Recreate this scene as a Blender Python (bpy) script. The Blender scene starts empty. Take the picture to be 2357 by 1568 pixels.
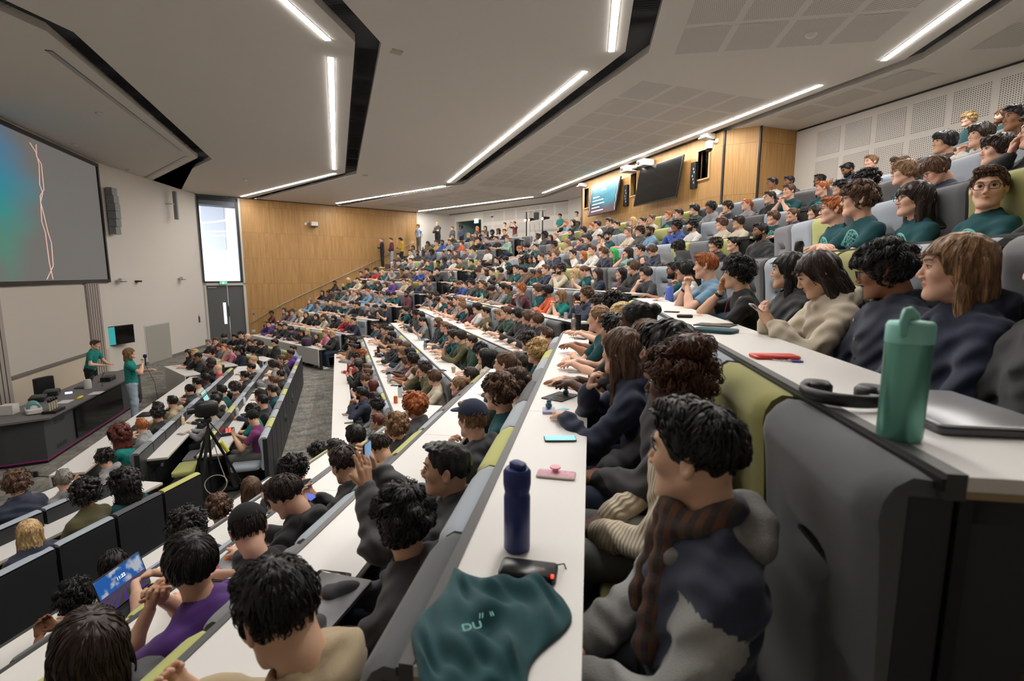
import bpy, math, random
import numpy as np
from mathutils import Vector, Matrix
from mathutils.bvhtree import BVHTree
sc = bpy.context.scene
COL = sc.collection
PI = math.pi
# ---------------------------------------------------------------- camera, light, exposure
FPX, PITCH, YAW, CZ = 1126.0, math.radians(7.75), math.radians(19.5), 3.33
cd = bpy.data.cameras.new('camera'); cam = bpy.data.objects.new('camera', cd); COL.objects.link(cam)
cd.sensor_width = 36.0; cd.lens = FPX / 2357 * 36.0; cd.clip_start = 0.05; cd.clip_end = 200
cam.location = (0, 0, CZ); cam.rotation_euler = (PI / 2 - PITCH, 0, -YAW)
cd.dof.use_dof = True; cd.dof.focus_distance = 6.5; cd.dof.aperture_fstop = 3.2
sc.camera = cam
w = bpy.data.worlds.new('overcast_sky'); sc.world = w; w.use_nodes = True
w.node_tree.nodes['Background'].inputs[0].default_value = (0.85, 0.92, 1.0, 1)
w.node_tree.nodes['Background'].inputs[1].default_value = 9.0
sc.view_settings.view_transform = 'Standard'; sc.view_settings.look = 'None'
sc.view_settings.gamma = 1; sc.view_settings.use_curve_mapping = False
sc.view_settings.exposure = 0.06
STRIP_POWER = 105.0
sc.cycles.max_bounces = 6; sc.cycles.diffuse_bounces = 4; sc.cycles.glossy_bounces = 2
sc.cycles.transmission_bounces = 4; sc.cycles.sample_clamp_indirect = 6
sc.cycles.caustics_reflective = False; sc.cycles.caustics_refractive = False
try: sc.cycles.use_denoising = True
except Exception: pass

# ---------------------------------------------------------------- pixel of the 2357x1568 frame -> place in the room
CAM = np.array([0, 0, CZ])
def ray(x, y):
    X = (x - 1178.5) / FPX; Y = -(y - 784.) / FPX; c, s = math.cos(PITCH), math.sin(PITCH)
    b, z = c + Y * s, -s + Y * c
    return np.array([X * math.cos(YAW) + b * math.sin(YAW), -X * math.sin(YAW) + b * math.cos(YAW), z])
def proj_(p):
    p = np.asarray(p, float) - CAM; x = p[0] * math.cos(YAW) - p[1] * math.sin(YAW); y = p[0] * math.sin(YAW) + p[1] * math.cos(YAW); c, s = math.cos(PITCH), math.sin(PITCH); f_ = y * c - p[2] * s
    return 1178.5 + FPX * x / f_, 784 - FPX * (y * s + p[2] * c) / f_
def atz(x, y, z): r = ray(x, y); return CAM + r * (z - CZ) / r[2]

# ---------------------------------------------------------------- banks of seating: unit u runs along a row, v runs backwards
UV = {'n': (np.array([.4772, .8788]), np.array([.8788, -.4772])), 'c': (np.array([0., 1.]), np.array([1., 0.])), 'f': (np.array([-.4772, .8788]), np.array([.8788, .4772]))}
RISE = .455
def D(b, n):
    if n <= 0: return {'n': {0: -5.60, -1: -6.42, -2: -7.3}, 'c': {0: -2.02, -1: -2.76, -2: -3.62}, 'f': {0: 5.75, -1: 4.65, -2: 3.55}}[b][n]
    return {'n': -.33 + .92 * (n - 5), 'c': .74 + .92 * (n - 2), 'f': 9.8 + .92 * (n - 3)}[b]
def FZ(n): return RISE * (n - 1) if n > 0 else 0.0
def urange(b, n):
    if n <= 0: return {'n': (-.5, 5.08), 'c': ({0: 7.85, -1: 7.95, -2: 7.7}[n], {0: 15.7, -1: 15.4, -2: 14.2}[n]), 'f': {0: (15.2, 17.6), -1: (15.1, 18.2), -2: (14.45, 16.4)}[n]}[b]
    return {'n': (.83, 6.38 + .235 * (n - 5)), 'c': (7.36 - .05 * max(0, n - 2) - .2 * max(0, n - 4), 17.05 + .254 * .92 * (n - 2)), 'f': (15.95 - .22 * (n - 2), 22.25 - .2 * (n - 1))}[b]
def W2(b, v, u): U, V = UV[b]; return U * u + V * v
BYAW = {b: math.atan2(-UV[b][1][1], -UV[b][1][0]) - PI / 2 for b in 'ncf'}   # rotation that turns local +Y towards the stage

# ---------------------------------------------------------------- mesh helpers
def link(o, parent=None):
    COL.objects.link(o)
    if parent is not None: o.parent = parent
    return o
def tag(o, label=None, cat=None, group=None, kind=None):
    if label: o['label'] = label
    if cat: o['category'] = cat
    if group: o['group'] = group
    if kind: o['kind'] = kind
    return o
def empty(name, loc=(0, 0, 0), rz=0., label=None, cat=None, group=None):
    o = bpy.data.objects.new(name, None); o.location = loc; o.rotation_euler = (0, 0, rz); o.empty_display_size = .1
    return tag(link(o), label, cat, group)
def copy_tree(o, parent=None):
    c = o.copy(); COL.objects.link(c)
    if parent is not None: c.parent = parent
    for ch in list(o.children): copy_tree(ch, c)
    return c
class MB:
    def __init__(s): s.v = []; s.f = []; s.m = []; s.n = 0
    def add(s, V, F, mi=0):
        V = np.asarray(V, float).reshape(-1, 3)
        s.v.append(V); s.f += [[i + s.n for i in q] for q in F]
        s.m += [mi] * len(F) if isinstance(mi, int) else list(mi); s.n += len(V); return s
    def box(s, x0, x1, y0, y1, z0, z1, mi=0, T=None):
        V = np.array([(x, y, z) for x in (x0, x1) for y in (y0, y1) for z in (z0, z1)], float)
        if T is not None: V = xf(T, V)
        return s.add(V, [(0, 1, 3, 2), (4, 6, 7, 5), (0, 4, 5, 1), (2, 3, 7, 6), (0, 2, 6, 4), (1, 5, 7, 3)], mi)
    def rbox(s, x0, x1, y0, y1, z0, z1, r, mi=0, T=None, n=3):      # box with rounded vertical edges and softened rims
        pts = []
        for cx, cy, a0 in ((x1 - r, y1 - r, 0), (x0 + r, y1 - r, 90), (x0 + r, y0 + r, 180), (x1 - r, y0 + r, 270)):
            for k in range(n + 1):
                a = math.radians(a0 + 90 * k / n); pts.append((cx + r * math.cos(a), cy + r * math.sin(a)))
        e = min(r, (z1 - z0) / 2) * .35; c = np.array([(x0 + x1) / 2, (y0 + y1) / 2]); pts = np.array(pts)
        sh = lambda k: c + (pts - c) * (1 - e / max(.001, min(x1 - x0, y1 - y0) / 2) * k)
        L = [(sh(1), z0), (pts, z0 + e), (pts, z1 - e), (sh(1), z1)]
        V = np.array([(p[0], p[1], z) for q, z in L for p in q]); N = len(pts)
        if T is not None: V = xf(T, V)
        F = [(a * N + i, a * N + (i + 1) % N, (a + 1) * N + (i + 1) % N, (a + 1) * N + i) for a in range(3) for i in range(N)]
        F += [tuple(reversed(range(N))), tuple(range(3 * N, 4 * N))]
        return s.add(V, F, mi)
    def tube(s, P, R, n=8, mi=0, cap=True, flat=1.0):
        P = np.asarray(P, float); R = np.broadcast_to(np.asarray(R, float), (len(P),)); up = np.array([0, 0, 1.])
        t = np.gradient(P, axis=0); t /= np.linalg.norm(t, axis=1)[:, None] + 1e-12
        a = np.cross(t[0], up if abs(t[0][2]) < .9 else np.array([1., 0, 0])); a /= np.linalg.norm(a); V = []
        for i in range(len(P)):
            a = a - t[i] * np.dot(a, t[i]); a /= np.linalg.norm(a) + 1e-12; b = np.cross(t[i], a)
            for k in range(n):
                th = 2 * PI * k / n; V.append(P[i] + R[i] * (math.cos(th) * a + flat * math.sin(th) * b))
        F = [(i * n + k, i * n + (k + 1) % n, (i + 1) * n + (k + 1) % n, (i + 1) * n + k) for i in range(len(P) - 1) for k in range(n)]
        if cap: F += [tuple(reversed(range(n))), tuple(range((len(P) - 1) * n, len(P) * n))]
        return s.add(V, F, mi)
    def lathe(s, prof, n=24, c=(0, 0, 0), mi=0, T=None):
        V = [(c[0] + r * math.cos(2 * PI * k / n), c[1] + r * math.sin(2 * PI * k / n), c[2] + z) for r, z in prof for k in range(n)]
        F = [(i * n + k, i * n + (k + 1) % n, (i + 1) * n + (k + 1) % n, (i + 1) * n + k) for i in range(len(prof) - 1) for k in range(n)]
        F += [tuple(reversed(range(n))), tuple(range((len(prof) - 1) * n, len(prof) * n))]
        V = np.array(V)
        if T is not None: V = xf(T, V)
        return s.add(V, F, mi)
    def prism(s, pts, z0, z1, mi=0):
        N = len(pts); V = [(p[0], p[1], z0) for p in pts] + [(p[0], p[1], z1) for p in pts]
        return s.add(V, [tuple(reversed(range(N))), tuple(range(N, 2 * N))] + [(i, (i + 1) % N, N + (i + 1) % N, N + i) for i in range(N)], mi)
    def mesh(s, name, smooth=True, mats=(), flip=False):
        me = bpy.data.meshes.new(name); V = np.vstack(s.v) if s.v else np.zeros((0, 3))
        me.from_pydata(V.tolist(), [], s.f)
        for m_ in mats: me.materials.append(m_)
        if s.m: me.polygons.foreach_set('material_index', np.array(s.m, dtype=np.int32))
        me.polygons.foreach_set('use_smooth', np.full(len(me.polygons), bool(smooth)))
        me.update(); return me
    def obj(s, name, mats, parent=None, smooth=False, sharp=None):
        if not isinstance(mats, (list, tuple)): mats = [mats]
        me = s.mesh(name, smooth or sharp is not None, mats)
        if sharp is not None:
            try: me.set_sharp_from_angle(angle=math.radians(sharp))
            except Exception: pass
        return link(bpy.data.objects.new(name, me), parent)
def xf(T, V): T = np.asarray(T, float); return np.asarray(V) @ T[:3, :3].T + T[:3, 3]
def TM(loc=(0, 0, 0), rz=0., rx=0., ry=0.): return np.array(Matrix.Translation(Vector([float(q) for q in loc])) @ Matrix.Rotation(rz, 4, 'Z') @ Matrix.Rotation(ry, 4, 'Y') @ Matrix.Rotation(rx, 4, 'X'))
def nrm(a): a = np.asarray(a, float); return a / (np.linalg.norm(a) + 1e-12)

# ---------------------------------------------------------------- materials
def lin(c): return tuple(((x / 255) / 12.92 if x / 255 <= .04045 else ((x / 255 + .055) / 1.055) ** 2.4) for x in c)
MC = {}
def mat(name, rgb, rough=.6, metal=0., bump=0., bscale=200., emit=0., var=0., vscale=8., spec=.5, trans=0., stretch=None, sheen=0., ecol=None):
    if name in MC: return MC[name]
    m = bpy.data.materials.new(name); m.use_nodes = True; nt = m.node_tree; b = nt.nodes['Principled BSDF']
    c = lin(rgb); b.inputs['Base Color'].default_value = (*c, 1); b.inputs['Roughness'].default_value = rough
    b.inputs['Metallic'].default_value = metal; b.inputs['Specular IOR Level'].default_value = spec
    if trans: b.inputs['Transmission Weight'].default_value = trans
    if sheen: b.inputs['Sheen Weight'].default_value = sheen
    if emit: b.inputs['Emission Strength'].default_value = emit; b.inputs['Emission Color'].default_value = (*(ecol or c), 1)
    if bump or var:
        tc = nt.nodes.new('ShaderNodeTexCoord'); mp = nt.nodes.new('ShaderNodeMapping'); nt.links.new(tc.outputs['Object'], mp.inputs[0])
        if stretch: mp.inputs['Scale'].default_value = stretch
    if var:
        n = nt.nodes.new('ShaderNodeTexNoise'); n.inputs['Scale'].default_value = vscale; n.inputs['Detail'].default_value = 3; nt.links.new(mp.outputs[0], n.inputs['Vector'])
        mx = nt.nodes.new('ShaderNodeMix'); mx.data_type = 'RGBA'
        mx.inputs[6].default_value = (*[q * (1 - var) for q in c], 1); mx.inputs[7].default_value = (*[min(1, q * (1 + var)) for q in c], 1)
        nt.links.new(n.outputs['Fac'], mx.inputs[0]); nt.links.new(mx.outputs[2], b.inputs['Base Color'])
    if bump:
        n = nt.nodes.new('ShaderNodeTexNoise'); n.inputs['Scale'].default_value = bscale; n.inputs['Detail'].default_value = 2; nt.links.new(mp.outputs[0], n.inputs['Vector'])
        bp = nt.nodes.new('ShaderNodeBump'); bp.inputs['Strength'].default_value = bump; bp.inputs['Distance'].default_value = .004
        nt.links.new(n.outputs['Fac'], bp.inputs['Height']); nt.links.new(bp.outputs[0], b.inputs['Normal'])
    MC[name] = m; return m
class NT:                                                         # small node-graph writer
    def __init__(s, name, rough=.7):
        s.m = bpy.data.materials.new(name); s.m.use_nodes = True; s.t = s.m.node_tree; s.b = s.t.nodes['Principled BSDF']; s.b.inputs['Roughness'].default_value = rough
        s.obj = s.t.nodes.new('ShaderNodeTexCoord').outputs['Object']; MC[name] = s.m
    def n(s, typ, ins=(), **kw):
        x = s.t.nodes.new('ShaderNode' + typ)
        for k, v in kw.items(): setattr(x, k, v)
        for k, v in (ins.items() if isinstance(ins, dict) else enumerate(ins)):
            if v is None: continue
            if hasattr(v, 'links'): s.t.links.new(v, x.inputs[k])
            else: x.inputs[k].default_value = v
        return x
    def math(s, op, a, b=None): return s.n('Math', (a, b), operation=op).outputs[0]
    def vec(s, op, a, b=None): return s.n('VectorMath', (a, b), operation=op).outputs[0]
    def sep(s, v): return s.n('SeparateXYZ', (v,)).outputs
    def comb(s, x, y, z): return s.n('CombineXYZ', (x, y, z)).outputs[0]
    def mix(s, f, a, b):
        x = s.n('Mix', data_type='RGBA')
        for k, v in ((0, f), (6, a), (7, b)):
            if hasattr(v, 'links'): s.t.links.new(v, x.inputs[k])
            else: x.inputs[k].default_value = v if k == 0 else (*lin(v), 1)
        return x.outputs[2]
    def noise(s, v, scale, detail=3): return s.n('TexNoise', {'Vector': v, 'Scale': scale, 'Detail': detail}).outputs['Fac']
    def ramp(s, f, a, b): return s.n('MapRange', (f, a, b, 0., 1.)).outputs[0]
    def color(s, c): s.t.links.new(c, s.b.inputs['Base Color']); return s
    def bump(s, h, st=.3, dist=.005): x = s.n('Bump', {'Strength': st, 'Distance': dist, 'Height': h}); s.t.links.new(x.outputs[0], s.b.inputs['Normal']); return s
def LM(a): return (*lin(a), 1)

M_white = mat('white_laminate', (220, 217, 213), .38, spec=.4)
M_edge = mat('plywood_edge', (150, 128, 96), .6)
M_dark = mat('charcoal_metal', (38, 40, 43), .5)
M_black = mat('black_plastic', (16, 17, 19), .42)
M_strip = mat('grey_desk_channel', (70, 70, 70), .45, metal=.3)
M_plaster = mat('white_plaster', (206, 200, 192), .9, bump=.05, bscale=60)
M_ceil = mat('ceiling_paint', (214, 209, 203), .92)
M_slot = mat('dark_ceiling_recess', (48, 50, 55), .8)
M_steel = mat('brushed_steel', (170, 168, 162), .3, metal=.9)
M_glass = mat('window_glass', (240, 245, 248), .03, trans=1.0)
M_screen_off = mat('switched_off_screen', (12, 11, 11), .12, spec=.6)
SEATC = {'l': mat('seat_fabric_light_grey', (158, 166, 176), .92, bump=.25, bscale=700, sheen=.2), 'g': mat('seat_fabric_grey', (116, 116, 120), .92, bump=.25, bscale=700, sheen=.2),
         'd': mat('seat_fabric_dark_grey', (84, 85, 88), .92, bump=.25, bscale=700, sheen=.2), 'y': mat('seat_fabric_lime', (182, 184, 112), .92, bump=.25, bscale=700, sheen=.2),
         'o': mat('seat_fabric_olive', (150, 147, 88), .92, bump=.25, bscale=700, sheen=.2)}
SEATN = {'l': 'light grey', 'g': 'mid grey', 'd': 'dark grey', 'y': 'lime green', 'o': 'olive green'}

def m_carpet():
    s = NT('mottled_carpet', .95); o = s.obj; a = s.noise(s.vec('MULTIPLY', o, (1., 1.5, 1.)), 2.6, 6); b = s.noise(s.vec('MULTIPLY', o, (14., 5., 9.)), 1.3, 4)
    xy = s.sep(o); q = s.n('TexBrick', {'Vector': o, 'Color1': (.35, .35, .35, 1), 'Color2': (.65, .65, .65, 1), 'Mortar': (.5, .5, .5, 1), 'Scale': 1.0, 'Mortar Size': 0.0, 'Brick Width': 1.0, 'Row Height': .25}).outputs[0]
    f = s.math('ADD', s.math('MULTIPLY', a, .55), s.math('ADD', s.math('MULTIPLY', b, .45), s.math('MULTIPLY', s.math('SUBTRACT', s.sep(q)[0], .5), .2)))
    c = s.mix(s.ramp(f, .38, .66), (88, 88, 87), (152, 147, 137)); c2 = s.mix(s.math('MULTIPLY', s.ramp(s.noise(o, 1.3, 3), .5, .7), .4), c, (112, 98, 78))
    s.color(c2).bump(s.noise(o, 300, 2), .4); return s.m
def m_wood():
    s = NT('oak_veneer', .5); o = s.obj; x, y, z = s.sep(o)
    px = s.math('FLOOR', s.math('DIVIDE', x, .62)); pz = s.math('FLOOR', s.math('DIVIDE', s.math('ADD', z, .77), 1.21))
    r = s.n('TexWhiteNoise', {'Vector': s.comb(px, pz, 0.)}).outputs['Value']
    g = s.noise(s.vec('ADD', s.vec('MULTIPLY', o, (34., 34., 1.1)), s.comb(s.math('MULTIPLY', r, 40.), 0., s.math('MULTIPLY', r, 9.))), 1., 5)
    g2 = s.noise(s.vec('ADD', s.vec('MULTIPLY', o, (7., 7., .5)), s.comb(s.math('MULTIPLY', r, 17.), 0., 0.)), 1., 3)
    c = s.mix(s.ramp(s.math('ADD', s.math('MULTIPLY', g, .6), s.math('MULTIPLY', g2, .4)), .35, .65), (146, 106, 58), (186, 144, 88))
    c = s.mix(s.math('MULTIPLY', r, .35), c, (160, 120, 70))
    sx = s.math('LESS_THAN', s.math('FRACT', s.math('DIVIDE', x, 1.24)), .006); sz = s.math('LESS_THAN', s.math('FRACT', s.math('DIVIDE', s.math('ADD', z, .77), 1.21)), .006)
    c = s.mix(s.math('MULTIPLY', s.math('MAXIMUM', sx, sz), .75), c, (70, 50, 30)); s.color(c); return s.m
def m_perf(name, base, hole, pitch, rad, ax=(0, 1)):
    s = NT(name, .9); v = s.sep(s.vec('MULTIPLY', s.obj, (1 / pitch,) * 3)); a = s.math('SUBTRACT', s.math('FRACT', v[ax[0]]), .5); b = s.math('SUBTRACT', s.math('FRACT', v[ax[1]]), .5)
    d = s.math('SQRT', s.math('ADD', s.math('MULTIPLY', a, a), s.math('MULTIPLY', b, b)))
    s.color(s.mix(s.math('LESS_THAN', d, rad), base, hole)); return s.m
M_carpet, M_wood = m_carpet(), m_wood()
M_perfc = m_perf('perforated_ceiling_tile', (205, 200, 194), (110, 107, 103), .034, .2)
M_perfw = m_perf('perforated_wall_tile', (206, 200, 192), (60, 56, 52), .036, .24, (0, 2))
# ================================================================ THE ROOM
H = 6.85
def wall(name, p, q, z0, z1, m, th=.2, side=1, holes=(), base=None):
    """upright slab between two floor points; local x runs along the wall, so textures follow it. holes: (x0,x1,z0,z1)"""
    p = np.array(p, float); q = np.array(q, float); L = np.linalg.norm(q - p); a = math.atan2(q[1] - p[1], q[0] - p[0])
    mb = MB(); xs = sorted({0., L, *[h for k in holes for h in k[:2]]}); zs = sorted({z0, z1, *[h for k in holes for h in k[2:]]})
    y0, y1 = (0, th) if side > 0 else (-th, 0)
    for i in range(len(xs) - 1):
        for j in range(len(zs) - 1):
            cx, cz = (xs[i] + xs[i + 1]) / 2, (zs[j] + zs[j + 1]) / 2
            if any(h[0] < cx < h[1] and h[2] < cz < h[3] for h in holes): continue
            mb.box(xs[i], xs[i + 1], y0, y1, zs[j], zs[j + 1])
    o = mb.obj(name, m); o.location = (p[0], p[1], 0); o.rotation_euler = (0, 0, a); return tag(o, kind='structure')
A_far = math.radians(72.5); dF = np.array([math.sin(A_far), math.cos(A_far)])
CF = np.array([-5.8, 25.8]); CF2 = CF + dF * 10.75
FRONTX = -7.05
# front wall (behind the stage), its angled return, the side wall with door, window and oak panelling
wall('wall_front', (FRONTX, 1.0), (FRONTX, 19.6), 0, H, M_plaster)
pA = np.array([FRONTX, 19.6]); wall('wall_front_return', pA, CF, 0, H, M_plaster)
wallL = np.linalg.norm(CF2 - CF)
wall('wall_side_door', CF, CF + dF * 1.75, 0, H, M_plaster, side=1, holes=[(.06, 1.62, 2.98, 6.72), (.12, 1.66, 0, 2.8)])
wall('wall_side_oak', CF + dF * 1.75, CF2, 0, H, M_wood)
tagw = MB().box(0, .05, -.02, .2, 0, H).obj('trim_2', M_plaster); tagw.location = (*CF2, 0); tagw.rotation_euler = (0, 0, PI / 2 - A_far); tag(tagw, kind='structure')
# back walls
VF = UV['f'][1]; UF = UV['f'][0]
bk0 = W2('f', 19.83, 22.9); bk1 = W2('f', 19.83, 14.2)
wall('wall_back_recess', CF2, bk0 + np.array([.0, .0]), 0, H, M_plaster)
dr0, dr1 = 22.3, 20.2                                            # doorway to the lobby
wall('wall_back_far', bk0, bk1, 0, H, M_plaster, holes=[(22.9 - dr0, 22.9 - dr1, 0, 6.38)])
lob = MB(); LC = mat('lobby_teal_paint', (150, 178, 176), .8)
def along(v, u): return W2('f', v, u)
for (a, b) in (((19.83, 22.35), (22.6, 22.35)), ((22.6, 22.35), (22.6, 20.1)), ((22.6, 20.1), (19.83, 20.1))):
    P, Q = along(*a), along(*b); lob.add([(*P, 4.2), (*Q, 4.2), (*Q, 6.6), (*P, 6.6)], [(0, 1, 2, 3)])
lob.add([(*along(19.83, 22.35), 6.5), (*along(22.6, 22.35), 6.5), (*along(22.6, 20.1), 6.5), (*along(19.83, 20.1), 6.5)], [(0, 1, 2, 3)])
tag(lob.obj('wall_lobby', LC), kind='structure')
wall('wall_back_mid', bk1, (10.9, 18.3), 0, H, M_plaster)
wall('wall_back', (10.9, 18.3), (10.9, -6.5), 0, H, M_plaster)
wall('wall_near_side', (10.9, -6.4), (-7.05, -.9), 0, H, M_plaster)
wall('wall_front_near', (-7.05, -.9), (-7.05, 1.0), 0, H, M_plaster)
# perforated panels on the back walls
pw = MB()
for r in range(3):
    for k in range(22):
        y1 = 9.05 - k * .685; pw.box(-y1, -y1 + .585, -.006, 0, 6.09 - r * .69, 6.66 - r * .69)
o = pw.obj('wall_back_acoustic_panels', M_perfw); o.location = (10.9, 0, 0); o.rotation_euler = (0, 0, -PI / 2); tag(o, kind='structure')
pw = MB()
for r in range(3):
    for k in range(7): pw.box(2.85 + k * .85, 2.85 + k * .85 + .7, -.008, 0, 6.2 - r * .72, 6.72 - r * .72) if not (k == 0 and r == 9) else None
pw.box(.08, .5, -.008, 0, 5.7, 6.6)
M_perfl = mat('white_acoustic_board', (190, 184, 178), .9)
o = pw.obj('wall_far_acoustic_panels', M_perfl); o.location = (*bk0, 0); dd = bk1 - bk0; o.rotation_euler = (0, 0, math.atan2(dd[1], dd[0])); tag(o, kind='structure')
# projection booth clad in oak, a box standing out of the back wall
BX = 9.2
booth = [(BX, 17.75), (BX, 10.2), (9.75, 9.62), (10.9, 9.62), (10.9, 17.75)]
slits = [(17.52, 17.14, 5.86, 6.58), (14.30, 13.96, 5.86, 6.54), (11.12, 10.7, 5.82, 6.54)]
wall('wall_booth_front', booth[1], booth[0], 0, H, M_wood, side=-1, holes=[(b - 10.2, a - 10.2, z0, z1) for a, b, z0, z1 in slits])
wall('wall_booth_corner', booth[2], booth[1], 0, H, M_wood, side=-1, th=.05)
wall('wall_booth_side', booth[3], booth[2], 0, H, M_wood, side=-1, th=.05)
wall('wall_booth_far_side', booth[0], booth[4], 0, H, M_wood, side=-1, th=.05)
tr = MB(); tr.box(BX - .012, BX + .02, 10.17, 10.23, 3, H); tr.box(9.73, 9.77, 9.59, 9.65, 3, H); tag(tr.obj('trim_3', M_black), kind='structure')
M_oakframe = mat('pale_oak_frame', (196, 160, 116), .5)
for k, (a, b, z0, z1) in enumerate(slits):
    fr = MB(); t = .035
    fr.box(BX - .03, BX + .1, b - t, b, z0 - t, z1 + t); fr.box(BX - .03, BX + .1, a, a + t, z0 - t, z1 + t)
    fr.box(BX - .03, BX + .1, b, a, z0 - t, z0); fr.box(BX - .03, BX + .1, b, a, z1, z1 + t)
    f = fr.obj('window_%d' % (k + 2), M_oakframe); tag(f, kind='structure')
    MB().box(BX + .12, BX + .13, b, a, z0, z1).obj('glass_pane', M_glass, f)
    MB().box(BX + .21, BX + .3, b - .1, a + .1, z0 - .1, z1 + .1).obj('dark_room_behind', M_slot, f)
# ---------------- ceiling: plates between dark slots that bend with the three banks
def pl(x, yn, yf, ext=12):                                       # polyline bending near/far
    un, uf = UV['n'][0], UV['f'][0]
    return [np.array([x, yn]) - un * ext, np.array([x, yn]), np.array([x, yf]), np.array([x, yf]) + uf * ext]
SL = [(-3.85, -3.49, 9.45, 17.95), (.42, .80, 8.3, 18.85), (4.5, 4.88, 7.2, 19.5), (9.02, 9.3, 5.9, 21.5)]
edges = [[np.array([-9., -12]), np.array([-9., 9]), np.array([-9., 18]), np.array([-9., 34])]]
for x0, x1, yn, yf in SL: edges += [pl(x0, yn + .08, yf - .08), pl(x1, yn - .015, yf + .015)]
edges += [[np.array([16., -18]), np.array([16., 5]), np.array([16., 22]), np.array([16., 34])]]
cm = MB()
for k in range(0, len(edges), 2):
    A, B = edges[k], edges[k + 1]
    for i in range(3): cm.add([(*A[i], H), (*A[i + 1], H), (*B[i + 1], H), (*B[i], H)], [(0, 1, 2, 3)])
    # returns up into the slots
    for E_ in ([B] if k == 0 else [A] if k == len(edges) - 2 else [A, B]):
        for i in range(3): cm.add([(*E_[i], H), (*E_[i + 1], H), (*E_[i + 1], H + .12), (*E_[i], H + .12)], [(0, 1, 2, 3)])
tag(cm.obj('ceiling', M_ceil), kind='structure')
sm = MB(); lv = MB()
for x0, x1, yn, yf in SL:
    A, B = pl(x0, yn + .08, yf - .08), pl(x1, yn - .015, yf + .015)
    for i in range(3): sm.add([(*A[i], H + .12), (*A[i + 1], H + .12), (*B[i + 1], H + .12), (*B[i], H + .12)], [(0, 1, 2, 3)])
    for i in range(3):                                            # louvred air grilles inside the slot
        d = nrm(A[i + 1] - A[i]); L = np.linalg.norm(A[i + 1] - A[i]); s0 = .5 if i else 6.
        nrmv = np.array([d[1], -d[0]]) * ((x1 - x0) * .8)
        s = s0
        while s < L - .5 and s < s0 + 11.5:
            if (s - s0) % 1.3 < 1.18:
                p = A[i] + d * s + np.array([d[1], -d[0]]) * (x1 - x0) * .1 if True else 0
                q = p + nrmv; lv.add([(*p, H + .05), (*q, H + .05), (*(q + d * .034), H + .065), (*(p + d * .034), H + .065)], [(0, 1, 2, 3)])
            s += .06
tag(sm.obj('ceiling_slot_backs', M_slot), kind='structure')
tag(lv.obj('ceiling_slot_louvres', mat('louvre_grey', (74, 77, 82), .6)), kind='structure')
roof = MB().box(-9, 16, -18, 34, H + .3, H + .4).obj('ceiling_slab', M_slot); tag(roof, kind='structure')
# perforated ceiling tiles in the rear plate
pc = MB()
def tiles(o, U, V, nu, nv, su=.86, sv=.66, gu=.1, gv=.1):
    for i in range(nu):
        for j in range(nv):
            p = o + U * i * (su + gu) + V * j * (sv + gv)
            c = [p, p + U * su, p + U * su + V * sv, p + V * sv]; pc.add([(*q, H - .004) for q in c], [(3, 2, 1, 0)])
tiles(np.array([5.45, 8.2]), np.array([0, 1.]), np.array([1., 0]), 12, 4)
tiles(np.array([5.3, 7.1]) + 0, -UV['n'][0], UV['n'][1], 5, 4)
tiles(np.array([5.5, 20.6]), UV['f'][0], UV['f'][1], 7, 4)
tiles(np.array([9.6, 5.4]), -UV['n'][0], UV['n'][1], 5, 1); tiles(np.array([9.5, 6.2]), np.array([0, 1.]), np.array([1., 0]), 3, 1)
tag(pc.obj('ceiling_acoustic_tiles', M_perfc), kind='structure')
# ---------------- linear lights
M_led = mat('led_diffuser', (255, 255, 255), .5, emit=STRIP_POWER, ecol=(1.0, .96, .91))
M_alu = mat('light_housing', (205, 200, 195), .5)
def strip(p, q, label, wdt=.085):
    p, q = np.array(p, float), np.array(q, float); d = nrm(q - p); L = np.linalg.norm(q - p)
    t = empty('ceiling_light', (*((p + q) / 2), H), math.atan2(d[1], d[0]), label, 'ceiling light', 'linear ceiling lights')
    MB().box(-L / 2 - .02, L / 2 + .02, -wdt / 2 - .012, wdt / 2 + .012, -.004, .05).obj('housing', M_alu, t)
    MB().box(-L / 2, L / 2, -wdt / 2, wdt / 2, -.009, -.0045).obj('diffuser', M_led, t)
nd, fd = -UV['n'][0], UV['f'][0]
strip((.06, 9.07), (.06, 18.27), 'straight middle ceiling light over the front rows')
strip(np.array([.03, 8.45]), np.array([.03, 8.45]) + nd * 6.5, 'top left ceiling light running out of the frame above the camera')
strip((.09, 18.96), (-3.96, 25.87), 'front ceiling light that ends beside the tall window')
strip((4.25, 8.17), (4.22, 19.25), 'long middle ceiling light over the rows halfway up')
strip((4.28, 7.34), np.array([4.28, 7.34]) + nd * 6.5, 'ceiling light running straight up out of the top of the picture')
strip((4.25, 20.12), (.14, 26.77), 'ceiling light that ends above the white sensor box on the oak wall')
strip((8.72, 7.25), (8.66, 20.37), 'ceiling light running along the front of the oak booth')
strip((8.72, 6.12), np.array([8.72, 6.12]) + nd * 6.5, 'ceiling light at the top right corner of the picture')
strip((8.64, 21.54), (4.51, 28.5), 'rearmost ceiling light above the standing students')
M_ledoff = mat('unlit_diffuser', (150, 150, 148), .4)
for p, q, l in (((-4.16, 10.29), (-4.12, 17.1), 'unlit ceiling light slot above the lectern'), ((-4.12, 17.78), (-6.5, 22.1), 'short unlit ceiling light slot beside the front slot')):
    p, q = np.array(p), np.array(q); d = nrm(q - p); L = np.linalg.norm(q - p)
    t = empty('ceiling_light', (*((p + q) / 2), H), math.atan2(d[1], d[0]), l, 'ceiling light')
    MB().box(-L / 2, L / 2, -.05, .05, -.006, .04).obj('housing', M_strip, t); MB().box(-L / 2 + .02, L / 2 - .02, -.04, .04, -.01, -.0065).obj('diffuser', M_ledoff, t)
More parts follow.
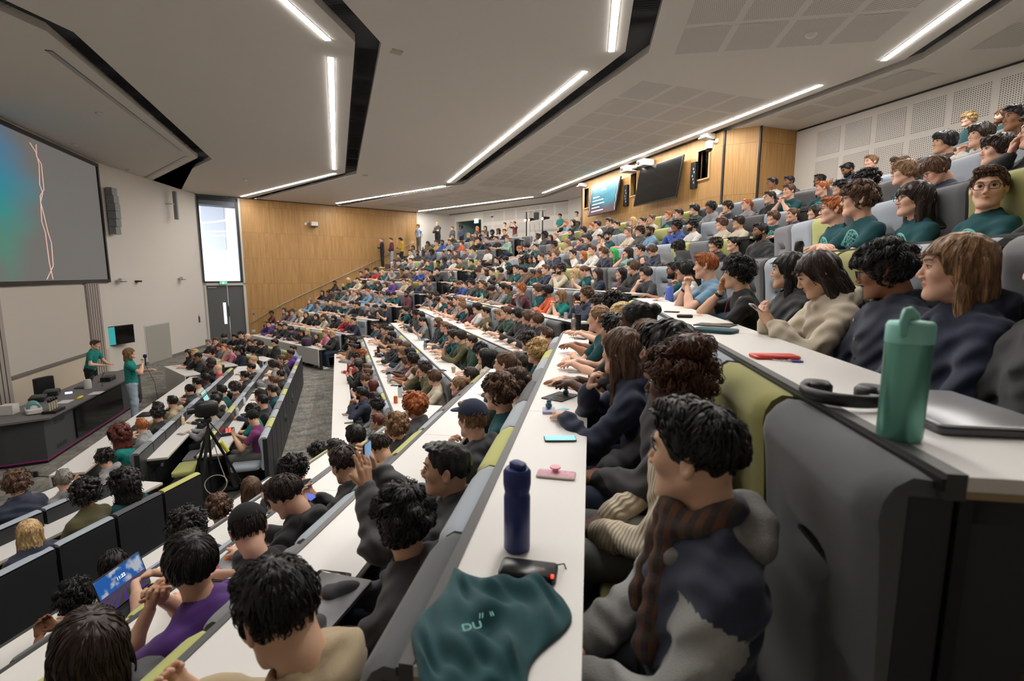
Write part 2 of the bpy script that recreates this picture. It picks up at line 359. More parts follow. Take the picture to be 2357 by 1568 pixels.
# ---------------- floor and terraces
def cornerN(v_n, v_c):                                           # where the near line meets the centre line
    return np.array([v_c, (.8788 * v_c - v_n) / .4772])
def cornerF(v_f, v_c): return np.array([v_c, (v_f - .8788 * v_c) / .4772])
def line(n, top=False):
    vn, vc, vf = D('n', n), D('c', n), D('f', n)
    a, b = cornerN(vn, vc), cornerF(vf, vc)
    return [a - UV['n'][0] * 12, a, b, b + UV['f'][0] * 9.5]
NR = 10
fm = MB(); fm.add([(-7.3, -8, 0), (11, -8, 0), (11, 34, 0), (-7.3, 34, 0)], [(0, 1, 2, 3)])
for n in range(2, NR + 2):
    A = line(n); z = FZ(n); last = n == NR + 1
    B = line(n + 1) if not last else [np.array([15., A[0][1] - 6]), np.array([15., A[1][1] - 4]), np.array([15., A[2][1] + 4]), np.array([15., A[3][1] + 6])]
    for i in range(3):
        fm.add([(*A[i], z), (*A[i + 1], z), (*B[i + 1], z), (*B[i], z)], [(3, 2, 1, 0)])
        fm.add([(*A[i], z - RISE), (*A[i + 1], z - RISE), (*A[i + 1], z), (*A[i], z)], [(0, 1, 2, 3)])
    # half steps in the aisles
    un, uf = UV['n'][0], UV['f'][0]
    for b, (u0, u1) in (('n', (urange('n', n)[1] + .1, float(A[1] @ un))), ('f', (float(A[2] @ uf), urange('f', n)[0] - .1)), ('f', (urange('f', n)[1] + .15, 24.6)), ('n', (-1.6, .7))):
        v = D(b, n); c = [W2(b, v - .42, u0), W2(b, v - .42, u1), W2(b, v, u1), W2(b, v, u0)]
        fm.prism(c, z - RISE, z - RISE / 2)
tag(fm.obj('floor', M_carpet), kind='structure')
sk = MB()
for p, q in ((pA, CF), ((FRONTX, 1), pA)):
    p, q = np.array(p, float), np.array(q, float); d = nrm(q - p); nn = np.array([d[1], -d[0]]) * .015
    sk.prism([p, q, q + nn, p + nn], 0, .12)
tag(sk.obj('baseboard_front', mat('grey_skirting', (110, 112, 112), .6)), kind='structure')
sk = MB()
for p, q in ((CF, CF2), (bk0, bk1), (np.array([10.9, 9.6]), np.array([10.9, -6.]))):
    d = nrm(q - p); nn = np.array([d[1], -d[0]]) * .012; sk.prism([p, q, q + nn, p + nn], H - .035, H - .001)
tag(sk.obj('trim_4', M_black), kind='structure')
# ---------------- tall window and the double door under it (both in the side wall)
def onside(x, z, y=0.): p = CF + dF * x; return p
def sideobj(mb, name, mats, parent=None, **k):
    o = mb.obj(name, mats, parent, **k)
    if parent is None: o.location = (*CF, 0); o.rotation_euler = (0, 0, PI / 2 - A_far)
    return o
wf = MB(); fr = .07
wf.box(.04, .04 + fr, -.06, .12, 2.94, 6.8); wf.box(1.62 - fr, 1.66, -.06, .12, 2.94, 6.8); wf.box(.04, 1.66, -.06, .12, 6.62, 6.8); wf.box(.04, 1.66, -.06, .12, 2.94, 3.0)
win = sideobj(wf, 'window_1', M_dark); tag(win, kind='structure')
MB().box(.1, 1.58, -.03, .04, 6.42, 6.62).obj('blind_box', mat('blind_box_grey', (96, 100, 108), .6), win)
MB().box(.1, 1.58, .06, .07, 3.0, 6.62).obj('glass_pane', M_glass, win)
M_door = mat('grey_door', (88, 89, 90), .55); M_frame = mat('door_frame_white', (196, 192, 186), .6)
df = MB(); df.box(.06, .14, -.03, .16, 0, 2.92); df.box(1.64, 1.75, -.03, .16, 0, 2.92); df.box(.06, 1.75, -.03, .16, 2.8, 2.92)
dr = sideobj(df, 'door_1', M_frame); tag(dr, kind='structure')
lf = MB(); lf.box(.14, .76, .05, .1, 0, 2.8); lf.box(.76, .88, .05, .1, 0, 1.0); lf.box(.76, .88, .05, .1, 2.0, 2.8); lf.box(.88, .98, .05, .1, 0, 2.8); lf.obj('door_leaf', M_door, dr)
MB().box(.99, 1.64, .05, .1, 0, 2.8).obj('door_leaf', M_door, dr)
MB().box(.76, .88, .07, .08, 1.0, 2.0).obj('vision_panel', M_glass, dr)
MB().box(.95, .985, .02, .05, 1.35, 1.85).obj('pull_handle', M_dark, dr)
MB().box(.2, .55, .01, .05, 2.68, 2.74).obj('door_closer', M_steel, dr)
# the pale building outside, seen through the glass
out = MB(); q0 = np.array([-6.6, 33.]); out.box(-9, 9, 0, .3, -1, 14)
ob = out.obj('wall_building_outside', mat('pale_render', (238, 238, 236), .9)); ob.location = (*q0, 0); ob.rotation_euler = (0, 0, math.radians(20)); tag(ob, kind='structure')
oz = MB().box(-.6, .55, -.05, 0, 4.7, 7.8).obj('window_9', mat('pale_outside_glazing', (188, 190, 200), .2)); oz.location = (*q0, 0); oz.rotation_euler = (0, 0, math.radians(20)); tag(oz, kind='structure')
# service hatch door in the angled wall
dA = nrm(CF - pA); angA = math.atan2(dA[1], dA[0])
def wa(mb, name, mats, parent=None, **k):
    o = mb.obj(name, mats, parent, **k)
    if parent is None: o.location = (*pA, 0); o.rotation_euler = (0, 0, angA)
    return o
hb = MB(); hb.box(1.62, 3.32, -.012, .0, 0, 1.46); hatch = wa(hb, 'door_2', M_frame); tag(hatch, kind='structure')
MB().box(1.68, 3.26, -.022, -.012, .02, 1.41).obj('door_leaf', mat('hatch_grey', (158, 156, 148), .7), hatch)
# ================================================================ SEATS AND DESKS
SW = .53
def seat_back_mesh(h=1.185, mats=None):
    """upholstered back: +Y is the side one leans on, origin on the row floor under the rear face"""
    prof = [(.035, .40), (.075, .41), (.095, .46)] + [(.088 - .02 * math.sin((z - .46) / (h - .6) * PI), z) for z in np.linspace(.52, h - .12, 12)] + [(.098, h - .08), (.092, h - .045), (.07, h - .018), (.03, h), (-.01, h - .004), (-.03, h - .02)]
    nx = 22; V = []
    for i in range(nx + 1):
        x = -SW / 2 + .006 + (SW - .012) * i / nx; ex = min(1, (SW / 2 - abs(x)) / .05); e = math.sqrt(max(0, 1 - (1 - ex) ** 2))
        for y, z in prof:
            yy = y if y < .03 else .03 + (y - .03) * (.35 + .65 * e)
            zc = h - .27; g = math.exp(-((z - zc) / .028) ** 2) * (1 / (1 + math.exp((abs(x) - .095) / .012)))
            V.append((x, yy - .042 * g, z - .006 * (1 - e) * (z > h - .1)))
    n = len(prof); F = [(i * n + k, (i + 1) * n + k, (i + 1) * n + k + 1, i * n + k + 1) for i in range(nx) for k in range(n - 1)]
    F += [tuple(range(n)), tuple(reversed(range(nx * n, nx * n + n)))]
    mb = MB().add(V, F)
    mb.box(-.085, .085, .038, .052, h - .276, h - .266, 1)                                     # the stitched slit
    return mb
seat_cache = {}
def seat_meshes(h, low=False):
    k = h
    if k not in seat_cache:
        a = seat_back_mesh(h).mesh('seat_backrest', True, [SEATC['g'], M_black])
        try: a.set_sharp_from_angle(angle=math.radians(50))
        except Exception: pass
        b = MB(); b.box(-SW / 2 + .004, SW / 2 - .004, -.03, .034, .05, h - .035); b = b.mesh('seat_rear_panel', False, [M_dark])
        c = MB().rbox(-SW / 2 + .03, SW / 2 - .03, .1, .5, .40, .48, .05).mesh('seat_cushion', True, [SEATC['g']])
        try: c.set_sharp_from_angle(angle=math.radians(50))
        except Exception: pass
        seat_cache[k] = (a, b, c)
        d = MB(); d.box(-.03, .03, .0, .06, 0, .42); d.box(-.025, .025, .06, .4, .36, .40); seat_cache[k] += (d.mesh('seat_support', False, [M_dark]),)
    return seat_cache[k]
def child(name, me, parent, mats=None, loc=None):
    o = bpy.data.objects.new(name, me); link(o, parent)
    if loc is not None: o.location = loc
    if mats:
        for i, m_ in enumerate(mats):
            if m_ is not None: o.material_slots[i].link = 'OBJECT'; o.material_slots[i].material = m_
    return o
def seat(b, n, u, color, h, label, group, v=None):
    v = (D(b, n + 1) if n > 0 else v) - .035 if v is None else v
    t = empty('theatre_seat', (*W2(b, v, u), FZ(n)), BYAW[b], label, 'seat', group)
    ms = seat_meshes(h)
    child('backrest', ms[0], t, [SEATC[color], None]); child('rear_panel', ms[1], t); child('seat_cushion', ms[2], t, [SEATC[color]]); child('support_post', ms[3], t)
    return t
ORD = ['zeroth', 'first', 'second', 'third', 'fourth', 'fifth', 'sixth', 'seventh', 'eighth', 'ninth', 'tenth', 'eleventh', 'twelfth', 'thirteenth', 'fourteenth', 'fifteenth', 'sixteenth', 'seventeenth', 'eighteenth', 'nineteenth', 'twentieth']
BN = {'n': 'near bank', 'c': 'middle bank', 'f': 'far bank'}
def rowname(b, n):
    if n <= 0: return {0: 'rear', -1: 'middle', -2: 'front'}[n] + ' level row of the ' + BN[b]
    return ORD[n] + ' raised row of the ' + BN[b]
random.seed(11)
SEQ = {('n', 4): 'dlyldglygldlgg', ('n', 5): 'dolgylgdlyllgg', ('n', 3): 'ygldylgdolgl', ('n', 2): 'gyyldgylgldg', ('n', 0): 'lllyyglldyglgg', ('n', 6): 'dgloyldgdlgl', ('n', 7): 'gldyodlgylgl', ('c', 0): 'lylglyglglyglglylgl',
       ('c', 1): 'dlyllgglglyglglygd', ('c', 2): 'dllglgyglglygglgoldy', ('c', 3): 'dglyoglglgylglyggll', ('c', 4): 'dlgylgldygglgldylgl', ('f', 1): 'lgylgoldyglylg', ('f', 2): 'lyggldygylglgg', ('f', 3): 'dgllyldgylglyg', ('f', 4): 'dgyllggyldgylg', ('f', 5): 'dgoylgldlyglll'}
ALLS = []
for b in 'ncf':
    for n in range(-2, 11):
        if n == -2 and b == 'n': continue
        u0, u1 = urange(b, n); cnt = int((u1 - u0) / SW); cnt = max(1, cnt); pitch = (u1 - u0) / cnt
        # colours are listed from the end nearest the camera
        seq = SEQ.get((b, n)) or ''.join(random.choice('lglgdylgly') for _ in range(cnt + 2)); h = 1.185 if n > 0 and n < 10 else .92
        for k in range(cnt):
            u = u0 + pitch * (k + .5); c = seq[k % len(seq)]
            if n <= 0: v = {'n': {0: -4.70, -1: -5.56}, 'c': {0: -1.13, -1: -1.9, -2: -2.68}, 'f': {0: 6.62, -1: 5.48, -2: 4.45}}[b][n]
            else: v = None
            lab = '%s seat, %s from the %s, %s' % (SEATN[c], ORD[k + 1] if k < 20 else 'last', {'n': 'camera end', 'c': 'near aisle', 'f': 'middle aisle'}[b], rowname(b, n))
            vv = (D(b, n + 1) - .035) if v is None else v
            P = np.array([*W2(b, vv, u), FZ(n) + h - .1]); dist = np.linalg.norm(P - CAM); r_ = (P - CAM) / dist
            infr = dist < 1.5 or (r_[0] * math.sin(YAW) + r_[1] * math.cos(YAW)) > .55
            ALLS.append((dist if infr else 99, b, n, u, c, h, lab, v))
ALLS.sort(key=lambda q: q[0]); far_rest = [q for q in ALLS[296:] if q[0] < 90]
for dist, b, n, u, c, h, lab, v in ALLS[:296]: seat(b, n, u, c, h, lab, 'upholstered seats in the ' + rowname(b, n), v)
fr_m = MB(); cols = list(SEATC); ref = {}
for _, b, n, u, c, h, _, v in far_rest:
    v = D(b, n + 1) - .035 if v is None else v; T = TM((*W2(b, v, u), FZ(n)), BYAW[b])
    for me, mi in ((seat_meshes(h)[0], cols.index(c)), (seat_meshes(h)[1], len(cols)), (seat_meshes(h)[2], cols.index(c))):
        V = np.zeros(len(me.vertices) * 3); me.vertices.foreach_get('co', V)
        fr_m.add(xf(T, V.reshape(-1, 3)), [tuple(p.vertices) for p in me.polygons], mi)
tag(fr_m.obj('distant_theatre_seats', [SEATC[c] for c in cols] + [M_dark], smooth=True), 'smallest distant upholstered seats of the far bank and the upper middle rows', 'seats', kind='stuff')
# desks -----------------------------------------------------------
def desk(b, n, u0, u1, depth=.33, front='dark', label=None):
    v = D(b, n); z = FZ(n) + .74; z0 = FZ(n)
    t = empty('bench_desk', (*W2(b, v, (u0 + u1) / 2), z0), BYAW[b], label or 'long white bench desk of the ' + rowname(b, n), 'desk', 'long white bench desks'); L = (u1 - u0)
    # local +Y points to the stage: desk spans from y=0 (front edge) back to y=-depth
    mb = MB(); k = max(1, round(L / 2.2)); w_ = L / k
    for i in range(k): x = -L / 2 + i * w_; mb.box(x + .0015, x + w_ - .0015, -depth, 0, .716, .74)
    mb.obj('desktop', M_white, t)
    MB().box(-L / 2, L / 2, -depth, 0, .704, .7155).obj('underside_board', M_edge, t)
    if front == 'white':
        mp = MB()
        for i in range(k): x = -L / 2 + i * w_; mp.box(x + .003, x + w_ - .003, 0.0, .022, .16 if n > 0 else .04, .738)
        mp.obj('front_panel', M_white, t)
    else:
        MB().box(-L / 2, L / 2, 0, .03, .70, .744).obj('edge_channel', M_strip, t)
        MB().box(-L / 2, L / 2, .03, .036, .715, .735).obj('channel_lip', M_black, t)
        MB().box(-L / 2 + .01, L / 2 - .01, -.03, 0, .25 if n > 0 else .1, .70).obj('modesty_panel', M_black, t)
    for i in range(k + 1):
        x = min(max(-L / 2 + i * w_, -L / 2 + .03), L / 2 - .03)
        lg = MB(); lg.box(x - .02, x + .02, -.12, -.02, 0, .704); lg.box(x - .02, x + .02, -depth + .05, -.02, .66, .704); lg.obj('support_leg', M_dark, t)
    return t
for b in 'ncf':
    for n in range(-2, 11):
        if n == -2 and b == 'n': continue
        u0, u1 = urange(b, n)
        if b == 'c' and n >= 1: u0 += .0
        desk(b, n, u0, u1, depth=.33 if n > 0 else .36, front='white' if (n == 1 and b != 'n') or n == -2 or (b == 'f' and n <= 0) else 'dark')
# ================================================================ PEOPLE: surfaces grown from smooth blends of limbs
def snet(f, lo, hi, h):
    lo = np.array(lo, float); hi = np.array(hi, float); N = np.maximum(3, np.ceil((hi - lo) / h).astype(int) + 1)
    ax = [lo[i] + h * np.arange(N[i]) for i in range(3)]; G = np.stack(np.meshgrid(*ax, indexing='ij'), -1).reshape(-1, 3)
    v = f(G).reshape(N); S = v < 0; c = [(a, b, d) for a in (0, 1) for b in (0, 1) for d in (0, 1)]
    sl = lambda A, o: A[o[0]:A.shape[0] - 1 + o[0], o[1]:A.shape[1] - 1 + o[1], o[2]:A.shape[2] - 1 + o[2]]
    cnt = sum(sl(S, o).astype(int) for o in c); M = (cnt > 0) & (cnt < 8); idx = -np.ones(M.shape, int); ii = np.argwhere(M); idx[M] = np.arange(len(ii))
    acc = np.zeros((len(ii), 3)); k = np.zeros(len(ii)); vs = {o: sl(v, o)[M] for o in c}
    for a in c:
        for d in range(3):
            if a[d]: continue
            b = tuple(1 if q == d else a[q] for q in range(3)); x, y = vs[a], vs[b]; cr = (x < 0) != (y < 0); t = np.where(cr, x / np.where(cr, x - y, 1), 0)
            p = np.tile(np.array(a, float), (len(ii), 1)); p[:, d] += t; acc += p * cr[:, None]; k += cr
    V = lo + h * (ii + acc / k[:, None]); F = []
    for d in range(3):
        e = [1, 1, 1]; e[d] = 0
        A = S[tuple(slice(1 if q != d else 0, -1) for q in range(3))]; B = S[tuple(slice(1, -1) if q != d else slice(1, None) for q in range(3))]
        w = np.argwhere(A != B)
        if not len(w): continue
        ins = A[tuple(w.T)]; base = w + np.array([0 if q == d else 1 for q in range(3)])
        u, r = [(1, 2), (2, 0), (0, 1)][d]; q = []
        for du, dr_ in ((1, 1), (0, 1), (0, 0), (1, 0)):
            cc = base.copy(); cc[:, u] -= du; cc[:, r] -= dr_; q.append(idx[tuple(cc.T)])
        q = np.stack(q, 1); q = np.where(ins[:, None], q, q[:, ::-1]); F.append(q)
    return V, np.vstack(F) if F else np.zeros((0, 4), int)
def smin(a, b, k): h = np.maximum(k - np.abs(a - b), 0) / k; return np.minimum(a, b) - h * h * k * .25
def cap_(P, a, b, r1, r2):
    a = np.array(a, float); b = np.array(b, float); ba = b - a; t = np.clip((P - a) @ ba / (ba @ ba + 1e-9), 0, 1)
    return np.linalg.norm(P - a - t[:, None] * ba, axis=1) - (r1 + (r2 - r1) * t)
def ell_(P, c, r, R=None):
    Q = P - np.array(c, float)
    if R is not None: Q = Q @ R
    r = np.array(r, float); k0 = np.linalg.norm(Q / r, axis=1); k1 = np.linalg.norm(Q / (r * r), axis=1) + 1e-9; return k0 * (k0 - 1) / k1
def blend(P, prims, k):
    d = None
    for p in prims:
        kk = p[-1] if isinstance(p[-1], dict) else None; a = p[:-1] if kk else p
        x = cap_(P, *a[1:]) if a[0] == 'c' else ell_(P, *a[1:])
        kz = (kk or {}).get('k', k)
        if (kk or {}).get('sub'): d = -smin(-d, x, kz)
        else: d = x if d is None else smin(d, x, kz)
    return d
def Rx(a): c, s = math.cos(a), math.sin(a); return np.array([[1, 0, 0], [0, c, -s], [0, s, c]])
def Ry(a): c, s = math.cos(a), math.sin(a); return np.array([[c, 0, s], [0, 1, 0], [-s, 0, c]])
def Rz(a): c, s = math.cos(a), math.sin(a); return np.array([[c, -s, 0], [s, c, 0], [0, 0, 1]])
def head_field(P, wide=1.0):
    X = P.copy(); X[:, 0] = np.abs(X[:, 0])
    pr = [('e', (0, -.012, .03), (.074 * wide, .096, .086)), ('e', (0, .028, -.028), (.058 * wide, .060, .080)), ('e', (0, .040, -.083), (.040 * wide, .045, .030)),
          ('c', (.050 * wide, -.005, -.052), (.022, .062, -.098), .017, .015), ('e', (0, .074, -.100), (.018, .016, .016), {'k': .02}),
          ('c', (.006, .080, .036), (.034, .074, .032), .011, .009, {'k': .014}), ('e', (.038, .060, -.018), (.021, .022, .022), {'k': .02}),
          ('e', (.031, .098, .010), (.017, .016, .012), {'k': .012, 'sub': 1}),
          ('c', (0, .083, .014), (0, .1035, -.022), .007, .0095, {'k': .010}), ('e', (.0115, .096, -.030), (.008, .010, .007), {'k': .006}),
          ('c', (0, .090, -.0515), (.014, .083, -.053), .0055, .003, {'k': .004}), ('c', (0, .088, -.0605), (.012, .082, -.060), .006, .0035, {'k': .004}),
          ('c', (0, .094, -.0565), (.022, .083, -.0565), .0016, .0012, {'k': .003, 'sub': 1}),
          ('c', (0, -.028, -.05), (0, -.050, -.21), .054, .056, {'k': .03})]
    d = blend(X, pr, .025)
    e = ell_(X - np.array([.078 * wide, -.012, -.004]), (0, 0, 0), (.009, .019, .032), Rx(.18) @ Rz(.35)); d = smin(d, e, .006)
    e2 = ell_(X - np.array([.086 * wide, -.006, .0]), (0, 0, 0), (.007, .011, .019), Rx(.18) @ Rz(.35)); return -smin(-d, e2, .005)
HEADC = {}
def head_geo(h, wide=1.0):
    """vertices, quads, material index in head space: 0 skin 1 lips 2 eye white 3 iris 4 brow/lash"""
    k = (h, wide)
    if k in HEADC: return HEADC[k]
    V, F = snet(lambda P: head_field(P, wide), (-.11, -.13, -.20), (.11, .13, .13), h)
    c = V[F].mean(1); mi = np.zeros(len(F), int)
    mi[(np.abs(c[:, 0]) < .021 - np.abs(c[:, 2] + .0565) * 1.2) & (c[:, 1] > .07) & (np.abs(c[:, 2] + .0565) < .0065)] = 1
    mb = MB().add(V, F.tolist(), mi.tolist())
    for s in (-1, 1):
        n1, n2 = 10, 8; C = np.array([s * .031, .0725, .010]); r = .0125; VV = []; FF = []; mm = []
        for i in range(n2 + 1):
            th = PI * i / n2 * .55
            for j in range(n1): VV.append(C + r * np.array([math.sin(th) * math.cos(2 * PI * j / n1), math.cos(th), math.sin(th) * math.sin(2 * PI * j / n1)]))
        for i in range(n2):
            for j in range(n1): FF.append((i * n1 + j, (i + 1) * n1 + j, (i + 1) * n1 + (j + 1) % n1, i * n1 + (j + 1) % n1)); mm.append(3 if i < 3 else 2)
        mb.add(VV, FF, mm)
        mb.tube([(s * .0175, .0815, .010), (s * .024, .0865, .0165), (s * .032, .0865, .0185), (s * .0405, .081, .0155), (s * .0455, .0745, .010)], [.0014, .0024, .0026, .0024, .0012], 5, 4)
        mb.tube([(s * .018, .0825, .0085), (s * .031, .0855, .002), (s * .044, .077, .008)], [.001, .0016, .001], 5, 0)
        mb.tube([(s * .014, .0935, .031), (s * .028, .0915, .037), (s * .042, .083, .0375), (s * .052, .071, .032)], [.0022, .0036, .003, .0012], 6, 4)
    HEADC[k] = mb; return mb
def hand_prims(W, f, n, side, curl, spread=.0):
    f, n = nrm(f), nrm(n); n = nrm(n - f * (n @ f)); s = np.cross(f, n) * side           # s points to the thumb side
    W = np.array(W, float); pr = [('c', W, W + f * .03, .024, .026), ('c', W + f * .03 + s * .018, W + f * .082 + s * .024, .017, .0125), ('c', W + f * .03 - s * .014, W + f * .078 - s * .022, .017, .012), ('c', W + f * .02, W + f * .085, .018, .013)]
    tips = []
    for i, (o, L) in enumerate(((.031, .072), (.011, .080), (-.010, .074), (-.029, .058))):
        p = W + f * (.085 - abs(o - .01) * .2) + s * o; c = curl * (1 + .12 * i); d = nrm(f + s * (o * 3.2 * spread))
        for j, q in enumerate((.42, .32, .26)):
            a = c * (.55 + .55 * j); dd = nrm(d * math.cos(a) - n * math.sin(a)); e = p + dd * L * q
            pr.append(('c', p, e, .0092 - .0008 * j, .0086 - .0008 * j, {'k': .006})); p = e
        tips.append(p)
    p = W + f * .022 + s * .024; d = nrm(f * .75 + s * (.62) - n * .25 * (1 + curl)); e = p + d * .036; pr.append(('c', p, e, .0135, .0105, {'k': .012}))
    d = nrm(d + f * .4 - n * .5 * curl); pr.append(('c', e, e + d * .03, .0105, .0085, {'k': .005}))
    return pr
def ik(S, W, L1, L2, pole):
    S, W = np.array(S, float), np.array(W, float); d = W - S; L = min(np.linalg.norm(d), (L1 + L2) * .995); dn = nrm(d); W = S + dn * L
    a = (L1 * L1 - L2 * L2 + L * L) / (2 * L); h = math.sqrt(max(0, L1 * L1 - a * a)); p = np.array(pole, float); p = nrm(p - dn * (p @ dn)); return S + dn * a + p * h, W
# pose: lean, (wrist, pole, finger dir, back-of-hand normal, curl) for the right (+x) and left (-x) arm, head pitch, standing
POSES = {
 'r': (.20, ((.06, .47, .785), (.7, -.2, -.9), (-.65, .7, 0), (0, 0, 1), .45), ((-.06, .49, .785), (-.7, -.2, -.9), (.65, .7, 0), (0, 0, 1), .45), 0, 0),
 'c': (.30, ((.045, .345, .925), (.5, .5, -1), (-.25, -.25, .95), (.2, .9, .1), 1.15), ((-.03, .47, .785), (-.7, 0, -.9), (.95, .25, 0), (0, 0, 1), .4), 0, 0),
 'm': (.30, ((.035, .36, .93), (.6, .5, -1), (-.35, -.12, .9), (.85, .45, .1), 1.0), ((-.035, .36, .93), (-.6, .5, -1), (.35, -.12, .9), (-.85, .45, .1), 1.0), 0, 0),
 'l': (-.02, ((.06, .27, .60), (.8, -.4, -.6), (-.7, .65, 0), (0, .1, 1), .5), ((-.06, .29, .61), (-.8, -.4, -.6), (.7, .65, 0), (0, .1, 1), .5), 0, 0),
 'x': (.26, ((-.06, .44, .79), (.8, .0, -.9), (-1, .15, 0), (0, .3, 1), .3), ((.06, .39, .80), (-.8, .0, -.9), (1, .15, 0), (0, .3, 1), .3), 0, 0),
 'p': (.10, ((.055, .36, .86), (.7, -.3, -.9), (-.35, .45, .75), (.3, .8, -.3), .7), ((-.055, .36, .86), (-.7, -.3, -.9), (.35, .45, .75), (-.3, .8, -.3), .7), -.42, 0),
 'w': (.36, ((.10, .50, .785), (.8, -.1, -.9), (-.35, .9, 0), (0, 0, 1), .6), ((-.13, .48, .785), (-.8, -.1, -.9), (.5, .8, 0), (0, 0, 1), .3), -.55, 0),
 'h': (.28, ((.075, .28, .99), (.7, .6, -1), (.0, -.15, 1), (.8, .5, .1), .9), ((-.05, .46, .785), (-.7, 0, -.9), (.9, .35, 0), (0, 0, 1), .4), 0, 0),
 'A': (.0, ((-.09, .20, 1.20), (.9, .2, -.7), (-1, .1, .1), (0, 1, .2), .3), ((.09, .17, 1.17), (-.9, .2, -.7), (1, .1, .1), (0, 1, .2), .3), 0, 1),
 'H': (.0, ((.04, .19, .98), (.8, -.3, -.4), (-.5, .3, -.75), (.3, .8, .2), .4), ((-.04, .19, .98), (-.8, -.3, -.4), (.5, .3, -.75), (-.3, .8, .2), .4), 0, 1),
 'I': (.0, ((.20, .02, 1.0), (1, -.5, 0), (-.8, .5, -.3), (.5, .1, .8), .5), ((-.24, .03, .86), (-.6, -.6, 0), (0, .1, -1), (-1, 0, 0), .35), 0, 1),
 'M': (.0, ((.10, .24, 1.36), (.8, -.2, -.9), (-.55, .25, .8), (.5, .8, -.2), 1.35), ((-.16, .30, 1.16), (-.8, -.3, -.8), (-.2, .95, .1), (-.1, 0, 1), .5), .05, 1),
 'K': (.25, ((.10, .36, 1.02), (.8, -.3, -.8), (-.2, .9, 0), (0, 0, 1), .4), ((-.10, .36, 1.02), (-.8, -.3, -.8), (.2, .9, 0), (0, 0, 1), .4), -.35, 1),
 'P': (.0, ((.075, .30, 1.53), (.8, -.2, -.8), (-.3, .15, .95), (.4, -.8, .1), .55), ((-.075, .30, 1.53), (-.8, -.2, -.8), (.3, .15, .95), (-.4, -.8, .1), .55), 0, 1),
 'U': (.02, ((.06, .40, 1.10), (.8, -.1, -.9), (-.2, .1, .97), (.5, -.75, .1), .55), ((-.075, .38, 1.08), (-.8, -.1, -.9), (.1, .1, .97), (-.35, -.85, .1), .25), .05, 0),
}
def skeleton(pose, rise=0.):
    lean, R, L, hp, st = POSES[pose]; Hh = np.array([0, 0, .93 if st else .50]); dirn = np.array([0, math.sin(lean), math.cos(lean)]); N = Hh + dirn * .50
    k = {'H': Hh, 'N': N, 'dir': dirn, 'lean': lean, 'st': st, 'hp': hp, 'head': N + np.array([0, .035 + .02 * math.sin(lean), .157]), 'arms': []}
    for sgn, A in ((1, R), (-1, L)):
        S = N + np.array([sgn * .160, -.005, -.080]); E, W = ik(S, A[0], .285, .25, A[1]); k['arms'].append((sgn, S, E, W, A))
    return k
def torso_prims(sk, g=0.):
    Hh, N, d = sk['H'], sk['N'], sk['dir']; R = Rx(-sk['lean'])
    return [('e', Hh + d * .02, (.155 + g, .110 + g, .12 + g), R), ('e', Hh + d * .17, (.135 + g, .098 + g, .17 + g), R), ('e', Hh + d * .33, (.148 + g, .096 + g, .150 + g), R),
            ('c', N + np.array([-.125, -.005, -.085]), N + np.array([.125, -.005, -.085]), .050 + g, .050 + g), ('c', N + np.array([-.06, -.012, -.035]), N + np.array([.06, -.012, -.035]), .042 + g, .042 + g), ('c', N + np.array([0, -.01, .0]), Hh + d * .35, .052 + g, .08 + g)]
SKINC, CLOTHC = {}, {}
def head_T(sk, yaw, pitch):
    piv = sk['head'] + np.array([0, -.03, -.09]); R = Rz(yaw) @ Rx(pitch); return R, piv
def skin_mesh(pose, yaw, pitch, h, wide=1.0, hcurl=None):
    key = (pose, round(yaw, 2), round(pitch, 2), h, wide)
    if key in SKINC: return SKINC[key]
    sk = skeleton(pose); k2 = (pose, h)
    if k2 not in SKINC:
        pr = [('c', sk['N'] + np.array([0, 0, .05]), sk['H'] + sk['dir'] * .2, .052, .10)]; arm = [pr[0], ('c', sk['N'] + np.array([-.1, 0, -.06]), sk['N'] + np.array([.1, 0, -.06]), .05, .05)]
        lo, hi = [sk['N'] - .2], [sk['N'] + .15]
        for sgn, S, E, W, A in sk['arms']:
            arm += [('c', S, E, .043, .037), ('c', E, W, .038, .0255), ('c', E, E + (W - E) * .5, .039, .036)]; lo += [np.minimum(np.minimum(S, E), W) - .06]; hi += [np.maximum(np.maximum(S, E), W) + .06]
        V, F = snet(lambda P: blend(P, arm, .03), np.min(lo, 0), np.max(hi, 0), max(.009, h * 1.7)); m = MB().add(V, F.tolist())
        for sgn, S, E, W, A in sk['arms']:
            hr = hand_prims(W, A[2], A[3], sgn, A[4], .5); hr[0] = ('c', np.array(W) - nrm(W - E) * .03, W, .0255, .024); c = np.array(W) + nrm(A[2]) * .06
            V, F = snet(lambda P: blend(P, hr, .010), c - .125, c + .125, max(.0035, h * .8)); m.add(V, F.tolist())
        SKINC[k2] = m
    m = SKINC[k2]; hm = head_geo(h, wide); V = np.vstack(hm.v); R, piv = head_T(sk, yaw, pitch)
    P = V + sk['head']; w_ = np.clip((V[:, 2] + .20) / .11, 0, 1)[:, None]; w_ = w_ * w_ * (3 - 2 * w_); Q = (P - piv) @ R.T + piv; P = P * (1 - w_) + Q * w_
    mb = MB(); mb.add(P, hm.f, hm.m); mb.add(np.vstack(m.v), m.f, 0); me = mb.mesh('person_body', True, [MSK[0], MLIP[0], M_eye, M_iris, MHAIR['k']]); SKINC[key] = me; return me
